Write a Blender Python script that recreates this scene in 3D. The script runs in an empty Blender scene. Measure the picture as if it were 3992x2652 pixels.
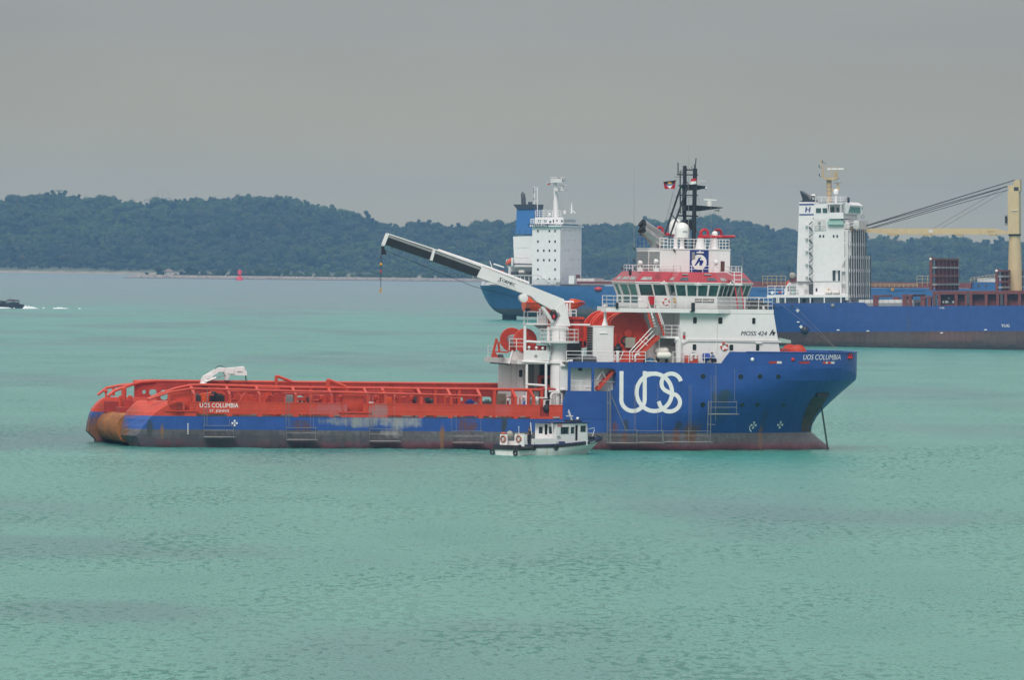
import bpy, bmesh, math, random
import numpy as np
from mathutils import Vector, Matrix, noise

random.seed(7)
rng = np.random.default_rng(7)
sc = bpy.context.scene
COL = sc.collection

# ------------------------------------------------------------------ camera
FS, CX, HY, ROLL, H = 25203.0, 1996.0, 1006.4, 0.0145, 18.4
cam_d = bpy.data.cameras.new('camera')
cam = bpy.data.objects.new('camera', cam_d)
COL.objects.link(cam)
cam.location = (0, 0, H)
cam.rotation_euler = (Matrix.Rotation(math.pi / 2, 3, 'X') @ Matrix.Rotation(ROLL, 3, 'Z')).to_euler()
cam_d.sensor_width = 36.0
cam_d.lens = 36.0 * FS / 3992.0
cam_d.shift_y = -(1326.0 - HY) / 3992.0
cam_d.clip_start = 1.0
cam_d.clip_end = 60000.0
sc.camera = cam

# ------------------------------------------------------------------ sky and sun (thin bright overcast)
SUN_EL, SUN_AZ = math.radians(42), math.radians(196)      # behind the camera, a little to the left
world = bpy.data.worlds.new('World')
sc.world = world
world.use_nodes = True
nt = world.node_tree
for n in list(nt.nodes):
    nt.nodes.remove(n)
W = nt.nodes.new
out = W('ShaderNodeOutputWorld')
bg = W('ShaderNodeBackground')
sky = W('ShaderNodeTexSky')
sky.sky_type = 'NISHITA'
sky.sun_disc = False
sky.sun_elevation = SUN_EL
sky.sun_rotation = SUN_AZ
sky.dust_density = 4.0
hsv = W('ShaderNodeHueSaturation')
hsv.inputs['Saturation'].default_value = 0.25
hsv.inputs['Value'].default_value = 0.10
tc = W('ShaderNodeTexCoord')
sep = W('ShaderNodeSeparateXYZ')
mr = W('ShaderNodeMapRange')
mr.inputs['From Min'].default_value = 0.0
mr.inputs['From Max'].default_value = 1.0
ramp = W('ShaderNodeValToRGB')
ramp.color_ramp.interpolation = 'EASE'
el = ramp.color_ramp.elements
ramp.color_ramp.interpolation = 'LINEAR'
SKYC = ((0.0, (3.8, 3.08, 1.62)), (0.012, (3.25, 2.78, 1.72)), (0.036, (2.62, 2.54, 2.25)), (0.16, (3.2, 3.2, 3.1)), (1.0, (10.2, 9.9, 10.1)))
for k in range(3): el.new(0.5)
for e, (pos, c) in zip(el, SKYC):
    e.position = pos; e.color = (*c, 1)
for e, (pos, c) in zip(el, SKYC):
    e.position = pos; e.color = (*c, 1)
cl_map = W('ShaderNodeMapping')
cl_map.inputs['Scale'].default_value = (3.0, 3.0, 9.0)
cl = W('ShaderNodeTexNoise')
cl.inputs['Scale'].default_value = 1.6
cl.inputs['Detail'].default_value = 5.0
cl_mr = W('ShaderNodeMapRange')
cl_mr.inputs['From Min'].default_value = 0.3
cl_mr.inputs['From Max'].default_value = 0.7
cl_mr.inputs['To Min'].default_value = 0.90
cl_mr.inputs['To Max'].default_value = 1.08
mul = W('ShaderNodeMix')
mul.data_type = 'RGBA'
mul.blend_type = 'MULTIPLY'
mul.inputs['Factor'].default_value = 1.0
mix = W('ShaderNodeMix')
mix.data_type = 'RGBA'
mix.inputs['Factor'].default_value = 0.88
L = nt.links.new
L(tc.outputs['Generated'], sep.inputs[0])
L(sep.outputs['Z'], mr.inputs['Value'])
L(mr.outputs[0], ramp.inputs[0])
L(tc.outputs['Generated'], cl_map.inputs[0])
L(cl_map.outputs[0], cl.inputs['Vector'])
L(cl.outputs[0], cl_mr.inputs['Value'])
L(ramp.outputs[0], mul.inputs['A'])
cl2_map = W('ShaderNodeMapping'); cl2_map.inputs['Scale'].default_value = (14.0, 14.0, 60.0)
cl2 = W('ShaderNodeTexNoise'); cl2.inputs['Scale'].default_value = 1.0; cl2.inputs['Detail'].default_value = 4.0
cl2_mr = W('ShaderNodeMapRange'); cl2_mr.inputs['From Min'].default_value = 0.3; cl2_mr.inputs['From Max'].default_value = 0.7; cl2_mr.inputs['To Min'].default_value = 0.975; cl2_mr.inputs['To Max'].default_value = 1.025
cl_mul = W('ShaderNodeMath'); cl_mul.operation = 'MULTIPLY'
L(tc.outputs['Generated'], cl2_map.inputs[0]); L(cl2_map.outputs[0], cl2.inputs['Vector']); L(cl2.outputs[0], cl2_mr.inputs['Value'])
L(cl_mr.outputs[0], cl_mul.inputs[0]); L(cl2_mr.outputs[0], cl_mul.inputs[1])
L(cl_mul.outputs[0], mul.inputs['B'])
L(sky.outputs[0], hsv.inputs['Color'])
L(hsv.outputs[0], mix.inputs['A'])
L(mul.outputs['Result'], mix.inputs['B'])
L(mix.outputs['Result'], bg.inputs['Color'])
bg.inputs['Strength'].default_value = 0.115
L(bg.outputs[0], out.inputs['Surface'])

sun_d = bpy.data.lights.new('sun', 'SUN')
sun_d.energy = 1.6
sun_d.angle = math.radians(25)
sun_d.color = (1.0, 0.97, 0.92)
sun = bpy.data.objects.new('sun', sun_d)
COL.objects.link(sun)
sd = Vector((math.sin(SUN_AZ) * math.cos(SUN_EL), math.cos(SUN_AZ) * math.cos(SUN_EL), math.sin(SUN_EL)))
sun.rotation_euler = (-sd).to_track_quat('-Z', 'Y').to_euler()

vs = sc.view_settings
sc.display_settings.display_device = 'sRGB'
vs.view_transform = 'Standard'
vs.look = 'None'
vs.exposure = 0.35
vs.gamma = 1.0
vs.use_curve_mapping = False
sc.cycles.volume_bounces = 1
sc.cycles.max_bounces = 6
sc.cycles.diffuse_bounces = 3

# ------------------------------------------------------------------ measuring helpers (photo point -> place)
def ray(p):
    dx, dy = p[0] - CX, p[1] - HY
    c, s = math.cos(ROLL), math.sin(ROLL)
    return Vector(((dx * c + dy * s) / FS, 1.0, -(-dx * s + dy * c) / FS))
def water(p):
    d = ray(p)
    return Vector((0, 0, H)) + d * (-H / d.z)
def at(p, Y):
    return Vector((0, 0, H)) + ray(p) * Y
def Zm(x0, y0, k):
    return lambda x, y: (x0 + x / k, y0 + y / k)
z1 = Zm(280, 1380, 2.6233); z2 = Zm(1100, 1400, 2.6233); z3 = Zm(1850, 1150, 3.1357); z4 = Zm(1850, 1600, 3.935)
z5 = Zm(2150, 1300, 3.2662); z6 = Zm(2350, 580, 2.6129); z7 = Zm(2300, 1040, 2.9513); z8 = Zm(2600, 1200, 2.7037)
z9 = Zm(1440, 880, 2.9513); za = Zm(1850, 660, 2.614); zb = Zm(2980, 600, 2.614); zc = Zm(3292, 660, 2.24)
zd = Zm(2900, 1050, 2.9513); ze = Zm(0, 700, 2.6233); zf = Zm(800, 700, 2.6233); zg = Zm(0, 1150, 5.9025)
zh = Zm(1900, 1160, 5.8075); zi = Zm(1900, 1380, 5.8075); zj = Zm(2380, 900, 7.84); zk = Zm(2650, 900, 7.84)
zl = Zm(2340, 1060, 7.84); zm = Zm(2640, 1060, 6.2132); zo = Zm(2080, 650, 6.819); zp = Zm(1860, 1080, 8.71)
dd = lambda x, y: (x * 1.6915, y * 1.6915)

class Frame:
    """a vessel's own axes: u aft->fore, v starboard(-)->port(+), w up from the waterline"""
    def __init__(s, O, yaw, trim=0.0):
        s.R = Matrix.Rotation(yaw, 3, 'Z') @ Matrix.Rotation(trim, 3, 'Y')
        s.O = Vector(O)
        s.Ri = s.R.transposed()
    def q(s, p, v=None, u=None, w=None):
        o = s.Ri @ (Vector((0, 0, H)) - s.O)
        d = s.Ri @ ray(p)
        if v is not None: t = (v - o.y) / d.y
        elif u is not None: t = (u - o.x) / d.x
        else: t = (w - o.z) / d.z
        return o + d * t
    def uw(s, p, v):
        r = s.q(p, v=v)
        return (r.x, r.z)

# ------------------------------------------------------------------ object helpers
def link(o, parent=None):
    COL.objects.link(o)
    if parent is not None:
        o.parent = parent
    return o
def tag(o, label=None, cat=None, group=None, kind=None):
    if label: o['label'] = label
    if cat: o['category'] = cat
    if group: o['group'] = group
    if kind: o['kind'] = kind
    return o
def empty(name, loc=(0, 0, 0), rot=None, parent=None):
    o = bpy.data.objects.new(name, None)
    o.location = loc
    if rot is not None: o.rotation_euler = rot
    o.empty_display_size = 0.5
    return link(o, parent)
def copy_tree(o, parent=None):
    c = o.copy()
    link(c, parent)
    for ch in list(o.children):
        copy_tree(ch, c)
    return c

def frame_empty(name, F):
    return empty(name, F.O, F.R.to_euler())

class MB:
    def __init__(s):
        s.v, s.f = [], []
    def add(s, vs, fs):
        b = len(s.v)
        s.v += [tuple(x) for x in vs]
        s.f += [tuple(i + b for i in f) for f in fs]
        return s
    def box(s, x0, y0, z0, x1, y1, z1):
        x0, x1 = min(x0, x1), max(x0, x1); y0, y1 = min(y0, y1), max(y0, y1); z0, z1 = min(z0, z1), max(z0, z1)
        return s.add([(x0, y0, z0), (x1, y0, z0), (x1, y1, z0), (x0, y1, z0), (x0, y0, z1), (x1, y0, z1), (x1, y1, z1), (x0, y1, z1)],
                     [(0, 3, 2, 1), (4, 5, 6, 7), (0, 1, 5, 4), (1, 2, 6, 5), (2, 3, 7, 6), (3, 0, 4, 7)])
    def loft(s, A, B, capA=True, capB=True):
        n = len(A)
        fs = [(i, (i + 1) % n, n + (i + 1) % n, n + i) for i in range(n)]
        if capA: fs.append(tuple(range(n - 1, -1, -1)))
        if capB: fs.append(tuple(range(n, 2 * n)))
        return s.add(list(A) + list(B), fs)
    def prism(s, poly, v0, v1):
        """poly in (u, w), spread across v"""
        return s.loft([(a, v0, b) for a, b in poly], [(a, v1, b) for a, b in poly])
    def plan(s, poly, w0, w1):
        """poly in (u, v), raised in w"""
        return s.loft([(a, b, w0) for a, b in poly], [(a, b, w1) for a, b in poly])
    def quad(s, a, b, c, d):
        return s.add([a, b, c, d], [(0, 1, 2, 3)])
    def tube(s, pts, r, n=8, caps=True):
        pts = [Vector(p) for p in pts]
        rs = r if isinstance(r, (list, tuple)) else [r] * len(pts)
        rings = []
        up = None
        for i, p in enumerate(pts):
            t = (pts[min(i + 1, len(pts) - 1)] - pts[max(i - 1, 0)])
            if t.length < 1e-9: t = Vector((0, 0, 1))
            t.normalize()
            if up is None:
                up = Vector((0, 0, 1)) if abs(t.z) < 0.9 else Vector((1, 0, 0))
            a = t.cross(up)
            if a.length < 1e-4:
                a = t.cross(Vector((0.3, 1, 0.2)))
            a.normalize()
            b = a.cross(t).normalized()
            up = b
            rings.append([p + (a * math.cos(k * 2 * math.pi / n) + b * math.sin(k * 2 * math.pi / n)) * rs[i] for k in range(n)])
        vs = [x for rg in rings for x in rg]
        fs = []
        for i in range(len(pts) - 1):
            for k in range(n):
                fs.append((i * n + k, i * n + (k + 1) % n, (i + 1) * n + (k + 1) % n, (i + 1) * n + k))
        if caps:
            fs.append(tuple(range(n - 1, -1, -1)))
            fs.append(tuple((len(pts) - 1) * n + k for k in range(n)))
        return s.add(vs, fs)
    def bar(s, a, b, w, h=None):
        """square bar from a to b"""
        h = h or w
        a, b = Vector(a), Vector(b)
        t = (b - a).normalized()
        up = Vector((0, 0, 1)) if abs(t.z) < 0.95 else Vector((1, 0, 0))
        x = t.cross(up).normalized() * (w / 2)
        y = x.cross(t).normalized() * (h / 2)
        return s.loft([a - x - y, a + x - y, a + x + y, a - x + y], [b - x - y, b + x - y, b + x + y, b - x + y])
    def ball(s, c, r, n=12, m=8, sz=1.0, zmin=-1.0):
        c = Vector(c)
        vs, fs = [], []
        for j in range(m + 1):
            ph = -math.pi / 2 + math.pi * j / m
            zz = max(math.sin(ph), zmin)
            for k in range(n):
                th = 2 * math.pi * k / n
                vs.append(c + Vector((math.cos(ph) * math.cos(th) * r, math.cos(ph) * math.sin(th) * r, zz * r * sz)))
        for j in range(m):
            for k in range(n):
                fs.append((j * n + k, j * n + (k + 1) % n, (j + 1) * n + (k + 1) % n, (j + 1) * n + k))
        return s.add(vs, fs)
    def lathe(s, c, prof, n=24, axis='z'):
        """prof: (radius, height) pairs"""
        c = Vector(c)
        vs, fs = [], []
        for r, h in prof:
            for k in range(n):
                th = 2 * math.pi * k / n
                a, b = r * math.cos(th), r * math.sin(th)
                vs.append(c + (Vector((a, b, h)) if axis == 'z' else Vector((a, h, b)) if axis == 'y' else Vector((h, a, b))))
        m = len(prof)
        for j in range(m - 1):
            for k in range(n):
                fs.append((j * n + k, j * n + (k + 1) % n, (j + 1) * n + (k + 1) % n, (j + 1) * n + k))
        fs.append(tuple(range(n - 1, -1, -1)))
        fs.append(tuple((m - 1) * n + k for k in range(n)))
        return s.add(vs, fs)
    def torus(s, c, R, r, axis='y', n=24, m=8):
        c = Vector(c)
        vs, fs = [], []
        for i in range(n):
            th = 2 * math.pi * i / n
            for k in range(m):
                ph = 2 * math.pi * k / m
                q = R + r * math.cos(ph)
                a, b, h = q * math.cos(th), q * math.sin(th), r * math.sin(ph)
                vs.append(c + (Vector((a, b, h)) if axis == 'z' else Vector((a, h, b)) if axis == 'y' else Vector((h, a, b))))
        for i in range(n):
            for k in range(m):
                fs.append((i * m + k, i * m + (k + 1) % m, ((i + 1) % n) * m + (k + 1) % m, ((i + 1) % n) * m + k))
        return s.add(vs, fs)
    def panel(s, A, B, C, D, ops=(), depth=0.08, nrm=None):
        """wall face A,B,C,D (bottom left, bottom right, top right, top left) with openings (s0,t0,s1,t1) that have reveals"""
        A, B, C, D = map(Vector, (A, B, C, D))
        P = lambda a, b: (A * (1 - a) + B * a) * (1 - b) + (D * (1 - a) + C * a) * b
        if nrm is None: nrm = (B - A).cross(D - A).normalized()
        nrm = Vector(nrm)
        ss = sorted({0.0, 1.0, *[o[0] for o in ops], *[o[2] for o in ops]})
        ts = sorted({0.0, 1.0, *[o[1] for o in ops], *[o[3] for o in ops]})
        for i in range(len(ss) - 1):
            for j in range(len(ts) - 1):
                a, b = (ss[i] + ss[i + 1]) / 2, (ts[j] + ts[j + 1]) / 2
                if any(o[0] < a < o[2] and o[1] < b < o[3] for o in ops): continue
                s.quad(P(ss[i], ts[j]), P(ss[i + 1], ts[j]), P(ss[i + 1], ts[j + 1]), P(ss[i], ts[j + 1]))
        for o in ops:
            c = [P(o[0], o[1]), P(o[2], o[1]), P(o[2], o[3]), P(o[0], o[3])]
            for k in range(4):
                a, b = c[k], c[(k + 1) % 4]
                s.quad(a, a - nrm * depth, b - nrm * depth, b)
        return s
    def mirror(s):
        b = len(s.v); nf = list(s.f)
        s.v += [(x, -y, z) for x, y, z in s.v]
        s.f += [tuple(i + b for i in reversed(f)) for f in nf]
        return s
    def build(s, name, mat, parent=None, smooth=False, label=None, fix=True):
        me = bpy.data.meshes.new(name)
        me.from_pydata(s.v, [], s.f)
        if fix:
            bm = bmesh.new(); bm.from_mesh(me)
            bmesh.ops.recalc_face_normals(bm, faces=bm.faces)
            bm.to_mesh(me); bm.free()
        if smooth:
            me.polygons.foreach_set('use_smooth', [True] * len(me.polygons))
            try: me.set_sharp_from_angle(angle=math.radians(40))
            except Exception: pass
        me.materials.append(mat)
        o = bpy.data.objects.new(name, me)
        if label: o['label'] = label
        return link(o, parent)

def pane(A, B, C, D, op, depth, name, mat, parent, nrm=None, thick=0.02):
    A, B, C, D = map(Vector, (A, B, C, D))
    P = lambda a, b: (A * (1 - a) + B * a) * (1 - b) + (D * (1 - a) + C * a) * b
    if nrm is None: nrm = (B - A).cross(D - A).normalized()
    nrm = Vector(nrm)
    c = [P(op[0], op[1]), P(op[2], op[1]), P(op[2], op[3]), P(op[0], op[3])]
    m = MB()
    m.loft([x - nrm * (depth - 0.012 + thick) for x in c], [x - nrm * (depth - 0.012) for x in c])
    return m.build(name, mat, parent)

def rail(m, pts, h=1.0, nr=3, step=1.4, r=0.03, closed=False):
    """guard rail: posts and rails along a path of deck points"""
    pts = [Vector(p) for p in pts]
    if closed: pts = pts + [pts[0]]
    for k in range(nr):
        zz = h * (k + 1) / nr
        m.tube([p + Vector((0, 0, zz)) for p in pts], r if k == nr - 1 else r * 0.8, 6)
    for a, b in zip(pts[:-1], pts[1:]):
        n = max(1, round((b - a).length / step))
        for i in range(n + 1):
            p = a.lerp(b, i / n)
            m.tube([p, p + Vector((0, 0, h))], r, 6)
    return m

def textmesh(txt, size, shear=0.0, xs=1.0, bold=0.0):
    cu = bpy.data.curves.new('t', 'FONT')
    cu.body = txt
    cu.size = size
    cu.shear = shear
    cu.offset = bold
    cu.align_x = 'CENTER'
    cu.align_y = 'CENTER'
    cu.resolution_u = 3
    o = bpy.data.objects.new('t', cu)
    COL.objects.link(o)
    dg = bpy.context.evaluated_depsgraph_get()
    me = bpy.data.meshes.new_from_object(o.evaluated_get(dg))
    vs = [(v.co.x * xs, v.co.y) for v in me.vertices]
    fs = [tuple(p.vertices) for p in me.polygons]
    bpy.data.objects.remove(o); bpy.data.curves.remove(cu); bpy.data.meshes.remove(me)
    return vs, fs
def lettering(txt, center, X, Yv, height, width=None, mat=None, parent=None, shear=0.0, bold=0.0, fn=None, name='lettering', squeeze=1.0):
    """flat painted letters: center, X axis, Y axis (3-D); scaled to the wanted cap height and width"""
    vs, fs = textmesh(txt, 1.0, shear, 1.0, 0.0)
    x0, x1 = min(v[0] for v in vs), max(v[0] for v in vs)
    y0, y1 = min(v[1] for v in vs), max(v[1] for v in vs)
    k = height / (y1 - y0)
    kx = width / (x1 - x0) if width else k * squeeze
    X, Yv, c = Vector(X), Vector(Yv), Vector(center)
    pts = [c + X * ((v[0] - (x0 + x1) / 2) * kx) + Yv * ((v[1] - (y0 + y1) / 2) * k) for v in vs]
    if fn: pts = [fn(p) for p in pts]
    m = MB(); m.add(pts, fs)
    if bold:                                    # heavier strokes: the same letters again, a hair to the side and proud of the first
        nn = X.cross(Yv).normalized() * 0.004
        m.add([p + X * (bold * 1.6 * kx) + nn for p in pts], fs)
    return m.build(name, mat, parent, fix=False)

# ------------------------------------------------------------------ materials
def newmat(name):
    m = bpy.data.materials.new(name)
    m.use_nodes = True
    t = m.node_tree
    b = t.nodes['Principled BSDF']
    return m, t, b, t.nodes.new, t.links.new
def rgb(c): return (c[0], c[1], c[2], 1.0)
def mixnode(t, fac, a, b, mode='MIX'):
    m = t.nodes.new('ShaderNodeMix'); m.data_type = 'RGBA'; m.blend_type = mode
    for k, x in (('Factor', fac), ('A', a), ('B', b)):
        if isinstance(x, bpy.types.NodeSocket): t.links.new(x, m.inputs[k])
        elif isinstance(x, (tuple, list)): m.inputs[k].default_value = rgb(x)
        else: m.inputs[k].default_value = x
    return m.outputs['Result']
def mapr(t, val, a, b, c=0.0, d=1.0, smooth=False):
    m = t.nodes.new('ShaderNodeMapRange')
    if smooth: m.interpolation_type = 'SMOOTHSTEP'
    t.links.new(val, m.inputs['Value'])
    for k, x in zip(('From Min', 'From Max', 'To Min', 'To Max'), (a, b, c, d)): m.inputs[k].default_value = x
    return m.outputs[0]
def math_(t, op, a, b=0.0):
    m = t.nodes.new('ShaderNodeMath'); m.operation = op
    for i, x in enumerate((a, b)):
        if isinstance(x, bpy.types.NodeSocket): t.links.new(x, m.inputs[i])
        else: m.inputs[i].default_value = x
    return m.outputs[0]
def noise_(t, vec, scale, detail=4.0, rough=0.55, sv=None):
    if sv is not None:
        mp = t.nodes.new('ShaderNodeMapping'); mp.inputs['Scale'].default_value = sv
        t.links.new(vec, mp.inputs[0]); vec = mp.outputs[0]
    n = t.nodes.new('ShaderNodeTexNoise')
    n.inputs['Scale'].default_value = scale; n.inputs['Detail'].default_value = detail; n.inputs['Roughness'].default_value = rough
    t.links.new(vec, n.inputs['Vector'])
    return n.outputs[0]
def objcoord(t):
    n = t.nodes.new('ShaderNodeTexCoord')
    return n.outputs['Object']
def bump_(t, h, dist=0.02, strength=0.5):
    b = t.nodes.new('ShaderNodeBump'); b.inputs['Distance'].default_value = dist; b.inputs['Strength'].default_value = strength
    t.links.new(h, b.inputs['Height'])
    return b.outputs[0]
def paint(name, col, rough=0.45, var=0.12, dirt=(0.25, 0.17, 0.10), dirt_amt=0.25, metal=0.0, spec=0.5):
    """weathered ship's paint: uneven tone, vertical run marks, a little grime"""
    m, t, b, N, Lk = newmat(name)
    oc = objcoord(t)
    n1 = noise_(t, oc, 0.9, 5)
    dark = tuple(x * (1 - var) for x in col); lite = tuple(min(1, x * (1 + var * 0.6) + var * 0.02) for x in col)
    c = mixnode(t, mapr(t, n1, 0.3, 0.7), dark, lite)
    n2 = noise_(t, oc, 1.0, 6, 0.65, (3.0, 3.0, 0.35))
    c = mixnode(t, mapr(t, n2, 0.55, 0.78, 0.0, dirt_amt), c, dirt)
    Lk(c, b.inputs['Base Color'])
    b.inputs['Roughness'].default_value = rough
    b.inputs['Metallic'].default_value = metal
    b.inputs['Specular IOR Level'].default_value = spec
    n3 = noise_(t, oc, 1.3, 3)
    Lk(bump_(t, n3, 0.03, 0.25), b.inputs['Normal'])
    return m
M = {}
M['white'] = paint('white_paint', (0.78, 0.755, 0.755), 0.4, 0.05, (0.38, 0.30, 0.22), 0.16)
M['offwhite'] = paint('old_white_paint', (0.65, 0.62, 0.605), 0.5, 0.08, (0.30, 0.22, 0.15), 0.3)
M['red'] = paint('orange_red_paint', (0.56, 0.055, 0.024), 0.42, 0.16, (0.34, 0.10, 0.06), 0.45)
M['redshade'] = paint('shaded_red_paint', (0.40, 0.030, 0.018), 0.5, 0.25, (0.18, 0.06, 0.04), 0.5)  # the same red, with the shade of the inboard side put into its colour
M['reddark'] = paint('old_red_paint', (0.36, 0.03, 0.022), 0.5, 0.2, (0.16, 0.05, 0.03), 0.4)
M['roofred'] = paint('roof_red_paint', (0.38, 0.026, 0.042), 0.3, 0.12, (0.6, 0.16, 0.15), 0.35)
M['monitor'] = paint('fire_red_paint', (0.50, 0.018, 0.03), 0.35, 0.08, (0.3, 0.03, 0.03), 0.2)
M['blue'] = paint('hull_blue_paint', (0.020, 0.075, 0.285), 0.4, 0.08, (0.02, 0.05, 0.15), 0.3)
M['logoblue'] = paint('logo_blue_paint', (0.012, 0.035, 0.21), 0.4, 0.08)
M['black'] = paint('black_paint', (0.012, 0.014, 0.02), 0.45, 0.2, (0.05, 0.045, 0.04), 0.2)
M['mast'] = paint('mast_black_paint', (0.012, 0.016, 0.026), 0.45, 0.15, (0.04, 0.04, 0.05), 0.2)
M['steel'] = paint('galvanised_tube', (0.27, 0.27, 0.27), 0.4, 0.25, (0.2, 0.17, 0.13), 0.5, metal=0.6)
M['darksteel'] = paint('dark_steel', (0.06, 0.062, 0.066), 0.5, 0.3, (0.13, 0.08, 0.05), 0.4)
M['exhaust'] = paint('exhaust_steel', (0.36, 0.36, 0.36), 0.3, 0.25, (0.12, 0.10, 0.09), 0.5, metal=0.7)
M['grey'] = paint('grey_paint', (0.26, 0.265, 0.27), 0.5, 0.15, (0.15, 0.12, 0.1), 0.3)
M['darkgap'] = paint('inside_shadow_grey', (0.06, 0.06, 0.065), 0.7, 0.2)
M['deck'] = paint('deck_planking', (0.12, 0.10, 0.08), 0.8, 0.3, (0.2, 0.11, 0.06), 0.4)
M['deckgreen'] = paint('deck_coating', (0.10, 0.13, 0.11), 0.7, 0.2, (0.2, 0.12, 0.08), 0.4)
M['orange'] = paint('lifeboat_orange', (0.72, 0.095, 0.02), 0.35, 0.12, (0.5, 0.05, 0.02), 0.3)
M['letter'] = paint('white_lettering', (0.78, 0.79, 0.78), 0.5, 0.06, (0.45, 0.4, 0.35), 0.2)
M['ink'] = paint('dark_lettering', (0.02, 0.024, 0.04), 0.5, 0.1)
M['cream'] = paint('crane_cream_paint', (0.56, 0.44, 0.25), 0.5, 0.08, (0.35, 0.22, 0.12), 0.3)
M['buff'] = paint('mast_buff_paint', (0.50, 0.37, 0.20), 0.5, 0.12, (0.25, 0.15, 0.08), 0.4)
M['maroon'] = paint('lashing_maroon', (0.165, 0.036, 0.032), 0.6, 0.25, (0.07, 0.03, 0.025), 0.5)
M['rope'] = paint('old_rope', (0.16, 0.12, 0.08), 0.9, 0.4)
M['rubber'] = paint('tyre_rubber', (0.018, 0.018, 0.02), 0.8, 0.3)
M['yellow'] = paint('yellow_paint', (0.62, 0.30, 0.02), 0.5, 0.15)
M['tarp'] = paint('blue_tarpaulin', (0.015, 0.12, 0.24), 0.6, 0.3)
M['canvas'] = paint('grey_canvas', (0.34, 0.32, 0.27), 0.8, 0.15)
M['bluebarrel'] = paint('blue_plastic', (0.02, 0.06, 0.36), 0.4, 0.1)
M['brownplate'] = paint('brown_board', (0.10, 0.045, 0.03), 0.5, 0.1)
M['skin'] = paint('skin', (0.30, 0.17, 0.11), 0.6, 0.05)
M['cloth_dark'] = paint('dark_cloth', (0.02, 0.022, 0.035), 0.9, 0.2)
M['cloth_blue'] = paint('blue_cloth', (0.09, 0.2, 0.42), 0.9, 0.1)
M['raft'] = paint('raft_white_shell', (0.76, 0.72, 0.66), 0.4, 0.06, (0.6, 0.4, 0.25), 0.3)
M['radome'] = paint('radome_white', (0.80, 0.80, 0.78), 0.3, 0.03, (0.5, 0.45, 0.4), 0.1)
M['buoyred'] = paint('buoy_red', (0.75, 0.03, 0.05), 0.5, 0.08)
M['palegreen'] = paint('pale_green_paint', (0.35, 0.52, 0.46), 0.5, 0.05)
M['boatblue'] = paint('launch_blue_paint', (0.02, 0.035, 0.14), 0.45, 0.2, (0.02, 0.02, 0.03), 0.4)
M['boatblack'] = paint('workboat_dark_paint', (0.016, 0.017, 0.028), 0.55, 0.2, (0.05, 0.03, 0.03), 0.3)

def glassmat(name, col, rough=0.06, spec=0.7):
    m, t, b, N, Lk = newmat(name)
    oc = objcoord(t)
    n = noise_(t, oc, 1.7, 3)
    c = mixnode(t, mapr(t, n, 0.35, 0.7), tuple(x * 0.45 for x in col), col)
    Lk(c, b.inputs['Base Color'])
    b.inputs['Roughness'].default_value = rough
    b.inputs['Specular IOR Level'].default_value = spec
    b.inputs['IOR'].default_value = 1.5
    return m
M['glass'] = glassmat('bridge_glass', (0.05, 0.12, 0.115))
M['glassdark'] = glassmat('dark_glass', (0.012, 0.022, 0.026))
M['skylight'] = glassmat('sky_window_glass', (0.42, 0.44, 0.42), 0.25, 1.0)
M['glassgrey'] = glassmat('grey_blue_glass', (0.07, 0.10, 0.13))

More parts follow.
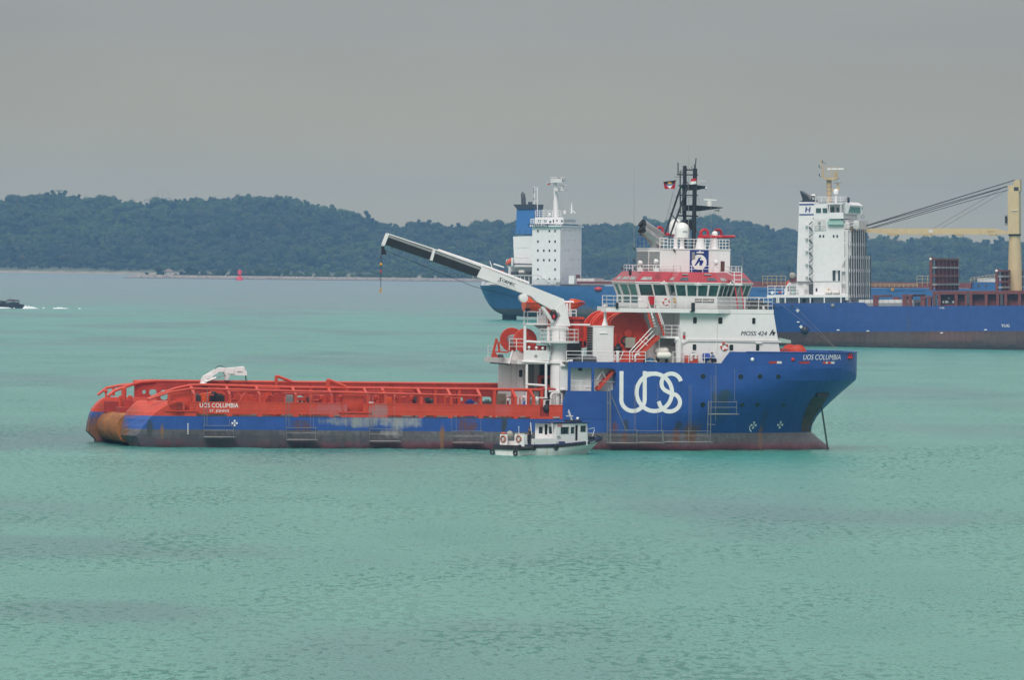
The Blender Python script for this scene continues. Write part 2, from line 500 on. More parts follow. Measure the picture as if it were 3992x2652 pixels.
def hullmat(name, boot, belts, foul, grime, blue, upper=None, upper_w=None, upper_u=None, patches=(), streaks=(), vmirror=True, noise_amt=0.12):
    """ship's side by height: growth-stained bottom, scummed belt, topside paint, optional red upper band; rust runs and scraped patches at fixed places"""
    m, t, b, N, Lk = newmat(name)
    oc = objcoord(t)
    sp = N('ShaderNodeSeparateXYZ'); Lk(oc, sp.inputs[0])
    u, w = sp.outputs['X'], sp.outputs['Z']
    nb = noise_(t, oc, 0.6, 5, 0.6)
    ns = noise_(t, oc, 1.0, 6, 0.65, (1.6, 1.6, 0.16))
    nf = noise_(t, oc, 3.2, 5, 0.7)
    nw = mapr(t, noise_(t, oc, 0.5, 4), 0.3, 0.7, -belts[1], belts[1])
    top = mixnode(t, mapr(t, nb, 0.3, 0.7), tuple(x * 0.88 for x in blue), tuple(min(1, x * 1.10) for x in blue))
    top = mixnode(t, mapr(t, ns, 0.52, 0.75, 0, noise_amt * 2), top, tuple(x * 0.45 + 0.02 for x in blue))
    top = mixnode(t, mapr(t, ns, 0.28, 0.42, noise_amt, 0.0), top, tuple(min(1, x * 1.2 + 0.06) for x in blue))
    if upper is not None:
        up = mixnode(t, mapr(t, nb, 0.3, 0.7), tuple(x * 0.88 for x in upper), upper)
        up = mixnode(t, mapr(t, ns, 0.5, 0.75, 0, 0.4), up, tuple(x * 0.5 + 0.08 for x in upper))
        f = mapr(t, w, upper_w - 0.012, upper_w + 0.012)
        if upper_u is not None:
            f = math_(t, 'MULTIPLY', f, mapr(t, u, upper_u - 0.02, upper_u + 0.02, 1, 0))
        top = mixnode(t, f, top, up)
    gr = mixnode(t, mapr(t, nf, 0.35, 0.65), tuple(x * 0.6 for x in grime), tuple(min(1, x * 1.35) for x in grime))
    gr = mixnode(t, mapr(t, ns, 0.3, 0.7, 0, 0.6), gr, tuple(x * 0.42 for x in grime))
    gr = mixnode(t, mapr(t, noise_(t, oc, 0.16, 3), 0.4, 0.62, 0, 0.7), gr, tuple(x * 0.45 for x in grime))
    c = mixnode(t, mapr(t, w, boot - 0.02, boot + 0.02), gr, top)
    fl = mixnode(t, mapr(t, nf, 0.3, 0.7), tuple(x * 0.55 for x in foul), foul)
    wv = math_(t, 'ADD', w, nw)
    c = mixnode(t, mapr(t, wv, belts[0] - 0.3, belts[0] + 0.35, 1, 0), c, fl)
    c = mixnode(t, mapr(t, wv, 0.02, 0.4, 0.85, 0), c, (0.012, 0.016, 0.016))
    nd = noise_(t, oc, 1.1, 6, 0.7)
    for (pu, pw, ru, rw, col, amt) in patches:
        dx = math_(t, 'DIVIDE', math_(t, 'SUBTRACT', u, pu), ru)
        dz = math_(t, 'DIVIDE', math_(t, 'SUBTRACT', w, pw), rw)
        r2 = math_(t, 'ADD', math_(t, 'MULTIPLY', dx, dx), math_(t, 'MULTIPLY', dz, dz))
        r2 = math_(t, 'ADD', r2, math_(t, 'ADD', mapr(t, nd, 0.25, 0.75, -0.7, 0.7), mapr(t, ns, 0.25, 0.75, -0.8, 0.8)))
        c = mixnode(t, mapr(t, r2, 0.1, 1.1, amt, 0), c, col)
    Lk(c, b.inputs['Base Color'])
    b.inputs['Roughness'].default_value = 0.42
    pl = noise_(t, oc, 0.9, 3, 0.5)
    wv_ = N('ShaderNodeTexWave'); wv_.bands_direction = 'X'; wv_.inputs['Scale'].default_value = 0.42; wv_.inputs['Distortion'].default_value = 0.6; wv_.inputs['Detail'].default_value = 1.0
    Lk(oc, wv_.inputs['Vector'])
    wz = N('ShaderNodeTexWave'); wz.bands_direction = 'Z'; wz.inputs['Scale'].default_value = 0.13
    Lk(oc, wz.inputs['Vector'])
    seam = mapr(t, wz.outputs['Fac'], 0.985, 1.0, 0, 0.35)
    hh = math_(t, 'ADD', math_(t, 'MULTIPLY', pl, 1.0), math_(t, 'ADD', math_(t, 'MULTIPLY', wv_.outputs['Fac'], 0.35), seam))
    Lk(bump_(t, hh, 0.07, 0.35), b.inputs['Normal'])
    return m

# ------------------------------------------------------------------ sea
def build_sea():
    xs = [-9000, -4000, -1500, -500, -150] + [-60 + 0.5 * i for i in range(241)] + [150, 500, 1500, 4000, 9000]
    ys = [-400, 0, 250, 420, 540] + [572 + 0.55 * i for i in range(150)] + [700, 800, 1200, 2000, 3200, 5000, 8500]
    def hz(x, y):                              # real wavelets where the hulls meet the water
        e = min(1, max(0, (60 - abs(x)) / 8)) * min(1, max(0, (y - 572) / 8)) * min(1, max(0, (653 - y) / 8))
        if e <= 0: return 0.0
        return e * (0.11 * noise.noise(Vector((x * 0.33, y * 0.22, 0))) + 0.07 * noise.noise(Vector((x * 0.9, y * 0.6, 5))))
    vs = [(x, y, hz(x, y)) for y in ys for x in xs]
    n = len(xs)
    fs = [(j * n + i, j * n + i + 1, (j + 1) * n + i + 1, (j + 1) * n + i) for j in range(len(ys) - 1) for i in range(n - 1)]
    m, t, b, N, Lk = newmat('sea_water')
    g = N('ShaderNodeNewGeometry')
    pos = g.outputs['Position']
    sp = N('ShaderNodeSeparateXYZ'); Lk(pos, sp.inputs[0])
    x, y = sp.outputs['X'], sp.outputs['Y']
    # silt and depth: turquoise shallows, grey channel under the far shore, drifting pale tones, wind-ripple dulling painted in as dark slicks
    big = noise_(t, pos, 1.0, 4, 0.55, (0.018, 0.006, 1))
    mid = noise_(t, pos, 1.0, 5, 0.6, (0.07, 0.02, 1))
    fine = noise_(t, pos, 1.0, 4, 0.65, (1.1, 0.35, 1))
    c = mixnode(t, mapr(t, mid, 0.3, 0.7), (0.044, 0.262, 0.206), (0.088, 0.330, 0.262))
    c = mixnode(t, mapr(t, big, 0.49, 0.62, 0, 0.8), c, (0.060, 0.190, 0.185))
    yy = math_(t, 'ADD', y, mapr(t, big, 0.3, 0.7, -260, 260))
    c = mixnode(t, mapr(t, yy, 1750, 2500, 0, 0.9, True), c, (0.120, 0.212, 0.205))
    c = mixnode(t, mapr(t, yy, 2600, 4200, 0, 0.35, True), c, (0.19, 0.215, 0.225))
    # duller reflection of wind ripples, painted darker into the colour, mostly at left
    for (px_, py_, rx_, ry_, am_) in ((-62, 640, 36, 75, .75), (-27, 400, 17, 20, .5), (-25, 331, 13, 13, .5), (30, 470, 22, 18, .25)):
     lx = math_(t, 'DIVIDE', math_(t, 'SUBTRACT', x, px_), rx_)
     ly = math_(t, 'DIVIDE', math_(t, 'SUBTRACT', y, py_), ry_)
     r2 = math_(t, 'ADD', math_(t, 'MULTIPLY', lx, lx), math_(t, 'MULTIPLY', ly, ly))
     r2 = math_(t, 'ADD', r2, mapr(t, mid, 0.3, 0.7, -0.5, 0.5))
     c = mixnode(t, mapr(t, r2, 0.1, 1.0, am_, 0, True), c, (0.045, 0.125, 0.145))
    cfar = c
    b.inputs['IOR'].default_value = 1.33
    b.inputs['Roughness'].default_value = 0.27
    b.inputs['Specular IOR Level'].default_value = 0.5
    w1 = noise_(t, pos, 1.0, 3, 0.5, (0.10, 0.055, 1))
    w2 = noise_(t, pos, 1.0, 4, 0.6, (1.7, 0.48, 1))
    w3 = noise_(t, pos, 1.0, 3, 0.6, (2.4, 1.1, 1))
    w4 = noise_(t, pos, 1.0, 3, 0.6, (4.6, 1.3, 1))
    # wave fronts by noise mask: weaker sky reflection painted as lower specular and deeper green
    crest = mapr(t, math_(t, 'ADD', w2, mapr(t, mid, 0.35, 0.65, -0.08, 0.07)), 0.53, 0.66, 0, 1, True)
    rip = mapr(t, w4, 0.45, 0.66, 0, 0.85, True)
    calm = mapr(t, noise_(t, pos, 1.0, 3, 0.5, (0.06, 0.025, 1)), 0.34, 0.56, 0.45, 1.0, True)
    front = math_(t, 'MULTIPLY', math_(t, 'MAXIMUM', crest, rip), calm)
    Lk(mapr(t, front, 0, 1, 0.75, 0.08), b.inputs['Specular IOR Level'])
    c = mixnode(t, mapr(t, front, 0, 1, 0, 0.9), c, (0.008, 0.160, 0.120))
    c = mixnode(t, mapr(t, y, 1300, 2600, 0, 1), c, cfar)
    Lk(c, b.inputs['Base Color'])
    hgt = math_(t, 'ADD', math_(t, 'MULTIPLY', w1, 0.5), math_(t, 'ADD', math_(t, 'MULTIPLY', crest, 0.10), math_(t, 'MULTIPLY', w3, 0.11)))
    Lk(bump_(t, hgt, 1.0, 1.0), b.inputs['Normal'])
    me = bpy.data.meshes.new('sea')
    me.from_pydata(vs, [], fs)
    me.polygons.foreach_set('use_smooth', [True] * len(me.polygons))
    me.materials.append(m)
    o = bpy.data.objects.new('sea', me)
    link(o); tag(o, 'turquoise choppy sea with a grey channel under the far shore', kind='structure')
build_sea()

# ------------------------------------------------------------------ island
SKY = [(-1700, 570), (-700, 500), (-300, 478), (-120, 470), (-30, 466), (30, 452), (70, 449), (120, 446), (170, 449), (200, 456), (240, 453), (300, 462), (340, 468), (360, 459), (400, 462), (460, 459), (520, 453),
       (560, 451), (600, 446), (640, 449), (680, 459), (720, 468), (760, 478), (800, 488), (840, 497), (870, 510), (900, 518), (930, 517), (960, 512),
       (1010, 516), (1060, 519), (1100, 512), (1150, 511), (1190, 510), (1250, 512), (1340, 516), (1400, 519), (1440, 517), (1500, 512), (1540, 508), (1600, 500), (1640, 498),
       (1680, 508), (1740, 514), (1780, 526), (1840, 530), (1900, 540), (1960, 544), (2000, 548), (2030, 546), (2080, 556), (2120, 550), (2200, 550), (2280, 561), (2310, 554), (2400, 556), (2500, 560), (2800, 575), (3300, 590), (4100, 625)]
YB, YR = 5450.0, 6250.0
TREE = 11.0
def hor(x): return 595 + ROLL * (x - 1180)
def interp(tab, x):
    for (a, p), (b, q_) in zip(tab[:-1], tab[1:]):
        if a <= x <= b: return p + (q_ - p) * (x - a) / (b - a)
    return tab[0][1] if x < tab[0][0] else tab[-1][1]
def ridge(x):                                # ground height of the ridge for a bearing
    return H + (hor(x) - interp(SKY, x)) * YR / 14900.0 - TREE
def ground(X, Y):
    x = 1180 + 14900.0 * X / Y
    t = (Y - YB) / (YR - YB)
    hr = ridge(x)
    if t <= 0: return max(-2.0, 2.2 + t * 50)
    if t <= 1:
        s = t * t * (3 - 2 * t) * 0.55 + t * 0.45
        h = 2.2 + (hr - 2.2) * s
        h += (noise.noise(Vector((X / 120.0, Y / 120.0, 3.1))) * 7.0) * math.sin(math.pi * t)
        return h
    return hr - (Y - YR) * 0.04
def build_land():
    xs = np.linspace(-1600, 4000, 281)
    ys = np.concatenate([np.linspace(5350, 5460, 12), np.linspace(5480, 6260, 40), np.linspace(6300, 7200, 10)])
    vs = []
    for Y in ys:
        for x in xs:
            X = (x - 1180) * Y / 14900.0
            z = ground(X, Y)
            if Y < 5470: z += 0.7 * noise.noise(Vector((X / 14, Y / 9, 0)))
            vs.append((X, Y, z))
    n = len(xs)
    fs = [(j * n + i, j * n + i + 1, (j + 1) * n + i + 1, (j + 1) * n + i) for j in range(len(ys) - 1) for i in range(n - 1)]
    m, t, b, N, Lk = newmat('island_soil')
    g = N('ShaderNodeNewGeometry'); pos = g.outputs['Position']
    sp = N('ShaderNodeSeparateXYZ'); Lk(pos, sp.inputs[0])
    n1 = noise_(t, pos, 0.08, 5)
    c = mixnode(t, mapr(t, n1, 0.35, 0.65), (0.30, 0.25, 0.19), (0.20, 0.18, 0.12))
    c = mixnode(t, mapr(t, math_(t, 'ADD', sp.outputs['Z'], mapr(t, n1, 0.3, 0.7, -0.8, 0.8)), 1.5, 2.3), c, mixnode(t, n1, (0.07, 0.09, 0.035), (0.11, 0.12, 0.05)))
    c = mixnode(t, mapr(t, sp.outputs['Z'], 3.0, 6.0), c, (0.03, 0.035, 0.02))
    Lk(c, b.inputs['Base Color']); b.inputs['Roughness'].default_value = 0.95
    me = bpy.data.meshes.new('island_hill'); me.from_pydata(vs, [], fs); me.materials.append(m)
    me.polygons.foreach_set('use_smooth', [True] * len(me.polygons))
    o = bpy.data.objects.new('island_hill', me); link(o)
    tag(o, 'wooded island hill with a strip of sandy shore', kind='structure')
build_land()

# stone breakwater in front of the shore
def build_breakwater():
    vs, fs = [], []
    xs = np.linspace(285, 2560, 330)
    prof = [(-7, -0.6), (-5, 0.6), (-3.2, 1.6), (-1.6, 2.3), (0, 2.6), (3, 2.5), (14, 2.0), (40, 1.6), (60, -1)]
    for i, x in enumerate(xs):
        Y = interp([(285, 4660), (600, 4740), (1100, 4900), (1700, 5050), (2560, 5150)], x)
        X = (x - 1180) * Y / 14900.0
        e = min(1.0, i / 6.0)
        for (dy, z) in prof:
            r = noise.noise(Vector((X * 0.9, dy * 0.7, 1.0))) * 0.7 if 0 < z < 2.55 and dy < 0 else 0
            vs.append((X, Y + dy, z * (0.25 + 0.75 * e) + r))
    k = len(prof)
    for i in range(len(xs) - 1):
        for j in range(k - 1):
            fs.append((i * k + j, (i + 1) * k + j, (i + 1) * k + j + 1, i * k + j + 1))
    m, t, b, N, Lk = newmat('breakwater_stone')
    g = N('ShaderNodeNewGeometry'); pos = g.outputs['Position']
    sp = N('ShaderNodeSeparateXYZ'); Lk(pos, sp.inputs[0])
    v = N('ShaderNodeTexVoronoi'); v.inputs['Scale'].default_value = 0.55; Lk(pos, v.inputs['Vector'])
    c = mixnode(t, v.outputs['Distance'], (0.40, 0.34, 0.28), (0.14, 0.12, 0.10))
    n1 = noise_(t, pos, 0.06, 5)
    gr = mixnode(t, mapr(t, n1, 0.4, 0.6), (0.05, 0.075, 0.025), (0.11, 0.12, 0.05))
    isback = mapr(t, sp.outputs['Z'], 2.35, 2.75)
    c = mixnode(t, isback, c, gr)
    c = mixnode(t, mapr(t, sp.outputs['Z'], 0.2, 0.9, 0.8, 0), c, (0.06, 0.055, 0.05))
    Lk(c, b.inputs['Base Color']); b.inputs['Roughness'].default_value = 0.95
    me = bpy.data.meshes.new('breakwater'); me.from_pydata(vs, [], fs); me.materials.append(m)
    o = bpy.data.objects.new('breakwater', me); link(o)
    tag(o, 'low stone breakwater with a grassy top before the wooded shore', kind='structure')
build_breakwater()

# ------------------------------------------------------------------ trees
def foliage_mat():
    m, t, b, N, Lk = newmat('foliage')
    oi = N('ShaderNodeObjectInfo')
    r = oi.outputs['Random']
    g = N('ShaderNodeNewGeometry')
    c = mixnode(t, mapr(t, r, 0.0, 1.0), (0.011, 0.022, 0.009), (0.060, 0.080, 0.026))
    big = noise_(t, g.outputs['Position'], 0.006, 3)
    c = mixnode(t, mapr(t, big, 0.45, 0.62, 0, 0.85), c, (0.078, 0.130, 0.024))
    c = mixnode(t, mapr(t, r, 0.93, 0.97, 0, 0.6), c, (0.085, 0.06, 0.028))
    n1 = noise_(t, objcoord(t), 0.9, 4)
    c = mixnode(t, mapr(t, n1, 0.35, 0.7, 0, 0.5), c, (0.010, 0.019, 0.008))
    Lk(c, b.inputs['Base Color']); b.inputs['Roughness'].default_value = 0.8
    b.inputs['Specular IOR Level'].default_value = 0.2
    return m
M['leaf'] = foliage_mat()
M['bark'] = paint('bark', (0.09, 0.07, 0.05), 0.9, 0.3)

def crown_mesh(seed, h=10.0, wid=5.0, base=3.0, lumps=9, nq=420, kind='round'):
    rr = random.Random(seed)
    L_ = []
    for i in range(lumps):
        a = rr.uniform(0, 2 * math.pi); d = wid * (0.62 if kind != 'tall' else 0.3) * math.sqrt(rr.random())
        z = base + (h - base) * rr.uniform(0.25, 0.85) if kind != 'tall' else base + (h - base) * (i + 0.5) / lumps
        r = wid * rr.uniform(0.34, 0.55) * (1 if kind != 'tall' else 1.15 - 0.45 * i / lumps)
        if kind == 'flat': z = h * rr.uniform(0.7, 0.85)
        L_.append((Vector((d * math.cos(a), d * math.sin(a), z)), r))
    vs, fs = [], []
    # dense inner clumps, then leaf sprays around them
    for c, r in L_:
        b = len(vs)
        bm = bmesh.new(); bmesh.ops.create_icosphere(bm, subdivisions=1, radius=1)
        for v in bm.verts:
            q = v.co.normalized(); k = 0.80 + 0.35 * noise.noise(q * 2.2 + c)
            vs.append(tuple(c + Vector((q.x * r * k, q.y * r * k, q.z * r * k * 0.8))))
        for f in bm.faces: fs.append(tuple(b + v.index for v in f.verts))
        bm.free()
    for i in range(nq):
        c, r = L_[rr.randrange(len(L_))]
        n = Vector((rr.gauss(0, 1), rr.gauss(0, 1), rr.gauss(0.2, 0.9))).normalized()
        p = c + Vector((n.x, n.y, n.z * 0.85)) * r * rr.uniform(0.8, 1.18)
        s = rr.uniform(0.35, 0.8)
        a = n.cross(Vector((rr.gauss(0, 1), rr.gauss(0, 1), rr.gauss(0, 1)))).normalized()
        bb = (n + a * 0.3).cross(a).normalized()
        o = len(vs)
        vs += [tuple(p - a * s), tuple(p + bb * s * 0.7), tuple(p + a * s + n * 0.2), tuple(p - bb * s * 0.7)]
        fs.append((o, o + 1, o + 2, o + 3))
    me = bpy.data.meshes.new('crown'); me.from_pydata(vs, [], fs); me.materials.append(M['leaf'])
    return me
def trunk_mesh(seed, h=10.0, base=3.0, r=0.3):
    rr = random.Random(seed + 100)
    m = MB()
    top = Vector((rr.uniform(-.5, .5), rr.uniform(-.5, .5), h * 0.72))
    m.tube([(0, 0, -1.5), (0, 0, base * 0.6), top.lerp(Vector((0, 0, base)), 0.5), top], [r * 1.3, r, r * 0.8, r * 0.35], 6)
    for i in range(4):
        a = rr.uniform(0, 6.28); z = base * rr.uniform(0.8, 1.3)
        m.tube([(0, 0, z), (math.cos(a) * 1.2, math.sin(a) * 1.2, z + 1.4), (math.cos(a) * 2.6, math.sin(a) * 2.6, z + 2.6)], [r * 0.5, r * 0.35, r * 0.15], 5)
    me = bpy.data.meshes.new('trunk'); me.from_pydata(m.v, [], m.f); me.materials.append(M['bark'])
    return me
PROTO = []
for sd_, h_, w_, b_, k_ in ((1, 10, 5.2, 2.2, 'round'), (2, 11, 4.6, 2.8, 'round'), (3, 9, 5.8, 2.5, 'round'), (4, 12.5, 3.8, 3.2, 'tall'), (5, 10.5, 6.2, 3.8, 'flat'), (6, 8, 4.6, 1.2, 'round')):
    PROTO.append((crown_mesh(sd_, h_, w_, b_, 9 if k_ != 'tall' else 8, 420, k_), trunk_mesh(sd_, h_, b_)))

def build_forest():
    pts, scl, rz, idx = [], [], [], []
    rr = random.Random(11)
    for _ in range(24000):
        Y = YB + 16 + (YR + 60 - YB) * rr.random()
        x = rr.uniform(-1560, 3960)
        X = (x - 1180) * Y / 14900.0
        if 500 < x < 900 and False: continue
        z = ground(X, Y)
        if 540 < x < 622 and Y > YR - 60 and rr.random() < 0.6: continue
        s = rr.uniform(0.55, 1.0) if rr.random() < .75 else rr.uniform(1.0, 1.5)
        if Y > YR - 70: s = min(s, 1.0)
        if Y < YB + 60: s *= 0.6
        pts.append((X, Y, z - 0.5)); scl.append(s); rz.append(rr.uniform(0, 6.283)); idx.append(rr.randrange(6))
    # scrub along the breakwater top
    for _ in range(900):
        x = rr.uniform(330, 2540)
        Y = interp([(285, 4660), (600, 4740), (1100, 4900), (1700, 5050), (2560, 5150)], x) + rr.uniform(12, 50)
        if x < 440 and rr.random() < 0.7: continue
        pts.append(((x - 1180) * Y / 14900.0, Y, 0.9)); scl.append(rr.uniform(0.16, 0.5) if rr.random() < 0.85 else rr.uniform(0.5, 0.75)); rz.append(rr.uniform(0, 6.283)); idx.append(rr.choice((0, 2, 5)))
    me = bpy.data.meshes.new('forest')
    me.from_pydata(pts, [], [])
    for nm, ty, dat in (('scl', 'FLOAT', scl), ('rz', 'FLOAT', rz), ('idx', 'INT', idx)):
        a = me.attributes.new(nm, ty, 'POINT'); a.data.foreach_set('value', dat)
    o = bpy.data.objects.new('forest', me); link(o)
    tag(o, 'dense green forest covering the island hill and shore', kind='stuff')
    src = bpy.data.collections.new('forest_source')
    for i, (cm, tm) in enumerate(PROTO):
        bm = bmesh.new(); bm.from_mesh(cm); bm.from_mesh(tm)
        mm = bpy.data.meshes.new('forest_tree'); bm.to_mesh(mm); bm.free(); mm.materials.append(M['leaf'])
        src.objects.link(bpy.data.objects.new('forest_tree_%d' % i, mm))
    ng = bpy.data.node_groups.new('forest_scatter', 'GeometryNodeTree')
    ng.interface.new_socket('Geometry', in_out='INPUT', socket_type='NodeSocketGeometry')
    ng.interface.new_socket('Geometry', in_out='OUTPUT', socket_type='NodeSocketGeometry')
    N = ng.nodes.new
    gi, go = N('NodeGroupInput'), N('NodeGroupOutput')
    ins = N('GeometryNodeInstanceOnPoints')
    ci = N('GeometryNodeCollectionInfo'); ci.inputs['Collection'].default_value = src
    ci.inputs['Separate Children'].default_value = True; ci.inputs['Reset Children'].default_value = True
    ins.inputs['Pick Instance'].default_value = True
    def attr(nm, ty):
        a = N('GeometryNodeInputNamedAttribute'); a.data_type = ty; a.inputs['Name'].default_value = nm
        return a.outputs['Attribute']
    cx = N('ShaderNodeCombineXYZ')
    ng.links.new(attr('rz', 'FLOAT'), cx.inputs['Z'])
    ng.links.new(gi.outputs[0], ins.inputs['Points'])
    ng.links.new(ci.outputs[0], ins.inputs['Instance'])
    ng.links.new(attr('idx', 'INT'), ins.inputs['Instance Index'])
    ng.links.new(cx.outputs[0], ins.inputs['Rotation'])
    ng.links.new(attr('scl', 'FLOAT'), ins.inputs['Scale'])
    ng.links.new(ins.outputs[0], go.inputs[0])
    md = o.modifiers.new('scatter', 'NODES'); md.node_group = ng
build_forest()

def tree(x, ybase_z, Y, k, s, label, group, kind='skyline_tree'):
    X = (x - 1180) * Y / 14900.0
    root = empty(kind, (X, Y, ybase_z))
    root.scale = (s, s, s); root.rotation_euler = (0, 0, x * 1.7)
    tag(root, label, 'tree', group)
    for nm, me in zip(('crown', 'trunk'), PROTO[k]):
        link(bpy.data.objects.new(nm, me), root)
rr = random.Random(5)
for x in (34, 66, 88, 120, 168, 232, 262, 358, 384, 418, 452, 486, 520, 548, 596, 640, 676, 722, 742, 782, 800, 828, 852):
    Y = YR + rr.uniform(-10, 25)
    X = (x - 1180) * Y / 14900.0
    tree(x, ground(X, Y), Y, rr.choice((0, 1, 2, 2)), rr.uniform(1.0, 1.3), 'rounded tree standing on the skyline of the high wooded hill', 'trees on the high hill skyline')
for x in (946, 962, 1010, 1098, 1120, 1352, 1395, 1424, 1486, 1640, 1690, 1742, 1812, 2014, 2030, 2046, 2064, 2112, 2136, 2160, 2196, 2226, 2252, 2292, 2306, 2322, 2350):
    Y = YR + rr.uniform(-10, 25)
    X = (x - 1180) * Y / 14900.0
    tree(x, ground(X, Y), Y, rr.choice((1, 3, 2, 0)), rr.uniform(1.0, 1.4), 'tall loose tree rising from the low ridge behind the ships', 'trees along the low ridge skyline')
for x, s in ((566, .5), (573, .46), (590, .5), (612, .36), (640, .36), (812, .34), (835, .38), (1070, .62), (1098, .5), (1126, .48), (1182, .62), (1188, .5), (1196, .55), (1200, .6)):
    xd = x * 1.0 if x < 700 else x * 1.0
    Y = interp([(285, 4660), (600, 4740), (1100, 4900), (1700, 5050), (2560, 5150)], xd) + 26
    tree(xd, 1.2, Y, rr.choice((0, 2, 5)), s, 'small bushy tree growing on the breakwater top', 'bushy trees along the breakwater', 'shore_tree')

# pavilion, beacon tower and aerial frame on the island
def pavilion():
    Y = 4700
    p0 = at(ze(1725, 985), Y)
    k = Y / FS / 2.6233
    root = empty('pavilion', (p0.x, p0.y, 1.9)); tag(root, 'small open pavilion with a pointed thatched roof near the shore', 'pavilion')
    w = 62 * k; hr = 34 * k; hp = 42 * k
    rm = MB(); n = 8
    ring = [(w * math.cos(2 * math.pi * i / n), w * math.sin(2 * math.pi * i / n), hp) for i in range(n)]
    rm.add(ring + [(0, 0, hp + hr)], [(i, (i + 1) % n, n) for i in range(n)] + [tuple(range(n))])
    rm.build('roof', paint('thatch', (0.20, 0.15, 0.13), 0.9, 0.2), root)
    for i in range(6):
        a = 2 * math.pi * (i + .5) / 6
        m = MB(); m.tube([(w * .72 * math.cos(a), w * .72 * math.sin(a), -0.6), (w * .72 * math.cos(a), w * .72 * math.sin(a), hp)], 0.22, 6)
        m.build('post', M['white'], root)
pavilion()
def beacon_tower():
    Y = YR + 6
    b = at(ze(603, 165), Y); tp = at(ze(603, 100), Y)
    root = empty('beacon_tower', (b.x, b.y, b.z)); tag(root, 'small dark lattice beacon tower rising from the hilltop trees', 'tower')
    h = tp.z - b.z; r = 1.6
    m = MB()
    for sx in (-1, 1):
        for sy in (-1, 1):
            m.tube([(sx * r, sy * r, -5), (sx * r * .45, sy * r * .45, h * 0.72)], 0.22, 5)
    for i in range(5):
        z = -4 + i * (h * .7 + 4) / 5; q = r * (1 - .1 * i)
        m.tube([(-q, -q, z), (q, -q, z + 2)], 0.13, 4); m.tube([(q, -q, z), (-q, -q, z + 2)], 0.13, 4)
    m.build('lattice_legs', M['darksteel'], root)
    m = MB(); m.box(-3.2, -1.6, h * .72, 3.2, 1.6, h * .82); m.tube([(0, 0, h * .8), (0, 0, h * 1.02)], .3, 5)
    for sx in (-2.6, 2.6): m.tube([(sx, 0, h * .8), (sx, 0, h * .95)], .35, 5)
    m.build('platform', M['darksteel'], root)
beacon_tower()
def aerial_frame():
    Y = YR + 20
    p = lambda a, b_: at(ze(a, b_), Y)
    o = p(1600, 260)
    root = empty('aerial_frame', o); tag(root, 'pale steel aerial frame with thin masts on the hill clearing', 'antenna')
    m = MB(); R_ = lambda a, b_: p(a, b_) - o
    for a in (1480, 1575, 1590, 1605, 1620): m.tube([R_(a, 275), R_(a, 203)], 0.28, 5)
    for a, b_ in (((1470, 205), (1640, 205)), ((1575, 190), (1760, 190))): m.tube([R_(*a), R_(*b_)], 0.35, 5)
    m.build('frame', M['steel'], root)
    for a, tp in ((1613, 100), (1666, 95), (1718, 98), (1348, 152)):
        q = MB(); q.tube([R_(a, 280), R_(a, tp)], 0.16, 5); q.build('mast', M['steel'], root)
aerial_frame()

# channel buoy
def buoy():
    base = water(zf(352, 1031))
    k = base.y / FS / 2.6233
    root = empty('channel_buoy', base); tag(root, 'red channel buoy with a can topmark off the breakwater', 'buoy')
    m = MB(); m.lathe((0, 0, 0), [(33 * k, -1), (35 * k, 14 * k), (33 * k, 26 * k), (20 * k, 34 * k), (19 * k, 42 * k)], 16); m.build('float', M['buoyred'], root, True)
    m = MB()
    for i in range(4):
        a = i * math.pi / 2 + .6
        m.tube([(15 * k * math.cos(a), 15 * k * math.sin(a), 40 * k), (8 * k * math.cos(a), 8 * k * math.sin(a), 66 * k)], 2.4 * k, 5)
    m.build('tower', M['buoyred'], root)
    m = MB(); m.lathe((0, 0, 62 * k), [(21 * k, 0), (21 * k, 42 * k)], 14); m.build('topmark', M['buoyred'], root)
    m = MB(); m.lathe((0, 0, 104 * k), [(5 * k, 0), (5 * k, 9 * k), (2 * k, 12 * k)], 8); m.build('lantern', M['grey'], root)
buoy()

# ------------------------------------------------------------------ air
def haze():
    m = MB(); m.box(-9500, -450, -6, 9500, 9000, 122)
    mt = bpy.data.materials.new('haze_air'); mt.use_nodes = True
    t = mt.node_tree
    for n in list(t.nodes): t.nodes.remove(n)
    o_ = t.nodes.new('ShaderNodeOutputMaterial'); v = t.nodes.new('ShaderNodeVolumePrincipled')
    v.inputs['Color'].default_value = (0.30, 0.56, 0.93, 1)
    v.inputs['Density'].default_value = 0.000066
    v.inputs['Anisotropy'].default_value = 0.0
    t.links.new(v.outputs[0], o_.inputs['Volume'])
    o = m.build('haze', mt); tag(o, 'thin pale blue haze over the anchorage', kind='stuff')
haze()

# ==================================================================== the blue and red offshore supply ship
YAW = math.radians(14)
_p = water(dd(1100, 1036))
T = Frame(_p - Vector((math.cos(YAW), math.sin(YAW), 0)) * 38 + Vector((-math.sin(YAW), math.cos(YAW), 0)) * 8.6, YAW)
tug = frame_empty('supply_ship', T)
tag(tug, 'blue and orange-red offshore supply ship with white bridge and long open aft deck', 'ship')
B = 8.6
def q(p, v=None, u=None, w=None): return T.q(p, v, u, w)
def UW(p, v): return T.uw(p, v)

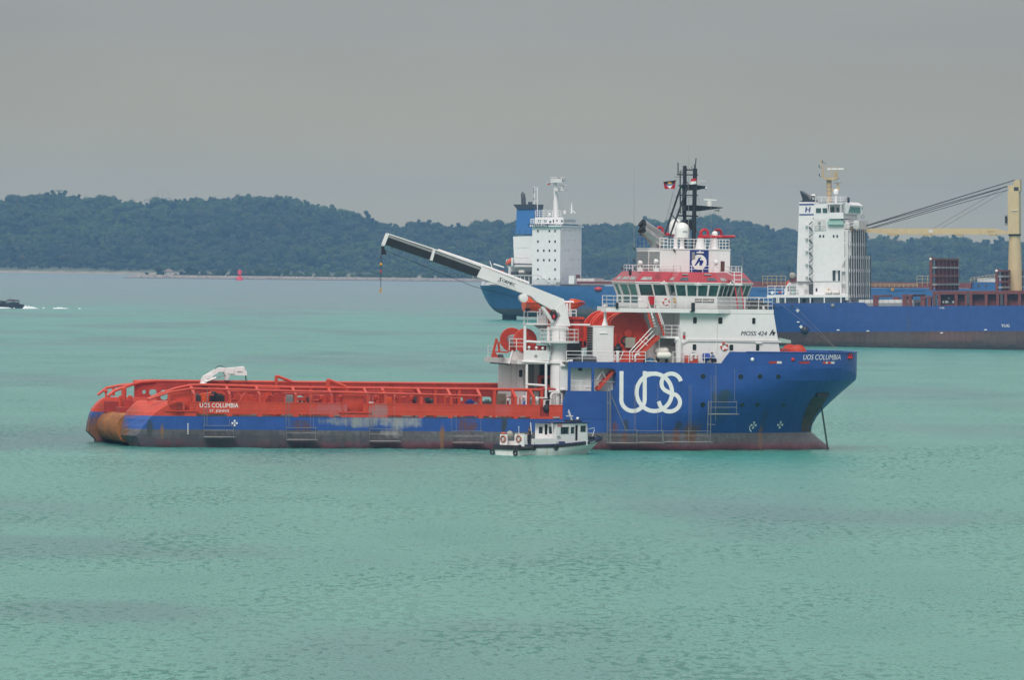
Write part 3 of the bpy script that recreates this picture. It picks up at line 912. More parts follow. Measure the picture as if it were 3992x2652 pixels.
RUST = (0.16, 0.06, 0.02); SCUM = (0.165, 0.16, 0.17); DK = (0.035, 0.045, 0.04)
def hp(p): r = q(p, v=-B); return r.x, r.z
pat = []
def patch(p, ru, rw, col, amt): a = hp(p); pat.append((a[0], a[1], ru, rw, col, amt))
pat += [(2.3, 2.2, 1.1, .9, (.07, .06, .07), .85), (14, .75, 18, .85, (.045, .048, .06), .8), (3.4, 1.3, 1.1, 1.5, (0.17, 0.07, 0.025), 0.9), (4.6, 3.3, 1.0, 0.7, (0.25, 0.06, 0.03), 0.6)]
BARE = (0.25, 0.27, 0.28)
patch(z2(640, 640), 2.4, 0.55, BARE, 0.85); patch(z2(820, 640), 2.2, 0.6, BARE, 0.85); patch(z2(1230, 650), 2.2, 0.7, (0.30, 0.32, 0.32), 0.9)
patch(z2(1090, 610), 3.2, 0.3, BARE, 0.8); patch(z2(1130, 760), 1.1, 0.5, (0.34, 0.33, 0.32), 0.8)
for x in (150, 245): patch(z2(x, 690), 0.5, 0.7, (0.10, 0.05, 0.03), 0.75)
for x in (1855, 1945): patch(z2(x, 680), 0.55, 0.75, (0.13, 0.05, 0.02), 0.85)
patch(z2(2265, 660), 0.3, 0.9, DK, 0.9); patch(z2(1635, 800), 0.3, 1.2, (0.24, 0.11, 0.04), 0.85)
patch(z1(925, 800), 0.2, 0.9, (0.22, 0.11, 0.05), 0.9); patch(z1(800, 760), 0.35, 0.8, DK, 0.8)
patch(z2(480, 520), 1.6, 0.5, (0.42, 0.12, 0.12), 0.6)
patch(z5(435, 960), 0.35, 1.1, DK, 0.8); patch(z5(390, 1010), 0.35, 0.9, DK, 0.8)
patch(z5(820, 1200), 0.5, 0.8, (0.16, 0.05, 0.03), 0.8); patch(z5(930, 1330), 0.4, 0.6, RUST, 0.7); patch(z5(950, 1170), 0.4, 0.6, DK, 0.8)
patch(z5(1620, 1320), 0.5, 1.0, (0.17, 0.06, 0.03), 0.85); patch(z5(1640, 1180), 0.45, 0.5, DK, 0.9); patch(z5(1830, 1230), 1.2, 0.9, (0.10, 0.07, 0.045), 0.85); patch(z5(1830, 1340), 0.6, 0.7, RUST, 0.7)
patch(z8(600, 950), 1.1, 0.8, (0.03, 0.06, 0.06), 0.8); patch(z8(600, 1100), 1.2, 0.9, (0.03, 0.08, 0.14), 0.75)
patch(z8(1110, 1200), 0.5, 1.2, (0.03, 0.06, 0.13), 0.8); patch(z8(1090, 1370), 0.3, 1.3, (0.24, 0.11, 0.05), 0.8)
M['hull'] = hullmat('supply_ship_hull', 1.68, (0.62, 0.14), (0.16, 0.040, 0.058), SCUM, (0.020, 0.078, 0.295), (0.56, 0.055, 0.024), 2.96, 46.4, pat)

# ---- stem and flare
stem = [(q(z8(*p), v=0).z, q(z8(*p), v=0).x) for p in ((1970, 475), (1970, 760), (1880, 840), (1780, 930), (1650, 1060), (1560, 1170), (1525, 1250), (1520, 1310), (1560, 1350), (1640, 1410), (1700, 1460))]
stem.sort()
BOW = stem[-1][1]
def xs_(w):
    if w <= stem[0][0]: return stem[0][1] - (stem[0][0] - w) * -0.6
    for (a, p), (b, r) in zip(stem[:-1], stem[1:]):
        if a <= w <= b: return p + (r - p) * (w - a) / max(1e-6, b - a)
    return BOW
def Le(w): return interp([(-1, 25), (1.7, 22), (4, 18), (6, 14.5), (8.1, 11.5), (9.6, 11.0)], w)
def gq(t, w):
    if t <= 0: return 0.0
    if t >= 1: return 1.0
    k = min(1, max(0, (w - 0.5) / 7.5))
    p, r = 1.7 + 0.5 * k, 1.25 + 0.75 * k
    return (1 - (1 - t) ** p) ** (1 / r)
def wk(u):
    if u < 73: return 8.12
    t = (u - 73) / (BOW - 73)
    return 8.12 - 1.25 * t ** 2.2
def hb0(u, w): return B * gq((xs_(w) - u) / Le(w), w)
def hb(u, w):
    k = wk(min(u, BOW))
    if w >= k: return B * gq((BOW - u) / Le(8.1), 8.1)
    # flare fades into the knuckle
    return min(hb0(u, w), B * gq((BOW - u) / Le(8.1), 8.1))
U2 = q(z5(826, 600), v=-B).x              # fore end of the side opening
UA = 46.6                                   # aft end of the high side
WTOP = 8.5
def side_pt(u, w, off=0.0): return Vector((u, -hb(u, w) - off, w))

def fore_hull():
    ws = [-1.0, -0.4, 0.1, 0.5, 1.0, 1.68, 2.4, 3.2, 4.0, 4.8, 5.6, 6.3, 6.9, 7.4, 7.8, 8.12, WTOP]
    n = 54
    m = MB()
    rows = []
    for w in ws:
        r = []
        for i in range(n + 1):
            s = i / n
            s = 1 - (1 - s) ** 1.5
            u = U2 + (xs_(w) - U2) * s
            ww = w
            if 7.3 < w < WTOP and u > 70:      # lets the knuckle line sweep down to the stem
                pass
            r.append((u, -hb(u, ww) if i < n else 0.0, ww))
        rows.append(r)
    vs = [p for r in rows for p in r]
    k = n + 1
    fs = [(j * k + i, j * k + i + 1, (j + 1) * k + i + 1, (j + 1) * k + i) for j in range(len(ws) - 1) for i in range(n)]
    m.add(vs, fs)
    m.mirror()
    # aft bulkhead at the end of the opening
    m.quad((U2, -B, -1), (U2, B, -1), (U2, B, WTOP), (U2, -B, WTOP))
    bh = m.build('bow_hull', M['hull'], tug, True)
    try: bh.data.set_sharp_from_angle(angle=math.radians(14))
    except Exception: pass
    d = MB()
    top = [(U2 + (BOW - U2) * i / 40, hb(U2 + (BOW - U2) * i / 40, 8.2)) for i in range(41)]
    poly = [(u, -h + 0.02) for u, h in top] + [(u, h - 0.02) for u, h in reversed(top[:-1])]
    poly = [(UA, -B + .02)] + poly + [(UA, B - .02)]
    d.plan(poly, 8.36, 8.46)
    d.build('forecastle_deck', M['deckgreen'], tug)
fore_hull()

# ---- parallel middle and stern
def mid_hull():
    m = MB()
    m.box(9.38, -B, -1.5, 46.4, B, 2.95)
    WO = q(z5(300, 735), v=-B).z
    m.loft([(46.4, -B, -1.5), (46.4, B, -1.5), (46.4, B, 2.95), (46.4, -B, 2.95)], [(U2, -B, -1.5), (U2, B, -1.5), (U2, B, 2.95), (U2, -B, 2.95)])
    m.build('aft_hull', M['hull'], tug)
    # side plating round the opening: sloped aft edge, two posts, top beam
    pl = 0.25
    b_ = UW(zi(1790, 830), -B)
    tw = q(z5(300, 440), v=-B).z
    for s in (-1, 1):
        mm = MB(); v0, v1 = s * B, s * (B - pl)
        mm.prism([(46.4, 2.97), (U2, 2.97), (U2, WO), (b_[0], WO), (46.4, 4.4)], v0, v1)
        mm.prism([(UA + .3, tw), (U2, tw), (U2, WTOP), (UA + .3, WTOP)], v0, v1)
        for x0, x1 in ((212, 244), (514, 544)):
            u0, u1 = q(z5(x0, 600), v=-B).x, q(z5(x1, 600), v=-B).x
            mm.box(u0, v0, WO, u1, v1, tw)
        mm.prism([(U2, tw), (U2 - .55, tw), (U2 - .16, tw - .16), (U2, tw - .55)], v0, v1)
        mm.prism([(U2, WO), (U2, WO + .7), (U2 - .2, WO + .2), (U2 - .7, WO)], v0, v1)
        mm.build('side_plating', M['blue'], tug)
    # walkway floor and inner white wall behind the opening
    f = MB(); f.box(46.9, -B + .26, WO - .12, U2 + 1.5, -7.2, WO - .01); f.build('walkway_floor', M['deckgreen'], tug)
    w_ = MB(); w_.box(47.2, -7.3, 2.9, U2 + 1.6, -7.1, 8.36)
    w_.box(U2 + .9, -7.32, WO, U2 + 1.0, -B + .3, 8.36)
    iw = w_.build('inner_wall', M['white'], tug)
    d = MB()
    e0, e1 = q(z5(440, 475), v=-7.3), q(z5(508, 695), v=-7.3)
    d.box(e0.x, -7.36, e1.z, e1.x + .1, -7.29, e0.z)
    d.build('door', M['white'], iw)
    s_ = MB(); e = q(z5(365, 460), v=-7.3); s_.box(e.x - .18, -7.4, e.z - .14, e.x + .18, -7.29, e.z + .14); s_.build('vent_box', M['brownplate'], iw)
    # steep red stair inside the opening
    st = MB(); p0, p1 = q(z5(575, 715), v=-7.8), q(z5(800, 455), v=-7.8)
    for v in (-8.15, -7.45):
        a, b2 = Vector((p0.x, v, p0.z)), Vector((p1.x, v, p1.z)); st.bar(a, b2, .08, .32)
    n = 9
    for i in range(1, n):
        r = p0.lerp(p1, i / n); st.box(r.x - .14, -8.15, r.z - .02, r.x + .14, -7.45, r.z + .02)
    so = st.build('stair', M['red'], tug)
    hr = MB(); off = Vector((-.55, 0, .75))
    hr.tube([p0 + Vector((-.1, -.35, .9)), p0.lerp(p1, .9) + off], .035, 6)
    for i in (.1, .5, .85): hr.tube([p0.lerp(p1, i) + Vector((0, -.35, 0)), p0.lerp(p1, i) + Vector((-.45, -.35, .8))], .03, 5)
    hr.build('handrail', M['white'], so)
    r = MB()
    rail(r, [(47.0, -B + .12, WO), (49.4, -B + .12, WO)], 1.0, 2, 1.2, .03)
    r.build('opening_rail', M['white'], tug)
mid_hull()

# ---- stern: sloped quarters either side of the roller
def stern():
    # profile of the quarter (z1 pixels) read on v=-7
    prof = [(580, 905), (570, 900), (500, 830), (505, 780), (512, 735), (532, 660), (560, 590), (610, 530), (650, 497), (690, 476)]
    cut = [0.2, 0.25, 0.6, 0.9, 1.1, 1.5, 1.9, 2.3, 2.5, 2.7]
    rows = []
    for (x, y), c in zip(prof, cut):
        a = q(z1(x, y), v=-5.9)
        rows.append((a.x, a.z, c))
    rows.insert(0, (rows[0][0] + .5, -1.2, .2))
    for s in (1, -1):
        m = MB()
        vs, fs = [], []
        for (u, w, c) in rows:
            top = max(0.0, (w - 3.0) / 1.4)
            vs += [(u + .1, -5.25 - .25 * top, w), (u, -5.9, w), (u + .02, -6.3, w), (u + c * .5 + .2, -7.5, w), (u + c + .4, -B, w), (9.38, -B, w), (9.38, -5.3 - .25 * top, w)]
        k = 7
        if s < 0: vs = [(x - 1.2 * min(1, (9.38 - x) / 3), y, z) for x, y, z in vs]
        for j in range(len(rows) - 1):
            for i in range(k):
                fs.append((j * k + i, j * k + (i + 1) % k, (j + 1) * k + (i + 1) % k, (j + 1) * k + i))
        fs.append(tuple(range((len(rows) - 1) * k, len(rows) * k)))
        m.add(vs, fs)
        if s < 0: m.v = [(x, -y, z) for x, y, z in m.v]
        m.build('stern_quarter', M['hull'], tug, False)
    # roller
    rl = MB()
    ctr = (4.85, 0, 1.62)
    R0 = 1.40
    rl.lathe(ctr, [(R0 * .6, -5.2), (R0, -5.15), (R0, -1.7), (R0 + .03, -1.65), (R0 + .03, -1.55), (R0, -1.5), (R0, 1.5), (R0 + .03, 1.55), (R0 + .03, 1.65), (R0, 1.7), (R0, 5.15), (R0 * .6, 5.2)], 40, 'y')
    m_, t, b, N, Lk = newmat('rusty_roller')
    oc = objcoord(t)
    n1 = noise_(t, oc, 1.1, 6, .65, (1, .35, 1)); n2 = noise_(t, oc, 6, 4, .7)
    c = mixnode(t, mapr(t, n1, .3, .7), (0.21, 0.070, 0.017), (0.42, 0.155, 0.028))
    c = mixnode(t, mapr(t, n2, .45, .7, 0, .6), c, (0.09, 0.04, 0.02))
    Lk(c, b.inputs['Base Color']); b.inputs['Roughness'].default_value = .75; Lk(bump_(t, n2, .02, .4), b.inputs['Normal'])
    M['rust'] = m_
    rl.build('stern_roller', m_, tug, True)
    # apron between the quarters behind the roller
    a = MB(); a.box(6.6, -5.22, -1, 9.36, 5.22, 2.6); a.build('stern_apron', M['reddark'], tug)
    # hose posts, shark jaws and guide pins
    for nm, x, y0, y1, v, wd in (('guide_pin', 595, 520, 430, 1.5, .42), ('guide_pin', 495, 500, 432, 2.8, .3), ('guide_pin', 530, 575, 350, 3.6, .5)):
        p = q(z1(x, y0), v=v); p2 = q(z1(x, y1), v=v)
        g = MB(); g.lathe((p.x, v, 2.9), [(wd / 2, 0), (wd / 2, p2.z - 2.9), (wd * .35, p2.z - 2.85)], 12); g.build(nm, M['red'], tug, True)
    g = MB(); p = q(z1(560, 545), v=1.0); g.box(p.x - .9, -.4, 2.9, p.x + 1.4, 2.2, p.z); g.box(p.x - .3, .4, 2.9, p.x + .5, .9, p.z + .7); g.box(p.x + .2, 1.5, 2.9, p.x + .8, 2.0, p.z + .5); g.build('tow_jaw', M['redshade'], tug)
    g = MB(); p = q(z1(420, 460), v=4.4); g.box(p.x - .7, 3.8, 2.9, p.x + .7, 5.2, p.z - .25); g.build('winch_box', M['reddark'], tug)
    g = MB(); p = q(z1(347, 430), v=6.2); g.tube([(p.x, 6.2, 3.2), (p.x, 6.2, p.z + .4)], .09, 8); g.ball((p.x, 6.2, p.z + .45), .2, 10, 6); g.build('stern_light', M['red'], tug)
stern()

# ---- bulwarks and cargo rails along the open deck
def aft_deck():
    d = MB(); d.box(8.5, -B + .3, 2.955, 46.3, B - .3, 3.0)
    dk = d.build('cargo_deck', M['deck'], tug)
    # starboard strake with freeing slots and step recesses
    u0, u1 = 9.2, 46.38
    wt = 4.28
    def S(p): u, w = UW(p, -B); return (u - u0) / (u1 - u0), (w - 2.962) / (wt - 2.962)
    ops = []
    for f, a, b_ in ((z1, 950, 995), (z1, 1275, 1590), (z1, 1640, 1895), (z1, 1950, 2265), (z2, 165, 480), (z2, 530, 600), (z2, 1080, 1395), (z2, 1445, 1700), (z2, 1745, 2005), (z2, 2055, 2370), (zi, 705, 985), (zi, 1500, 1660)):
        s0, s1 = S(f(a, 600))[0], S(f(b_, 600))[0]
        ops.append((s0, 0.0, s1, 0.17))
    ops.append((S(z2(665, 500))[0], .42, S(z2(825, 500))[0], 1.0))
    ops.append((S(z1(1045, 500))[0], .42, S(z1(1205, 500))[0], 1.0))
    ops.append((S(zi(1200, 1300))[0], 0.17, S(zi(1400, 1300))[0], 1.0))
    ops = [(max(0.0, o[0]), o[1], min(1.0, o[2]), o[3]) for o in ops]
    P = lambda u, w, v=-B: (u, v, w)
    m = MB()
    m.panel(P(u0, 2.962), P(u1, 2.962), P(u1, wt), P(u0, wt), ops, .16, (0, -1, 0))
    m.panel(P(u0, 2.962, -B + .16), P(u1, 2.962, -B + .16), P(u1, wt, -B + .16), P(u0, wt, -B + .16), ops, .0, (0, -1, 0))
    for a, b_ in ((u0, None),):
        pass
    segs = sorted([(o[0], o[2]) for o in ops if o[3] == 1.0])
    cur = 0.0
    for a, b_ in segs + [(1.0, 1.0)]:
        if a > cur: m.box(u0 + cur * (u1 - u0), -B - .03, wt - .05, u0 + a * (u1 - u0), -B + .19, wt + .05)
        cur = b_
    mt = hullmat('bulwark_paint', 1.0, (-3, .1), (.3, .05, .03), (.3, .1, .1), (0.56, 0.055, 0.024), None, None, None,
                 [(UW(z2(560, 520), -B)[0], 3.7, 2.6, .8, (.42, .13, .13), .7), (UW(z2(980, 540), -B)[0], 3.5, 1.1, .9, (.33, .18, .17), .85), (UW(z1(800, 560), -B)[0], 3.6, 1.2, .7, (.55, .10, .08), .6), (UW(zi(350, 1300), -B)[0], 3.8, 1.2, .6, (.50, .09, .08), .7)])
    m.build('bulwark', mt, tug, fix=False)
    for f, x, y in ((z2, 745, 490), (z1, 1125, 500)):
        r = MB(); a, w_ = UW(f(x, y), -B)
        r.box(a - 1.0, -7.9, 3.0, a + 1.0, -7.75, 5.2); r.box(a - 1.15, -8.45, 3.3, a - 1.0, -7.6, 4.3); r.box(a + 1.0, -8.45, 3.3, a + 1.15, -7.6, 4.3)
        r.bar((a - 1.6, -8.66, 3.42), (a + 1.6, -8.66, 3.42), .1)
        r.bar((a - 1.35, -8.62, 4.2), (a - 1.1, -8.62, 3.5), .08); r.bar((a + 1.35, -8.62, 4.2), (a + 1.1, -8.62, 3.5), .08)
        r.build('pilot_step', M['red'], tug)
    # inner crash rail: heavy tube on posts, sloping to the stern
    for s in (-1, 1):
        v = s * 6.8
        crash = [q(z1(770, 465), v=-6.8), q(z1(900, 410), v=-6.8), q(z1(1060, 355), v=-6.8), q(z1(1200, 325), v=-6.8), q(z1(1330, 318), v=-6.8)]
        c = MB()
        c.tube([(p.x, v, p.z) for p in crash] + [(20, v, 5.72), (46.2, v, 5.72)], .15, 10)
        if s < 0:
            c.build('crash_rail', M['red'], tug, True)
            for i, (f, x) in enumerate(((z1, 1240), (z1, 1700), (z1, 2080), (z2, 290), (z2, 655), (z2, 1020), (z2, 1205), (z2, 1565), (z2, 1810), (zi, 165), (zi, 585), (zi, 930), (zi, 1235))):
                u = q(f(x, 400), v=-6.8).x
                pm = MB(); pm.box(u - .14, -6.95, 3.0, u + .14, -6.65, 5.62); pm.build('rail_post', M['red'], tug)
        else:
            pts = [(p.x - .4, v + .7, p.z) for p in crash[:4]]
            c2 = MB(); c2.tube([q(z1(355, 450), v=7.0), q(z1(430, 380), v=7.0), q(z1(600, 318), v=7.0), q(z1(700, 290), v=7.3), q(z1(850, 278), v=7.4)], .16, 8)
            c2.tube([q(z1(265, 420), v=8.2), q(z1(350, 350), v=8.2), q(z1(480, 325), v=8.2), q(z1(590, 312), v=8.0)], .14, 8)
            for x, y0, y1 in ((427, 350, 430),): c2.tube([q(z1(x, y0), v=8.2), q(z1(x, y1), v=8.2)], .14, 6)
            c2.build('crash_rail', M['red'], tug, True)
    # outer pipe, stanchions and sloping brackets (starboard)
    outer = [q(z1(790, 465), v=-8.35), q(z1(1000, 392), v=-8.35), q(z1(1210, 357), v=-8.35), q(z1(1400, 360), v=-8.35)]
    o = MB(); o.tube(outer + [Vector((38.3, -8.35, 5.12))], .1, 8); o.build('rail_pipe', M['red'], tug, True)
    for f, x, hz in ((z1, 995, 1), (z1, 1250, 0), (z1, 1615, 0), (z1, 1920, 0), (z1, 2290, 0), (z2, 505, 0), (z2, 870, 0), (z2, 1055, 0), (z2, 1420, 0), (z2, 1725, 0), (z2, 2030, 0), (zi, 645, 0), (zi, 1055, 0)):
        u = q(f(x, 420), v=-8.35).x
        s = MB(); s.box(u - .13, -8.5, 4.2, u + .13, -8.2, 5.05)
        if not hz: s.bar((u, -8.35, 5.0), (u - .05, -6.95, 5.72), .24, .18)
        s.build('stanchion', M['red'], tug)
    # service pipes along the rail
    for nm, f, x0, x1, y, v, r in (('service_pipe', z2, 880, 1330, 325, -7.6, .07), ('service_pipe', z2, 900, 1250, 345, -7.9, .05), ('service_pipe', z1, 1620, 2350, 385, -7.5, .08), ('service_pipe', z2, 0, 860, 350, -7.7, .07), ('service_pipe', z2, 510, 870, 335, -7.3, .07), ('service_pipe', z1, 1900, 2120, 352, -7.3, .06)):
        a, b_ = q(f(x0, y), v=v), q(f(x1, y), v=v)
        s = MB(); s.tube([a, b_, b_ + Vector((.25, 0, -.5))], r, 6); s.build(nm, M['red'], tug, True)
    # port bulwark: high plate with frames and openings that show the sea
    vp = 7.5
    a0 = q(z1(640, 330), v=vp).x; a1 = 44.3; wt = 5.92; wb = 3.0
    def SP(p): r = q(p, v=vp - .0); return ((r.x - a0) / (a1 - a0), (r.z - wb) / (wt - wb))
    op = []
    for f, x0, y0, x1, y1 in ((z1, 722, 410, 757, 372), (z1, 792, 425, 868, 365), (z1, 905, 470, 985, 370), (z2, 145, 440, 230, 375), (z2, 1822, 430, 1848, 395), (z2, 2010, 450, 2140, 388), (zi, 665, 1200, 890, 860), (z1, 2300, 480, 2361, 428)):
        s0, t0 = SP(f(x0, y0)); s1, t1 = SP(f(x1, y1))
        op.append((max(0, s0), max(0, t0), min(1, s1), min(.98, t1)))
    m = MB()
    Q = lambda u, w, v=vp: (u, v, w)
    m.panel(Q(a0, wb), Q(a1, wb), Q(a1, wt), Q(a0, wt), op, .12, (0, -1, 0))
    m.panel(Q(a0, wb, vp + .12), Q(a1, wb, vp + .12), Q(a1, wt, vp + .12), Q(a0, wt, vp + .12), op, 0, (0, -1, 0))
    m.quad(Q(a0, wb), Q(a0, wt), Q(a0, wt, vp + .12), Q(a0, wb, vp + .12))
    # corner fillets of the openings
    for o in op:
        us, ue = a0 + o[0] * (a1 - a0), a0 + o[2] * (a1 - a0); ws, we = wb + o[1] * (wt - wb), wb + o[3] * (wt - wb)
        r = min(ue - us, we - ws) * .38
        for (cx, cz, sx, sz) in ((us, ws, 1, 1), (ue, ws, -1, 1), (ue, we, -1, -1), (us, we, 1, -1)):
            arc = [(cx + sx * (r - r * math.cos(t)), cz + sz * (r - r * math.sin(t))) for t in (0, .4, .785, 1.17, 1.5708)]
            m.prism([(cx, cz)] + arc, vp - .004, vp + .124)
    m.build('port_bulwark', M['redshade'], tug)
    c = MB(); c.tube([(a0 - .1, vp + .06, wt - .05)] + [(a0 + 1.5, vp + .06, wt + .02), (a1, vp + .06, wt + .02)], .14, 8); c.build('bulwark_cap', M['red'], tug, True)
    for i in range(17):
        u = a0 + 1.2 + i * 2.05
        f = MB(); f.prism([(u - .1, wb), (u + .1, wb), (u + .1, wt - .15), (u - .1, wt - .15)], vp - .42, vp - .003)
        if not any(a0 + o[0] * (a1 - a0) - .1 < u < a0 + o[2] * (a1 - a0) + .1 for o in op): f.build('frame', M['redshade'], tug)
    # crane arm rests on the port rail and on the starboard rail
    for f, pts, v in ((z1, ((2090, 290), (2085, 232), (2110, 232), (2260, 290)), vp), (z2, ((465, 290), (460, 218), (485, 218), (650, 285)), -6.8)):
        P_ = [q(f(*p), v=v) for p in pts]
        a = MB(); a.box(P_[0].x - .14, v - .15, 5.5, P_[0].x + .14, v + .15, P_[1].z + .05); a.tube([P_[1], P_[2], P_[3]], .15, 8)
        a.build('rail_horn', M['red'], tug)
    # deck gear seen between the rails
    rr = random.Random(3)
    gear = [(z1, 1450, 440, -4.5, 'black'), (z1, 1270, 460, -5, 'darksteel'), (z1, 1515, 462, -5, 'rubber'), (z2, 1525, 460, -5, 'darksteel'), (z2, 1920, 465, -5, 'logoblue'), (z2, 2095, 470, -4.5, 'darksteel')]
    for f, x, y, v, mt_ in gear:
        p = q(f(x, y), v=v); g = MB(); g.box(p.x - .38, v - .4, 3.0, p.x + .38, v + .4, p.z + .35); g.lathe((p.x, v, p.z + .35), [(.26, 0), (.22, .15)], 10)
        g.build('deck_box', M[mt_], tug)
    for f, x0, x1, y, v in ((z1, 1640, 1880, 470, -3), (z1, 1940, 2060, 440, -4), (z2, 380, 470, 455, -4), (z2, 300, 450, 420, -3.2), (z2, 660, 830, 440, -5.5), (z2, 940, 1010, 460, -4.2), (z2, 1110, 1180, 470, -4), (z1, 1400, 1560, 410, -3)):
        a, b_ = q(f(x0, y), v=v), q(f(x1, y), v=v)
        g = MB(); g.box(a.x, v - .5, 3.0, b_.x, v + .5, a.z + .1); g.box(a.x + .2, v - .6, a.z - .2, b_.x - .3, v + .3, a.z + .5)
        g.tube([(a.x, v - .55, 3.3), ((a.x + b_.x) / 2, v - .55, a.z + .7), (b_.x, v - .55, 3.6)], .1, 6)
        g.build('deck_winch', M['red'], tug)
    for k in range(46):                        # pipes, valves, lashing gear and lockers along the crash rail
        u, v, t_ = rr.uniform(10.5, 43), rr.uniform(-6.2, -3.5), rr.random()
        g = MB(); h_ = rr.uniform(4.3, 5.3)
        if t_ < .4: g.tube([(u, v, 3), (u, v, h_), (u + rr.uniform(.3, 1.2), v, h_ + .1)], rr.uniform(.05, .12), 6); nm = 'deck_pipe'
        elif t_ < .7: g.box(u, v, 3, u + rr.uniform(.3, 1.1), v + .5, h_ - .3); nm = 'deck_locker'
        else: g.lathe((u, v, 3), [(.12, 0), (.12, h_ - 3.4), (.28, h_ - 3.35), (.25, h_ - 3.0)], 10); nm = 'deck_vent'
        g.build(nm, M[rr.choice(('red', 'redshade', 'redshade', 'reddark', 'darksteel', 'grey', 'orange', 'offwhite'))], tug)
    for f, x in ((z2, 410, ), (z2, 605), (z2, 965), (z2, 1160), (z2, 1330)):
        p = q(f(x, 395), v=-6.7); g = MB(); g.lathe((p.x, -6.45, p.z - .25), [(.17, 0), (.2, .1), (.2, .4), (.1, .5)], 10); g.tube([(p.x, -6.45, 3.0), (p.x, -6.45, p.z - .2)], .05, 6); g.build('lamp_post', M['red'], tug)
    # coil of old rope hung on the rail, white fittings
    a, b_ = q(zi(210, 905), v=-7.0), q(zi(412, 1200), v=-7.0)
    for i in range(13):
        u = a.x + (b_.x - a.x) * (i + .5) / 13
        g = MB(); dz = rr.uniform(-.1, .08); g.tube([(u, -7.05, a.z + .02), (u + rr.uniform(-.03, .03), -7.1, (a.z + b_.z) / 2), (u + rr.uniform(-.03, .03), -7.05, b_.z + dz)], .052, 6)
        g.build('hanging_rope', M['rope'], tug)
    for f, x, y, v in ((zi, 468, 1040, -6.9), (zi, 1012, 1010, -6.9)):
        p = q(f(x, y), v=v); g = MB(); g.ball(p, .17, 10, 6); g.build('rail_fitting', M['offwhite'], tug)
    # slat vent, white bent pipe and blue drum near the deck-house
    a, b_ = q(zi(665, 860), v=4.5), q(zi(745, 1125), v=4.5)
    for i in range(8):
        zz = b_.z + (a.z - b_.z) * (i + .5) / 8
        g = MB(); g.box(a.x, 4.4, zz - .1, b_.x, 4.6, zz + .05); g.build('slat', M['white'], tug)
    g = MB(); g.tube([q(zi(780, 1210), v=-5), q(zi(780, 1000), v=-5), q(zi(800, 985), v=-5), q(zi(880, 985), v=-5), q(zi(900, 1010), v=-5)], .16, 10); g.build('vent_pipe', M['white'], tug, True)
    g = MB(); p = q(zi(850, 1150), v=-5.3); g.lathe((p.x, -5.3, 3.2), [(.28, 0), (.33, .15), (.33, p.z - 3.2), (.2, p.z - 3.1), (.1, p.z - 2.8)], 14); g.build('drum', M['bluebarrel'], tug, True)
    g = MB(); p = q(zi(1335, 1240), v=-8.4); g.ball(p, .33, 12, 8, 1.2); g.build('black_fender', M['rubber'], tug, True)
    for x in (1230, 1290, 1350): 
        g = MB(); p = q(zi(x, 1350), v=-8.3); g.box(p.x - .12, -8.35, 3.1, p.x + .12, -8.1, 4.1); g.build('fender_post', M['reddark'], tug)
aft_deck()

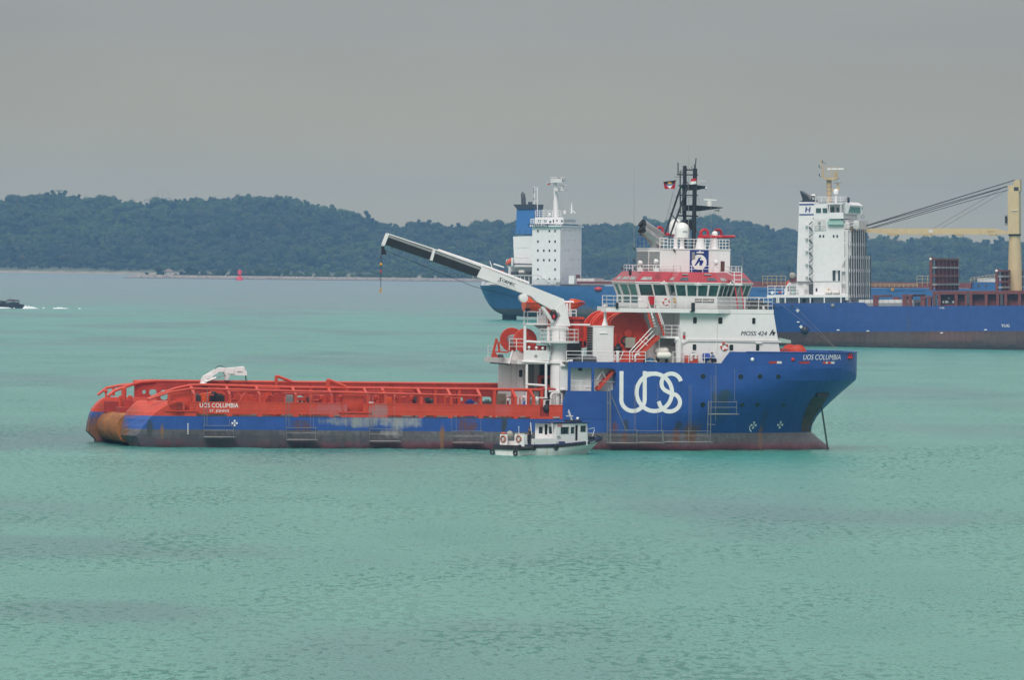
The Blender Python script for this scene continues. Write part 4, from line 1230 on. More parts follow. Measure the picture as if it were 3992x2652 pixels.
# ---- painted names and marks on the hull
def marks():
    onside = lambda dv: (lambda p: Vector((p.x, -hb(p.x, p.z) - dv, p.z)))
    def put(txt, p0, p1, ht, shear=0, bold=0, v=-B - .012, fn=None, name='lettering', mat='letter'):
        a, b_ = q(p0, v=v), q(p1, v=v)
        c = (a + b_) / 2
        lettering(txt, (c.x, v, c.z), (1, 0, 0), (0, 0, 1), ht, abs(b_.x - a.x), M[mat], tug, shear, bold, fn, name)
    def put2(txt, f, x0, x1, ya, yb, **k):
        a, b_ = q(f(x0, (ya + yb) / 2), v=-B), q(f(x1, (ya + yb) / 2), v=-B)
        h = q(f(x0, ya), v=-B).z - q(f(x0, yb), v=-B).z
        put(txt, f(x0, (ya + yb) / 2), f(x1, (ya + yb) / 2), h, **k)
    put2('UOS COLUMBIA', z1, 1308, 1702, 504, 551, bold=.012)
    put2("ST. JOHN'S", z1, 1408, 1608, 570, 605, bold=.012)
    # bow name, slanted, on the flared bulwark
    a, b_ = q(z8(1436, 522), v=-5.5), q(z8(1830, 522), v=-3.6)
    def solve(p):
        lo, hi = -B, 0.0
        for _ in range(40):
            mid = (lo + hi) / 2
            r = q(p, v=mid)
            if hb(r.x, 9.0) > -mid: hi = mid
            else: lo = mid
        return q(p, v=lo)
    a, b_ = solve(z8(1436, 522)), solve(z8(1830, 522))
    h = q(z8(1500, 494), v=-5).z - q(z8(1500, 549), v=-5).z
    vs, fs = textmesh('UOS COLUMBIA', 1.0, .22)
    x0, x1 = min(v[0] for v in vs), max(v[0] for v in vs); y0, y1 = min(v[1] for v in vs), max(v[1] for v in vs)
    pts = []
    for x, y in vs:
        pp = ((1436 + (1830 - 1436) * (x - x0) / (x1 - x0)), 522)
        r = solve(z8(*pp)); w = a.z + (b_.z - a.z) * (x - x0) / (x1 - x0) + ((y - y0) / (y1 - y0) - .5) * h
        pts.append((r.x + .01, -hb(r.x, 9.0) - .03, w))
    m = MB(); m.add(pts, fs); m.build('lettering', M['letter'], tug, fix=False)
    # big ring-and-ribbon company emblem: U, O and S strokes woven together
    def ribbon(pts, wd, v, name='emblem'):
        P = [Vector((r.x, 0, r.z)) for r in (q(z5(*p), v=-B) for p in pts)]
        Lp, Rp = [], []
        for i, p in enumerate(P):
            t = (P[min(i + 1, len(P) - 1)] - P[max(i - 1, 0)]).normalized()
            n = Vector((-t.z, 0, t.x)) * wd / 2
            Lp.append(p + n); Rp.append(p - n)
        vs = [(a.x, v, a.z) for a in Lp] + [(a.x, v, a.z) for a in Rp]
        k = len(P)
        m = MB(); m.add(vs, [(i, i + 1, k + i + 1, k + i) for i in range(k - 1)])
        m.build(name, M['letter'], tug, fix=False)
    arc = lambda cx, cy, rx, ry, a0, a1, n=28: [(cx + rx * math.cos(math.radians(a0 + (a1 - a0) * i / n)), cy - ry * math.sin(math.radians(a0 + (a1 - a0) * i / n))) for i in range(n + 1)]
    wd = 53 / 3.2662 / 40.6
    ribbon([(891, 482)] + [(889, 830)] + arc(1037, 842, 149, 148, 180, 360) + [(1186, 830), (1187, 482)], wd, -B - .012)
    ribbon(arc(1309, 753, 225, 238, 104, -256, 60), wd, -B - .016)
    ribbon([(1190, 520), (1250, 514), (1340, 514)], wd, -B - .014)
    s = arc(1524, 636, 124, 122, 12, 200, 20) + [(1412, 690), (1440, 724), (1500, 755), (1552, 775)] + arc(1500, 878, 136, 118, 55, -90, 18) + [(1460, 992), (1420, 970), (1385, 925), (1362, 868)]
    ribbon(s, wd, -B - .020)
    # bow marks: thruster crosses and anchor-line sign
    def cross(p, sz, hook=False):
        r = None
        lo, hi = -B, 0.0
        for _ in range(40):
            mid = (lo + hi) / 2; rr_ = q(p, v=mid)
            if hb(rr_.x, rr_.z) > -mid: hi = mid
            else: lo = mid
        c = q(p, v=lo)
        m = MB()
        def pp(x, z): u, w = c.x + x * sz, c.z + z * sz; return (u, -hb(u, w) - .03, w)
        for k in range(4):
            a = math.pi / 4 + k * math.pi / 2 - math.pi / 4
            ca, sa = math.cos(a), math.sin(a)
            rot = lambda x, z: pp(x * ca - z * sa, x * sa + z * ca)
            m.add([rot(0.04, 0), rot(.45, -.2), rot(.5, 0), rot(.45, .2)], [(0, 1, 2, 3)])
        if hook:
            pts = [(-.62, -.1), (-.6, -.45), (-.45, -.75), (-.2, -.95), (-.12, -.82), (-.34, -.62), (-.47, -.4), (-.5, -.08)]
            m.add([pp(*p_) for p_ in pts], [(0, 1, 6, 7), (1, 2, 5, 6), (2, 3, 4, 5)])
        m.build('thruster_mark', M['letter'], tug, fix=False)
    cross(z8(912, 1240), .72, True); cross(z8(1193, 1237), .74)
    cross(z1(1664, 710), .6)
    # draught marks
    for i in range(7):
        p = q(z1(1187, 716 + i * 17), v=-B); m = MB(); m.box(p.x - .05, -B - .03, p.z - .05, p.x + .05, -B - .005, p.z + .05); m.build('draught_mark', M['letter'], tug)
    # portholes
    for x, y in ((380, 724), (777, 727), (980, 725), (1174, 727), (377, 1023), (793, 1024), (953, 1022), (1228, 1022)):
        p = z8(x, y); lo, hi = -B - .01, 0.0
        for _ in range(40):
            mid = (lo + hi) / 2; rr_ = q(p, v=mid)
            if hb(rr_.x, rr_.z) > -mid: hi = mid
            else: lo = mid
        c = q(p, v=lo)
        du = .05
        tang = Vector((du, -(hb(c.x + du, c.z) - hb(c.x - du, c.z)) / 2, 0)).normalized()
        up = Vector((0, -(hb(c.x, c.z + du) - hb(c.x, c.z - du)) / 2, du)).normalized()
        n = tang.cross(up).normalized()
        if n.y > 0: n = -n
        m = MB(); ring = [c + tang * .25 * math.cos(k * math.pi / 8) + up * .25 * math.sin(k * math.pi / 8) for k in range(16)]
        m.loft([r - n * .05 for r in ring], [r + n * .015 for r in ring])
        m.build('porthole', M['glassdark'], tug)
        m = MB(); ring2 = [c + tang * .31 * math.cos(k * math.pi / 8) + up * .31 * math.sin(k * math.pi / 8) for k in range(16)]
        k = 16; m.add([r + n * .02 for r in ring] + [r + n * .004 for r in ring2], [(i, (i + 1) % k, k + (i + 1) % k, k + i) for i in range(k)])
        m.build('porthole_rim', M['blue'], tug)
marks()

# ---- bow bulwark, anchor pocket, chain
def bow():
    ub0, ub1 = q(z8(575, 580), v=-B).x, q(z8(660, 466), v=-B).x
    top = q(z8(700, 466), v=-B).z
    n = 60
    outer, tz = [], []
    for i in range(n + 1):
        s = 1 - (1 - i / n) ** 1.6
        u = ub0 + (BOW - ub0) * s
        outer.append((u, hb(u, 8.8)))
        t = min(1, max(0, (u - ub0) / (ub1 - ub0)))
        tz.append(WTOP + .012 + (top - WTOP) * t)
    m = MB()
    holes = []
    for x0, x1, y0, y1 in ((1075, 1210, 567, 588), (1395, 1502, 568, 591), (1645, 1765, 568, 592)):
        pass
    vs, fs = [], []
    inner = [(u - .12 * i / n, max(0.0, h - .14)) for i, (u, h) in enumerate(outer)]
    for (u, h), (ui, hi), z in zip(outer, inner, tz):
        vs += [(u, -h, WTOP), (u, -h, z), (ui, -hi, z), (ui, -hi, WTOP)]
    for i in range(n):
        for k in range(4):
            fs.append((i * 4 + k, (i + 1) * 4 + k, (i + 1) * 4 + (k + 1) % 4, i * 4 + (k + 1) % 4))
    m.add(vs, fs); m.mirror()
    m.build('bow_bulwark', M['blue'], tug, True)
    cap = MB()
    cap.tube([(u, -h, z) for (u, h), z in zip(outer[6:], tz[6:])], .07, 6); cap.tube([(u, h, z) for (u, h), z in zip(outer[6:], tz[6:])], .07, 6)
    cap.build('bulwark_rim', M['blue'], tug, True)
    def onb(p, w=9.0):
        lo, hi = -B, 0.0
        for _ in range(40):
            mid = (lo + hi) / 2; r = q(p, v=mid)
            if hb(r.x, w) > -mid: hi = mid
            else: lo = mid
        return q(p, v=lo)
    for x0, x1, y0, y1, parts in ((1075, 1210, 568, 588, (('reddark', 0, .62), ('offwhite', .62, 1))), (1395, 1502, 568, 590, (('reddark', 0, 1),)), (1645, 1765, 568, 592, (('red', 0, .25), ('offwhite', .25, .4), ('red', .4, .7), ('offwhite', .7, 1)))):
        for mt, f0, f1 in parts:
            a, b_ = onb(z8(x0 + (x1 - x0) * f0, (y0 + y1) / 2)), onb(z8(x0 + (x1 - x0) * f1, (y0 + y1) / 2))
            hh = .11
            g = MB(); a0, b0 = Vector((a.x, -hb(a.x, 9), a.z)), Vector((b_.x, -hb(b_.x, 9), b_.z))
            o_ = Vector((0, -.02, 0)); i_ = Vector((0, .06, 0)); hz = Vector((0, 0, hh))
            g.loft([a0 + o_ - hz, b0 + o_ - hz, b0 + o_ + hz, a0 + o_ + hz], [a0 + i_ - hz, b0 + i_ - hz, b0 + i_ + hz, a0 + i_ + hz])
            g.build('mooring_port', M[mt], tug)
    for x, y, mt in ((901, 546, 'letter'), (1327, 548, 'monitor')):
        c = onb(z8(x, y)); g = MB(); g.ball((c.x, -hb(c.x, 9) + .02, c.z), .19, 12, 8); g.build('fairlead_plug', M[mt], tug, True)
    # raised step of the port bulwark at the stem, with the red fairlead
    g = MB(); a, b_ = q(z8(1690, 466), v=2.6), q(z8(1900, 466), v=2.0)
    g.box(a.x, 2.3, 9.3, b_.x, 2.5, a.z + .12); g.build('bow_step', M['logoblue'], tug)
    c = onb(z8(1918, 500)); u = c.x
    g = MB(); g.box(u - .45, -hb(u, 9) - .05, 8.98, u + .4, -hb(u, 9) + .5, top - .05); g.build('fairlead_recess', M['ink'], tug)
    g = MB(); g.bar((u - .4, -hb(u, 9) - .12, 9.15), (u + .3, -hb(u, 9) - .12, 9.15), .2); 
    for k in (-.25, -.02, .2): g.bar((u + k, -hb(u, 9) - .14, 9.1), (u + k, -hb(u, 9) - .14, 9.5), .08)
    g.build('fairlead', M['monitor'], tug)
    # windlass on the forecastle
    c = q(z8(1310, 440), v=0)
    g = MB(); g.box(q(z8(1225, 440), v=0).x, -1.5, 8.4, q(z8(1300, 440), v=0).x, 1.5, q(z8(1225, 430), v=0).z)
    e = q(z8(1340, 440), v=0); g.lathe((e.x, 0, e.z - .35), [(.5, -1.6), (.85, -1.5), (.85, -1.3), (.45, -1.25), (.45, 1.25), (.85, 1.3), (.85, 1.5), (.5, 1.6)], 20, 'y')
    e = q(z8(1370, 450), v=-1.9); g.lathe((e.x, 0, e.z - .15), [(.3, -2.5), (.55, -2.4), (.3, -2.0), (.3, -1.6)], 16, 'y')
    g.box(q(z8(1225, 440), v=0).x, -1.7, 8.4, q(z8(1420, 440), v=0).x, 1.7, 9.3)
    g.build('windlass', M['red'], tug, True)
    # anchor pocket: rust-run recess down the stem side
    pk = MB()
    outl = [(1590, 893), (1715, 893), (1690, 960), (1655, 1030), (1640, 1060), (1570, 1160), (1530, 1240), (1520, 1305), (1415, 1305), (1425, 1200), (1450, 1110), (1490, 1020), (1540, 950)]
    def onh(p):
        lo, hi = -B - .01, 0.0
        for _ in range(40):
            mid = (lo + hi) / 2; r = q(p, v=mid)
            if hb(r.x, r.z) > -mid: hi = mid
            else: lo = mid
        return q(p, v=lo)
    left = [(1590, 895), (1545, 940), (1510, 985), (1482, 1035), (1460, 1085), (1440, 1140), (1425, 1200), (1416, 1255), (1412, 1306)]
    right = [(1708, 895), (1692, 935), (1672, 978), (1640, 1030), (1598, 1085), (1560, 1140), (1532, 1200), (1517, 1255), (1513, 1306)]
    vs, fs = [], []
    K = 7
    for l, r in zip(left, right):
        for k in range(K):
            p = (l[0] + (r[0] - l[0]) * k / (K - 1), l[1] + (r[1] - l[1]) * k / (K - 1))
            c = onh(z8(*p)); vs.append((c.x + .012, c.y - .035, c.z))
    for j in range(len(left) - 1):
        for k in range(K - 1):
            fs.append((j * K + k, j * K + k + 1, (j + 1) * K + k + 1, (j + 1) * K + k))
    pk.add(vs, fs)
    mt, t, b, N, Lk = newmat('anchor_pocket_rust')
    oc = objcoord(t); n1 = noise_(t, oc, 1.2, 6, .6, (1.5, 1.5, .4)); n2 = noise_(t, oc, 2.5, 5)
    c = mixnode(t, mapr(t, n1, .3, .7), (0.03, 0.035, 0.045), (0.12, 0.075, 0.045)); c = mixnode(t, mapr(t, n2, .5, .75, 0, .6), c, (0.20, 0.11, 0.06))
    Lk(c, b.inputs['Base Color']); b.inputs['Roughness'].default_value = .6
    pk.build('anchor_pocket', mt, tug, True, fix=False)
    hs = MB(); a, b_ = onh(z8(1590, 905)), onh(z8(1708, 905))
    hs.loft([(a.x, a.y - .06, a.z + .15), (b_.x, b_.y - .06, b_.z + .15), (b_.x, b_.y - .06, b_.z - .35), (a.x, a.y - .06, a.z - .35)], [(a.x, a.y + .3, a.z + .15), (b_.x, b_.y + .3, b_.z + .15), (b_.x, b_.y + .3, b_.z - .35), (a.x, a.y + .3, a.z - .35)])
    hs.build('hawse_pipe', M['ink'], tug)
    # anchor chain: real links, hanging to the water
    c0 = onh(z8(1625, 1060)); c1 = q(z8(1702, 1465), v=-1.0)
    c0 = c0 + Vector((0, -.15, .1)); c1.z = -.3
    ch = empty('anchor_chain', T.O + T.R @ c0); ch.rotation_euler = T.R.to_euler(); tag(ch, 'dark anchor chain hanging from the blue bow into the water', 'chain')
    d = c1 - c0; nl = int(d.length / .27)
    lm = MB()
    lm.tube([(.075 * math.cos(a), 0, .2 * math.sin(a)) for a in [2 * math.pi * k / 10 for k in range(11)]], .042, 5)
    o0 = lm.build('link', M['darksteel'], ch)
    qd = d.to_track_quat('Z', 'Y')
    for i in range(nl):
        o = o0 if i == 0 else o0.copy()
        if i: link(o, ch)
        o.location = d * ((i + .5) / nl)
        o.rotation_mode = 'QUATERNION'
        o.rotation_quaternion = qd @ Matrix.Rotation(math.pi / 2 * (i % 2) + .3, 3, 'Z').to_quaternion()
bow()

# ==================================================================== superstructure of the supply ship
def X(f, x, y, v): return q(f(x, y), v=v)

def hpoly(f, S_, pts, v, mat, parent, name='emblem_letter'):
    P_ = [q(f(*p), v=v) for p in pts]
    m = MB()
    me_v = [(p.x, v, p.z) for p in P_]
    bm = bmesh.new()
    vv = [bm.verts.new(p) for p in me_v]
    fc = bm.faces.new(vv)
    bmesh.ops.triangulate(bm, faces=[fc])
    bm.verts.index_update()
    m.add([tuple(x.co) for x in bm.verts], [tuple(l.index for l in f_.verts) for f_ in bm.faces])
    bm.free()
    return m.build(name, mat, parent, fix=False)
HPTS = [(437, 1068), (490, 990), (545, 885), (572, 835), (610, 815), (665, 808), (640, 845), (612, 898), (690, 898), (722, 915), (728, 942), (700, 1000), (672, 1045), (700, 1050), (690, 1062), (596, 1062), (625, 1012), (655, 965), (645, 942), (604, 942), (570, 980), (505, 1056), (480, 1064)]

def deckhouse():
    VH = -7.0
    u0, u1 = X(z7, 1030, 800, VH).x, 67.7
    w0, w1 = 8.47, 13.32
    core = MB(); core.box(u0 + .01, VH + .12, w0, u1, -VH, w1)
    core.prism([(u1 + .002, w0), (68.78, w0), (67.88, w1), (u1 + .002, w1)], VH, -VH)
    house = core.build('deckhouse', M['white'], tug)
    def st(f, x0, y0, x1, y1):
        a, b = X(f, x0, y0, VH), X(f, x1, y1, VH)
        return ((a.x - u0) / (u1 - u0), (b.z - w0) / (w1 - w0), (b.x - u0) / (u1 - u0), (a.z - w0) / (w1 - w0))
    ops = [st(z7, *o) for o in ((1185, 580, 1230, 655), (1475, 583, 1525, 660), (1865, 588, 1905, 662), (1180, 892, 1225, 965), (1603, 897, 1650, 968), (1910, 897, 1950, 970))]
    C = [(u0, VH, w0), (u1, VH, w0), (u1, VH, w1), (u0, VH, w1)]
    m = MB(); m.panel(*C, ops, .12, (0, -1, 0))
    m.quad((u0, VH, w0), (u0, VH, w1), (u0, VH + .12, w1), (u0, VH + .12, w0))
    m.build('side_wall', M['white'], house, fix=False)
    for o in ops:
        pane(*C, o, .09, 'window', M['glassdark'], house, (0, -1, 0))
        a = Vector((u0 + o[0] * (u1 - u0), VH, w0 + o[1] * (w1 - w0))); b = Vector((u0 + o[2] * (u1 - u0), VH, w0 + o[3] * (w1 - w0)))
        fr = MB(); t = .05
        for (x0, z0, x1, z1) in ((a.x - t, a.z - t, b.x + t, a.z), (a.x - t, b.z, b.x + t, b.z + t), (a.x - t, a.z, a.x, b.z), (b.x, a.z, b.x + t, b.z)): fr.box(x0, VH - .025, z0, x1, VH - .003, z1)
        r = .11
        for (cx, cz, sx, sz) in ((a.x, a.z, 1, 1), (b.x, a.z, -1, 1), (b.x, b.z, -1, -1), (a.x, b.z, 1, -1)):
            fr.prism([(cx, cz), (cx + sx * r, cz), (cx + sx * r * .3, cz + sz * r * .3), (cx, cz + sz * r)], VH - .02, VH + .06)
        fr.build('window_frame', M['white'], house)
    # pipes along the wall, weld seam, downpipe
    for dy in (-8, 8):
        p = MB(); p.tube([X(z7, 1060, 880 + dy, VH - .1), X(z7, 1130, 848 + dy, VH - .1), X(z7, 1480, 850 + dy, VH - .1), X(z7, 2195, 862 + dy, VH - .1)], .05, 6); p.build('wall_pipe', M['white'], house, True)
    p = MB(); p.tube([X(z7, 1515, 540, VH - .05), X(z7, 1470, 575, VH - .05), X(z7, 1458, 620, VH - .05), X(z7, 1458, 985, VH - .05)], .05, 6); p.build('downpipe', M['white'], house, True)
    a, b = X(z7, 1900, 862, VH), X(z7, 1975, 885, VH)
    p = MB(); p.box(a.x, VH - .2, b.z, b.x, VH - .01, a.z); p.build('pipe_box', M['white'], house)
    p = MB(); a = X(z7, 1082, 750, VH); b = X(z7, 1082, 790, VH); c = X(z7, 1082, 825, VH)
    p.box(a.x - .1, VH - .1, b.z, a.x + .1, VH - .01, a.z); p.build('light_box', M['grey'], house)
    p = MB(); p.box(a.x - .12, VH - .12, c.z, a.x + .12, VH - .01, b.z - .01); p.build('light_box', M['monitor'], house)
    a, b = X(z7, 1737, 770, VH - .012), X(z7, 2035, 768, VH - .012)
    h = X(z7, 1800, 742, VH).z - X(z7, 1800, 793, VH).z
    lettering('MOSS 424', ((a.x + b.x) / 2, VH - .012, (a.z + b.z) / 2), (1, 0, 0), (0, 0, 1), h, b.x - a.x, M['ink'], house, .22, .02)
    k = 76 / 258
    P_ = [(2058 + (x - 437) * (73 / 283), 725 + (y - 808) * (70 / 262)) for x, y in HPTS]
    hpoly(z7, 1, P_, VH - .014, M['ink'], house)
    # recessed house aft of it
    a = MB(); a.box(55.4, -4.9, w0, u0 + .008, 4.9, w1); a.build('aft_casing', paint('shaded_white_casing', (0.62, 0.56, 0.55), .5, .08), tug)  # white wall with the recess shade put into its dimmer, pinkish colour
    # middle platform with rail
    a, b = X(z7, 775, 800, -7.4), X(z7, 1030, 826, -7.4)
    pl = MB(); pl.box(a.x, -7.4, b.z, b.x - .01, -4.91, a.z); plo = pl.build('landing', M['white'], tug)
    r = MB(); rail(r, [(a.x, -7.35, a.z), (b.x - .05, -7.35, a.z)], 1.05, 3, .8, .035); r.build('landing_rail', M['white'], plo)
    p = MB(); p.tube([(a.x + .2, -7.3, w0), (a.x + .2, -7.3, b.z)], .06, 8); p.build('landing_post', M['white'], plo)
    # big bent ventilation duct
    d = MB(); d.tube([X(z7, 975, 838, -7.3), X(z7, 1000, 836, -7.3), X(z7, 1018, 860, -7.3), X(z7, 1020, 1100, -7.3)], .3, 14); d.build('vent_duct', M['white'], tug, True)
    c = MB(); e = X(z7, 880, 1000, -5.2); c.box(e.x - .75, -5.6, w0, e.x + .75, -4.92, 10.1); c.build('wall_locker', M['offwhite'], tug)
    return house
house = deckhouse()

# ---- bridge deck, wheelhouse
WD = 13.74
def bridge():
    ua, uf = X(z7, 200, 480, -7.8).x, 67.85
    ub = X(z7, 1620, 530, -7.0).x
    poly = [(ua, -5.4), (ua, -7.3), (ua + .5, -7.8), (ub - 1.5, -7.8), (ub, -7.03), (uf, -7.03), (uf, 7.03), (ub, 7.03), (ub - 1.5, 7.8), (54.0, 7.8), (54.0, -5.4)]
    m = MB(); m.plan(poly, 13.33, WD); bd = m.build('bridge_deck', M['white'], tug)
    fl = MB(); fl.plan([(u + (.05 if u < 60 else -.05), v * .992) for u, v in poly], WD + .003, WD + .02); fl.build('deck_coating', M['deckgreen'], bd)
    # deck rails, starboard and port, with gap at the stair
    g0, g1 = X(z7, 650, 470, -7.7).x, X(z7, 745, 470, -7.7).x
    r = MB(); rail(r, [(g0, -7.7, WD), (ua + .65, -7.7, WD), (ua + .1, -7.15, WD), (ua + .1, -5.5, WD)], 1.15, 3, 1.5, .035); r.build('bridge_rail', M['white'], bd)
    r = MB(); rail(r, [(g1, -7.7, WD), (ub - 1.5, -7.7, WD), (ub, -6.95, WD), (uf - .1, -6.95, WD), (uf - .1, 6.95, WD)], 1.15, 3, 1.5, .035); r.build('bridge_rail', M['white'], bd)
    # plan of the wheelhouse at the foot of the red roof band
    w_top, w_sill, w_roof = 16.2, 14.92, 17.28
    wide = [(54.58, -4.5), (57.55, -5.0), (57.72, -7.2), (62.4, -7.2), (64.45, -5.0), (67.1, -2.2)]
    full = wide + [(u, -v) for u, v in reversed(wide)]
    def offset(poly, d):
        n = len(poly); out = []
        for i in range(n):
            a, b, c = Vector(poly[i - 1]), Vector(poly[i]), Vector(poly[(i + 1) % n])
            t1, t2 = (b - a).normalized(), (c - b).normalized()
            n1, n2 = Vector((-t1.y, t1.x)), Vector((-t2.y, t2.x))
            bis = (n1 + n2).normalized()
            k = d / max(.35, bis.dot(n1))
            out.append((b.x + bis.x * k, b.y + bis.y * k))
        return out
    low = offset(full, .42)
    sign = 1
    if abs(low[3][1]) > 7.2: low = offset(full, -.42); sign = -1
    roof_in = offset(full, sign * .88)
    n = len(full)
    wh = MB()
    wallm = MB(); glass = []
    nwin = {0: [(.08, .50, 2), (.55, .93, 1)], 1: [(.06, .94, 1)], 2: [(.025, .235, 2), (.275, .485, 1), (.525, .735, 1), (.775, .975, 1)], 3: [(.05, .34, 1), (.37, .66, 1), (.69, .96, 1)], 4: [(.05, .33, 1), (.37, .64, 1), (.68, .95, 1)], 5: [(.03, .25, 1), (.28, .5, 1), (.53, .75, 1), (.78, .97, 1)], 11: [(.05, .22, 0), (.29, .62, 0), (.65, .97, 0)]}
    whole = None
    parts = []
    for i in range(n):
        a, b = full[i], full[(i + 1) % n]; la, lb = low[i], low[(i + 1) % n]
        key = i if i <= 5 else (10 - i if i < 11 else 11)
        wins = nwin.get(key, [])
        if 6 <= i <= 10: wins = [(1 - w[1], 1 - w[0], w[2]) for w in wins]
        lo_t, hi_t = .02, .86
        C = [(la[0], la[1], w_sill), (lb[0], lb[1], w_sill), (b[0], b[1], w_top), (a[0], a[1], w_top)]
        nrm = (Vector(C[1]) - Vector(C[0])).cross(Vector(C[3]) - Vector(C[0])).normalized()
        ctr = (Vector(C[0]) + Vector(C[1])) / 2 - Vector((61, 0, w_sill))
        if nrm.dot(ctr) < 0: nrm = -nrm
        ops = [(w[0], lo_t, w[1], hi_t) for w in wins]
        wallm.panel(*C, ops, .1, nrm)
        for w, o in zip(wins, ops): glass.append((C, o, nrm))
        # lower wall; the aft face carries a second, lower row of panes
        D = [(la[0], la[1], WD + .02), (lb[0], lb[1], WD + .02), (lb[0], lb[1], w_sill), (la[0], la[1], w_sill)]
        nn = Vector((nrm.x, nrm.y, 0)).normalized()
        ops2 = [(w[0], .38, w[1], .93) for w in wins] if i == 11 else []
        wallm.panel(*D, ops2, .1, nn)
        for o in ops2: glass.append((D, o, nn))
    wallm.plan(offset(full, sign * .5), WD + .03, WD + .04)
    whole = wallm.build('wheelhouse', M['white'], tug, fix=False)
    for C, o, nrm in glass: pane(*C, o, .07, 'window', M['glass'], whole, nrm)
    # eave strip
    e = MB()
    ef = offset(full, sign * -.06)
    e.loft([(u, v, w_top + .001) for u, v in ef], [(u, v, w_top + .09) for u, v in ef]); e.build('eave', M['white'], whole)
    # red sloping roof band, one plate per face, with roof windows
    skyw = {11: [(.1, .28), (.33, .62), (.66, .94)], 0: [(.12, .48)], 1: [(.25, .8)], 2: [(.09, .31), (.71, .95)], 3: [(.12, .5)], 4: [(.55, .85)], 5: [(.1, .3), (.4, .6), (.7, .9)]}
    band = MB()
    rb = offset(full, sign * -.03)
    for i in range(n):
        a, b = rb[i], rb[(i + 1) % n]; ia, ib = roof_in[i], roof_in[(i + 1) % n]
        band.quad((a[0], a[1], w_top + .092), (b[0], b[1], w_top + .092), (ib[0], ib[1], w_roof), (ia[0], ia[1], w_roof))
    band.add([(u, v, w_roof) for u, v in roof_in], [tuple(range(n))])
    bo = band.build('roof_band', M['roofred'], tug)
    for i in range(n):
        key = i if i <= 5 else (10 - i if i < 11 else 11)
        a, b = rb[i], rb[(i + 1) % n]; ia, ib = roof_in[i], roof_in[(i + 1) % n]
        C = [Vector((a[0], a[1], w_top + .092)), Vector((b[0], b[1], w_top + .092)), Vector((ib[0], ib[1], w_roof)), Vector((ia[0], ia[1], w_roof))]
        nrm = (C[1] - C[0]).cross(C[3] - C[0]).normalized()
        if nrm.z < 0: nrm = -nrm
        P = lambda s, t: (C[0] * (1 - s) + C[1] * s) * (1 - t) + (C[3] * (1 - s) + C[2] * s) * t
        for s0, s1 in skyw.get(key, []):
            if 6 <= i <= 10: s0, s1 = 1 - s1, 1 - s0
            c = [P(s0, .17), P(s1, .17), P(s1 - .03, .46), P(s0 + .03, .46)]
            g = MB(); g.loft([x + nrm * .004 for x in c], [x + nrm * .03 for x in c]); g.build('roof_window', M['skylight'] if key in (11, 0, 1, 3) else M['glassgrey'], bo)
        if key in (2,):
            for s0, s1 in ((.1, .25), (.68, .86)):
                c = [P(s0, .68), P(s1, .68), P(s1, .78), P(s0, .78)]
                g = MB(); g.loft([x + nrm * .004 for x in c], [x + nrm * .12 for x in c]); g.build('wiper_box', M['grey'], bo)
    # name board
    vb = low[2][1] - .03
    a, b = X(z7, 1208, 388, vb), X(z7, 1425, 388, vb); h = X(z7, 1300, 369, vb).z - X(z7, 1300, 407, vb).z
    nb = MB(); nb.box(a.x, vb - .04, a.z - h / 2, b.x, vb + .02, a.z + h / 2); no = nb.build('name_board', M['brownplate'], tug)
    lettering('UOS COLUMBIA', ((a.x + b.x) / 2, vb - .046, a.z), (1, 0, 0), (0, 0, 1), h * .74, (b.x - a.x) * .93, M['letter'], no, 0, .012)
    # red cabinet and small fittings on the wall
    p = X(zl, 1575, 870, -4.8); m = MB(); m.box(p.x - .3, -5.05, p.z - .4, p.x + .3, -4.5, p.z + .4); m.build('fire_cabinet', M['monitor'], tug)
    for x, y in ((1440, 340),): pass
    # canopy platforms and lamps on the eave
    for f, x, y in ((zl, 1950, 345), (zm, 510, 315), (zm, 1290, 305)):
        p = X(f, x, y, -7.3); m = MB(); m.box(p.x - .3, -7.35, p.z - .06, p.x + .3, -6.9, p.z + .06); m.ball((p.x, -7.3, p.z + .12), .1, 8, 6); m.build('eave_lamp', M['white'], tug)
    # monkey-island rails on the red roof
    ro = offset(full, sign * 1.0)
    r = MB(); rail(r, [(u, v, w_roof) for u, v in ro[0:4]], .62, 2, 1.1, .035); r.build('roof_rail', M['white'], tug)
    r = MB(); rail(r, [(u, v, w_roof) for u, v in ro[8:12]] + [(ro[0][0], ro[0][1], w_roof)], .62, 2, 1.1, .035); r.build('roof_rail', M['white'], tug)
    r = MB(); rail(r, [(u, v, w_roof) for u, v in ro[4:8]], .62, 2, 1.1, .035); r.build('roof_rail', M['white'], tug)
    # ladder down the starboard fore quarter, with hand rails and its little platform
    v = -6.4
    a0, a1 = X(z7, 1668, 222, -6.0), X(z7, 1700, 485, -7.0); b0, b1 = X(z7, 1738, 222, -6.0), X(z7, 1770, 485, -7.0)
    l = MB(); l.bar(a0, a1, .09); l.bar(b0, b1, .09); lo = l.build('bridge_ladder', M['monitor'], tug)
    for i in range(1, 12):
        t = i / 12; m = MB(); m.bar(a0.lerp(a1, t), b0.lerp(b1, t), .06); m.build('rung', M['grey'], lo)
    p0, p1 = X(z7, 1640, 195, -6.4), X(z7, 1760, 215, -6.4)
    m = MB(); m.prism([X2(z7, *p, -6.4) for p in ((1630, 140), (1665, 215), (1750, 215), (1755, 190), (1665, 185))], -6.4, -5.4); m.build('ladder_platform', M['white'], tug)
    r = MB()
    for y0, y1 in ((20, 60), (50, 100)):
        r.tube([X(z7, 1545, y0, -6.2), X(z7, 1640, y1, -6.4), X(z7, 1745, y1, -6.4)], .04, 6)
    for x in (1660, 1745): r.tube([X(z7, x, 10 if x > 1700 else 55, -6.4), X(z7, x, 190, -6.4)], .045, 6)
    r.tube([X(z7, 1660, 150, -6.4), X(z7, 1745, 150, -6.4)], .04, 6)
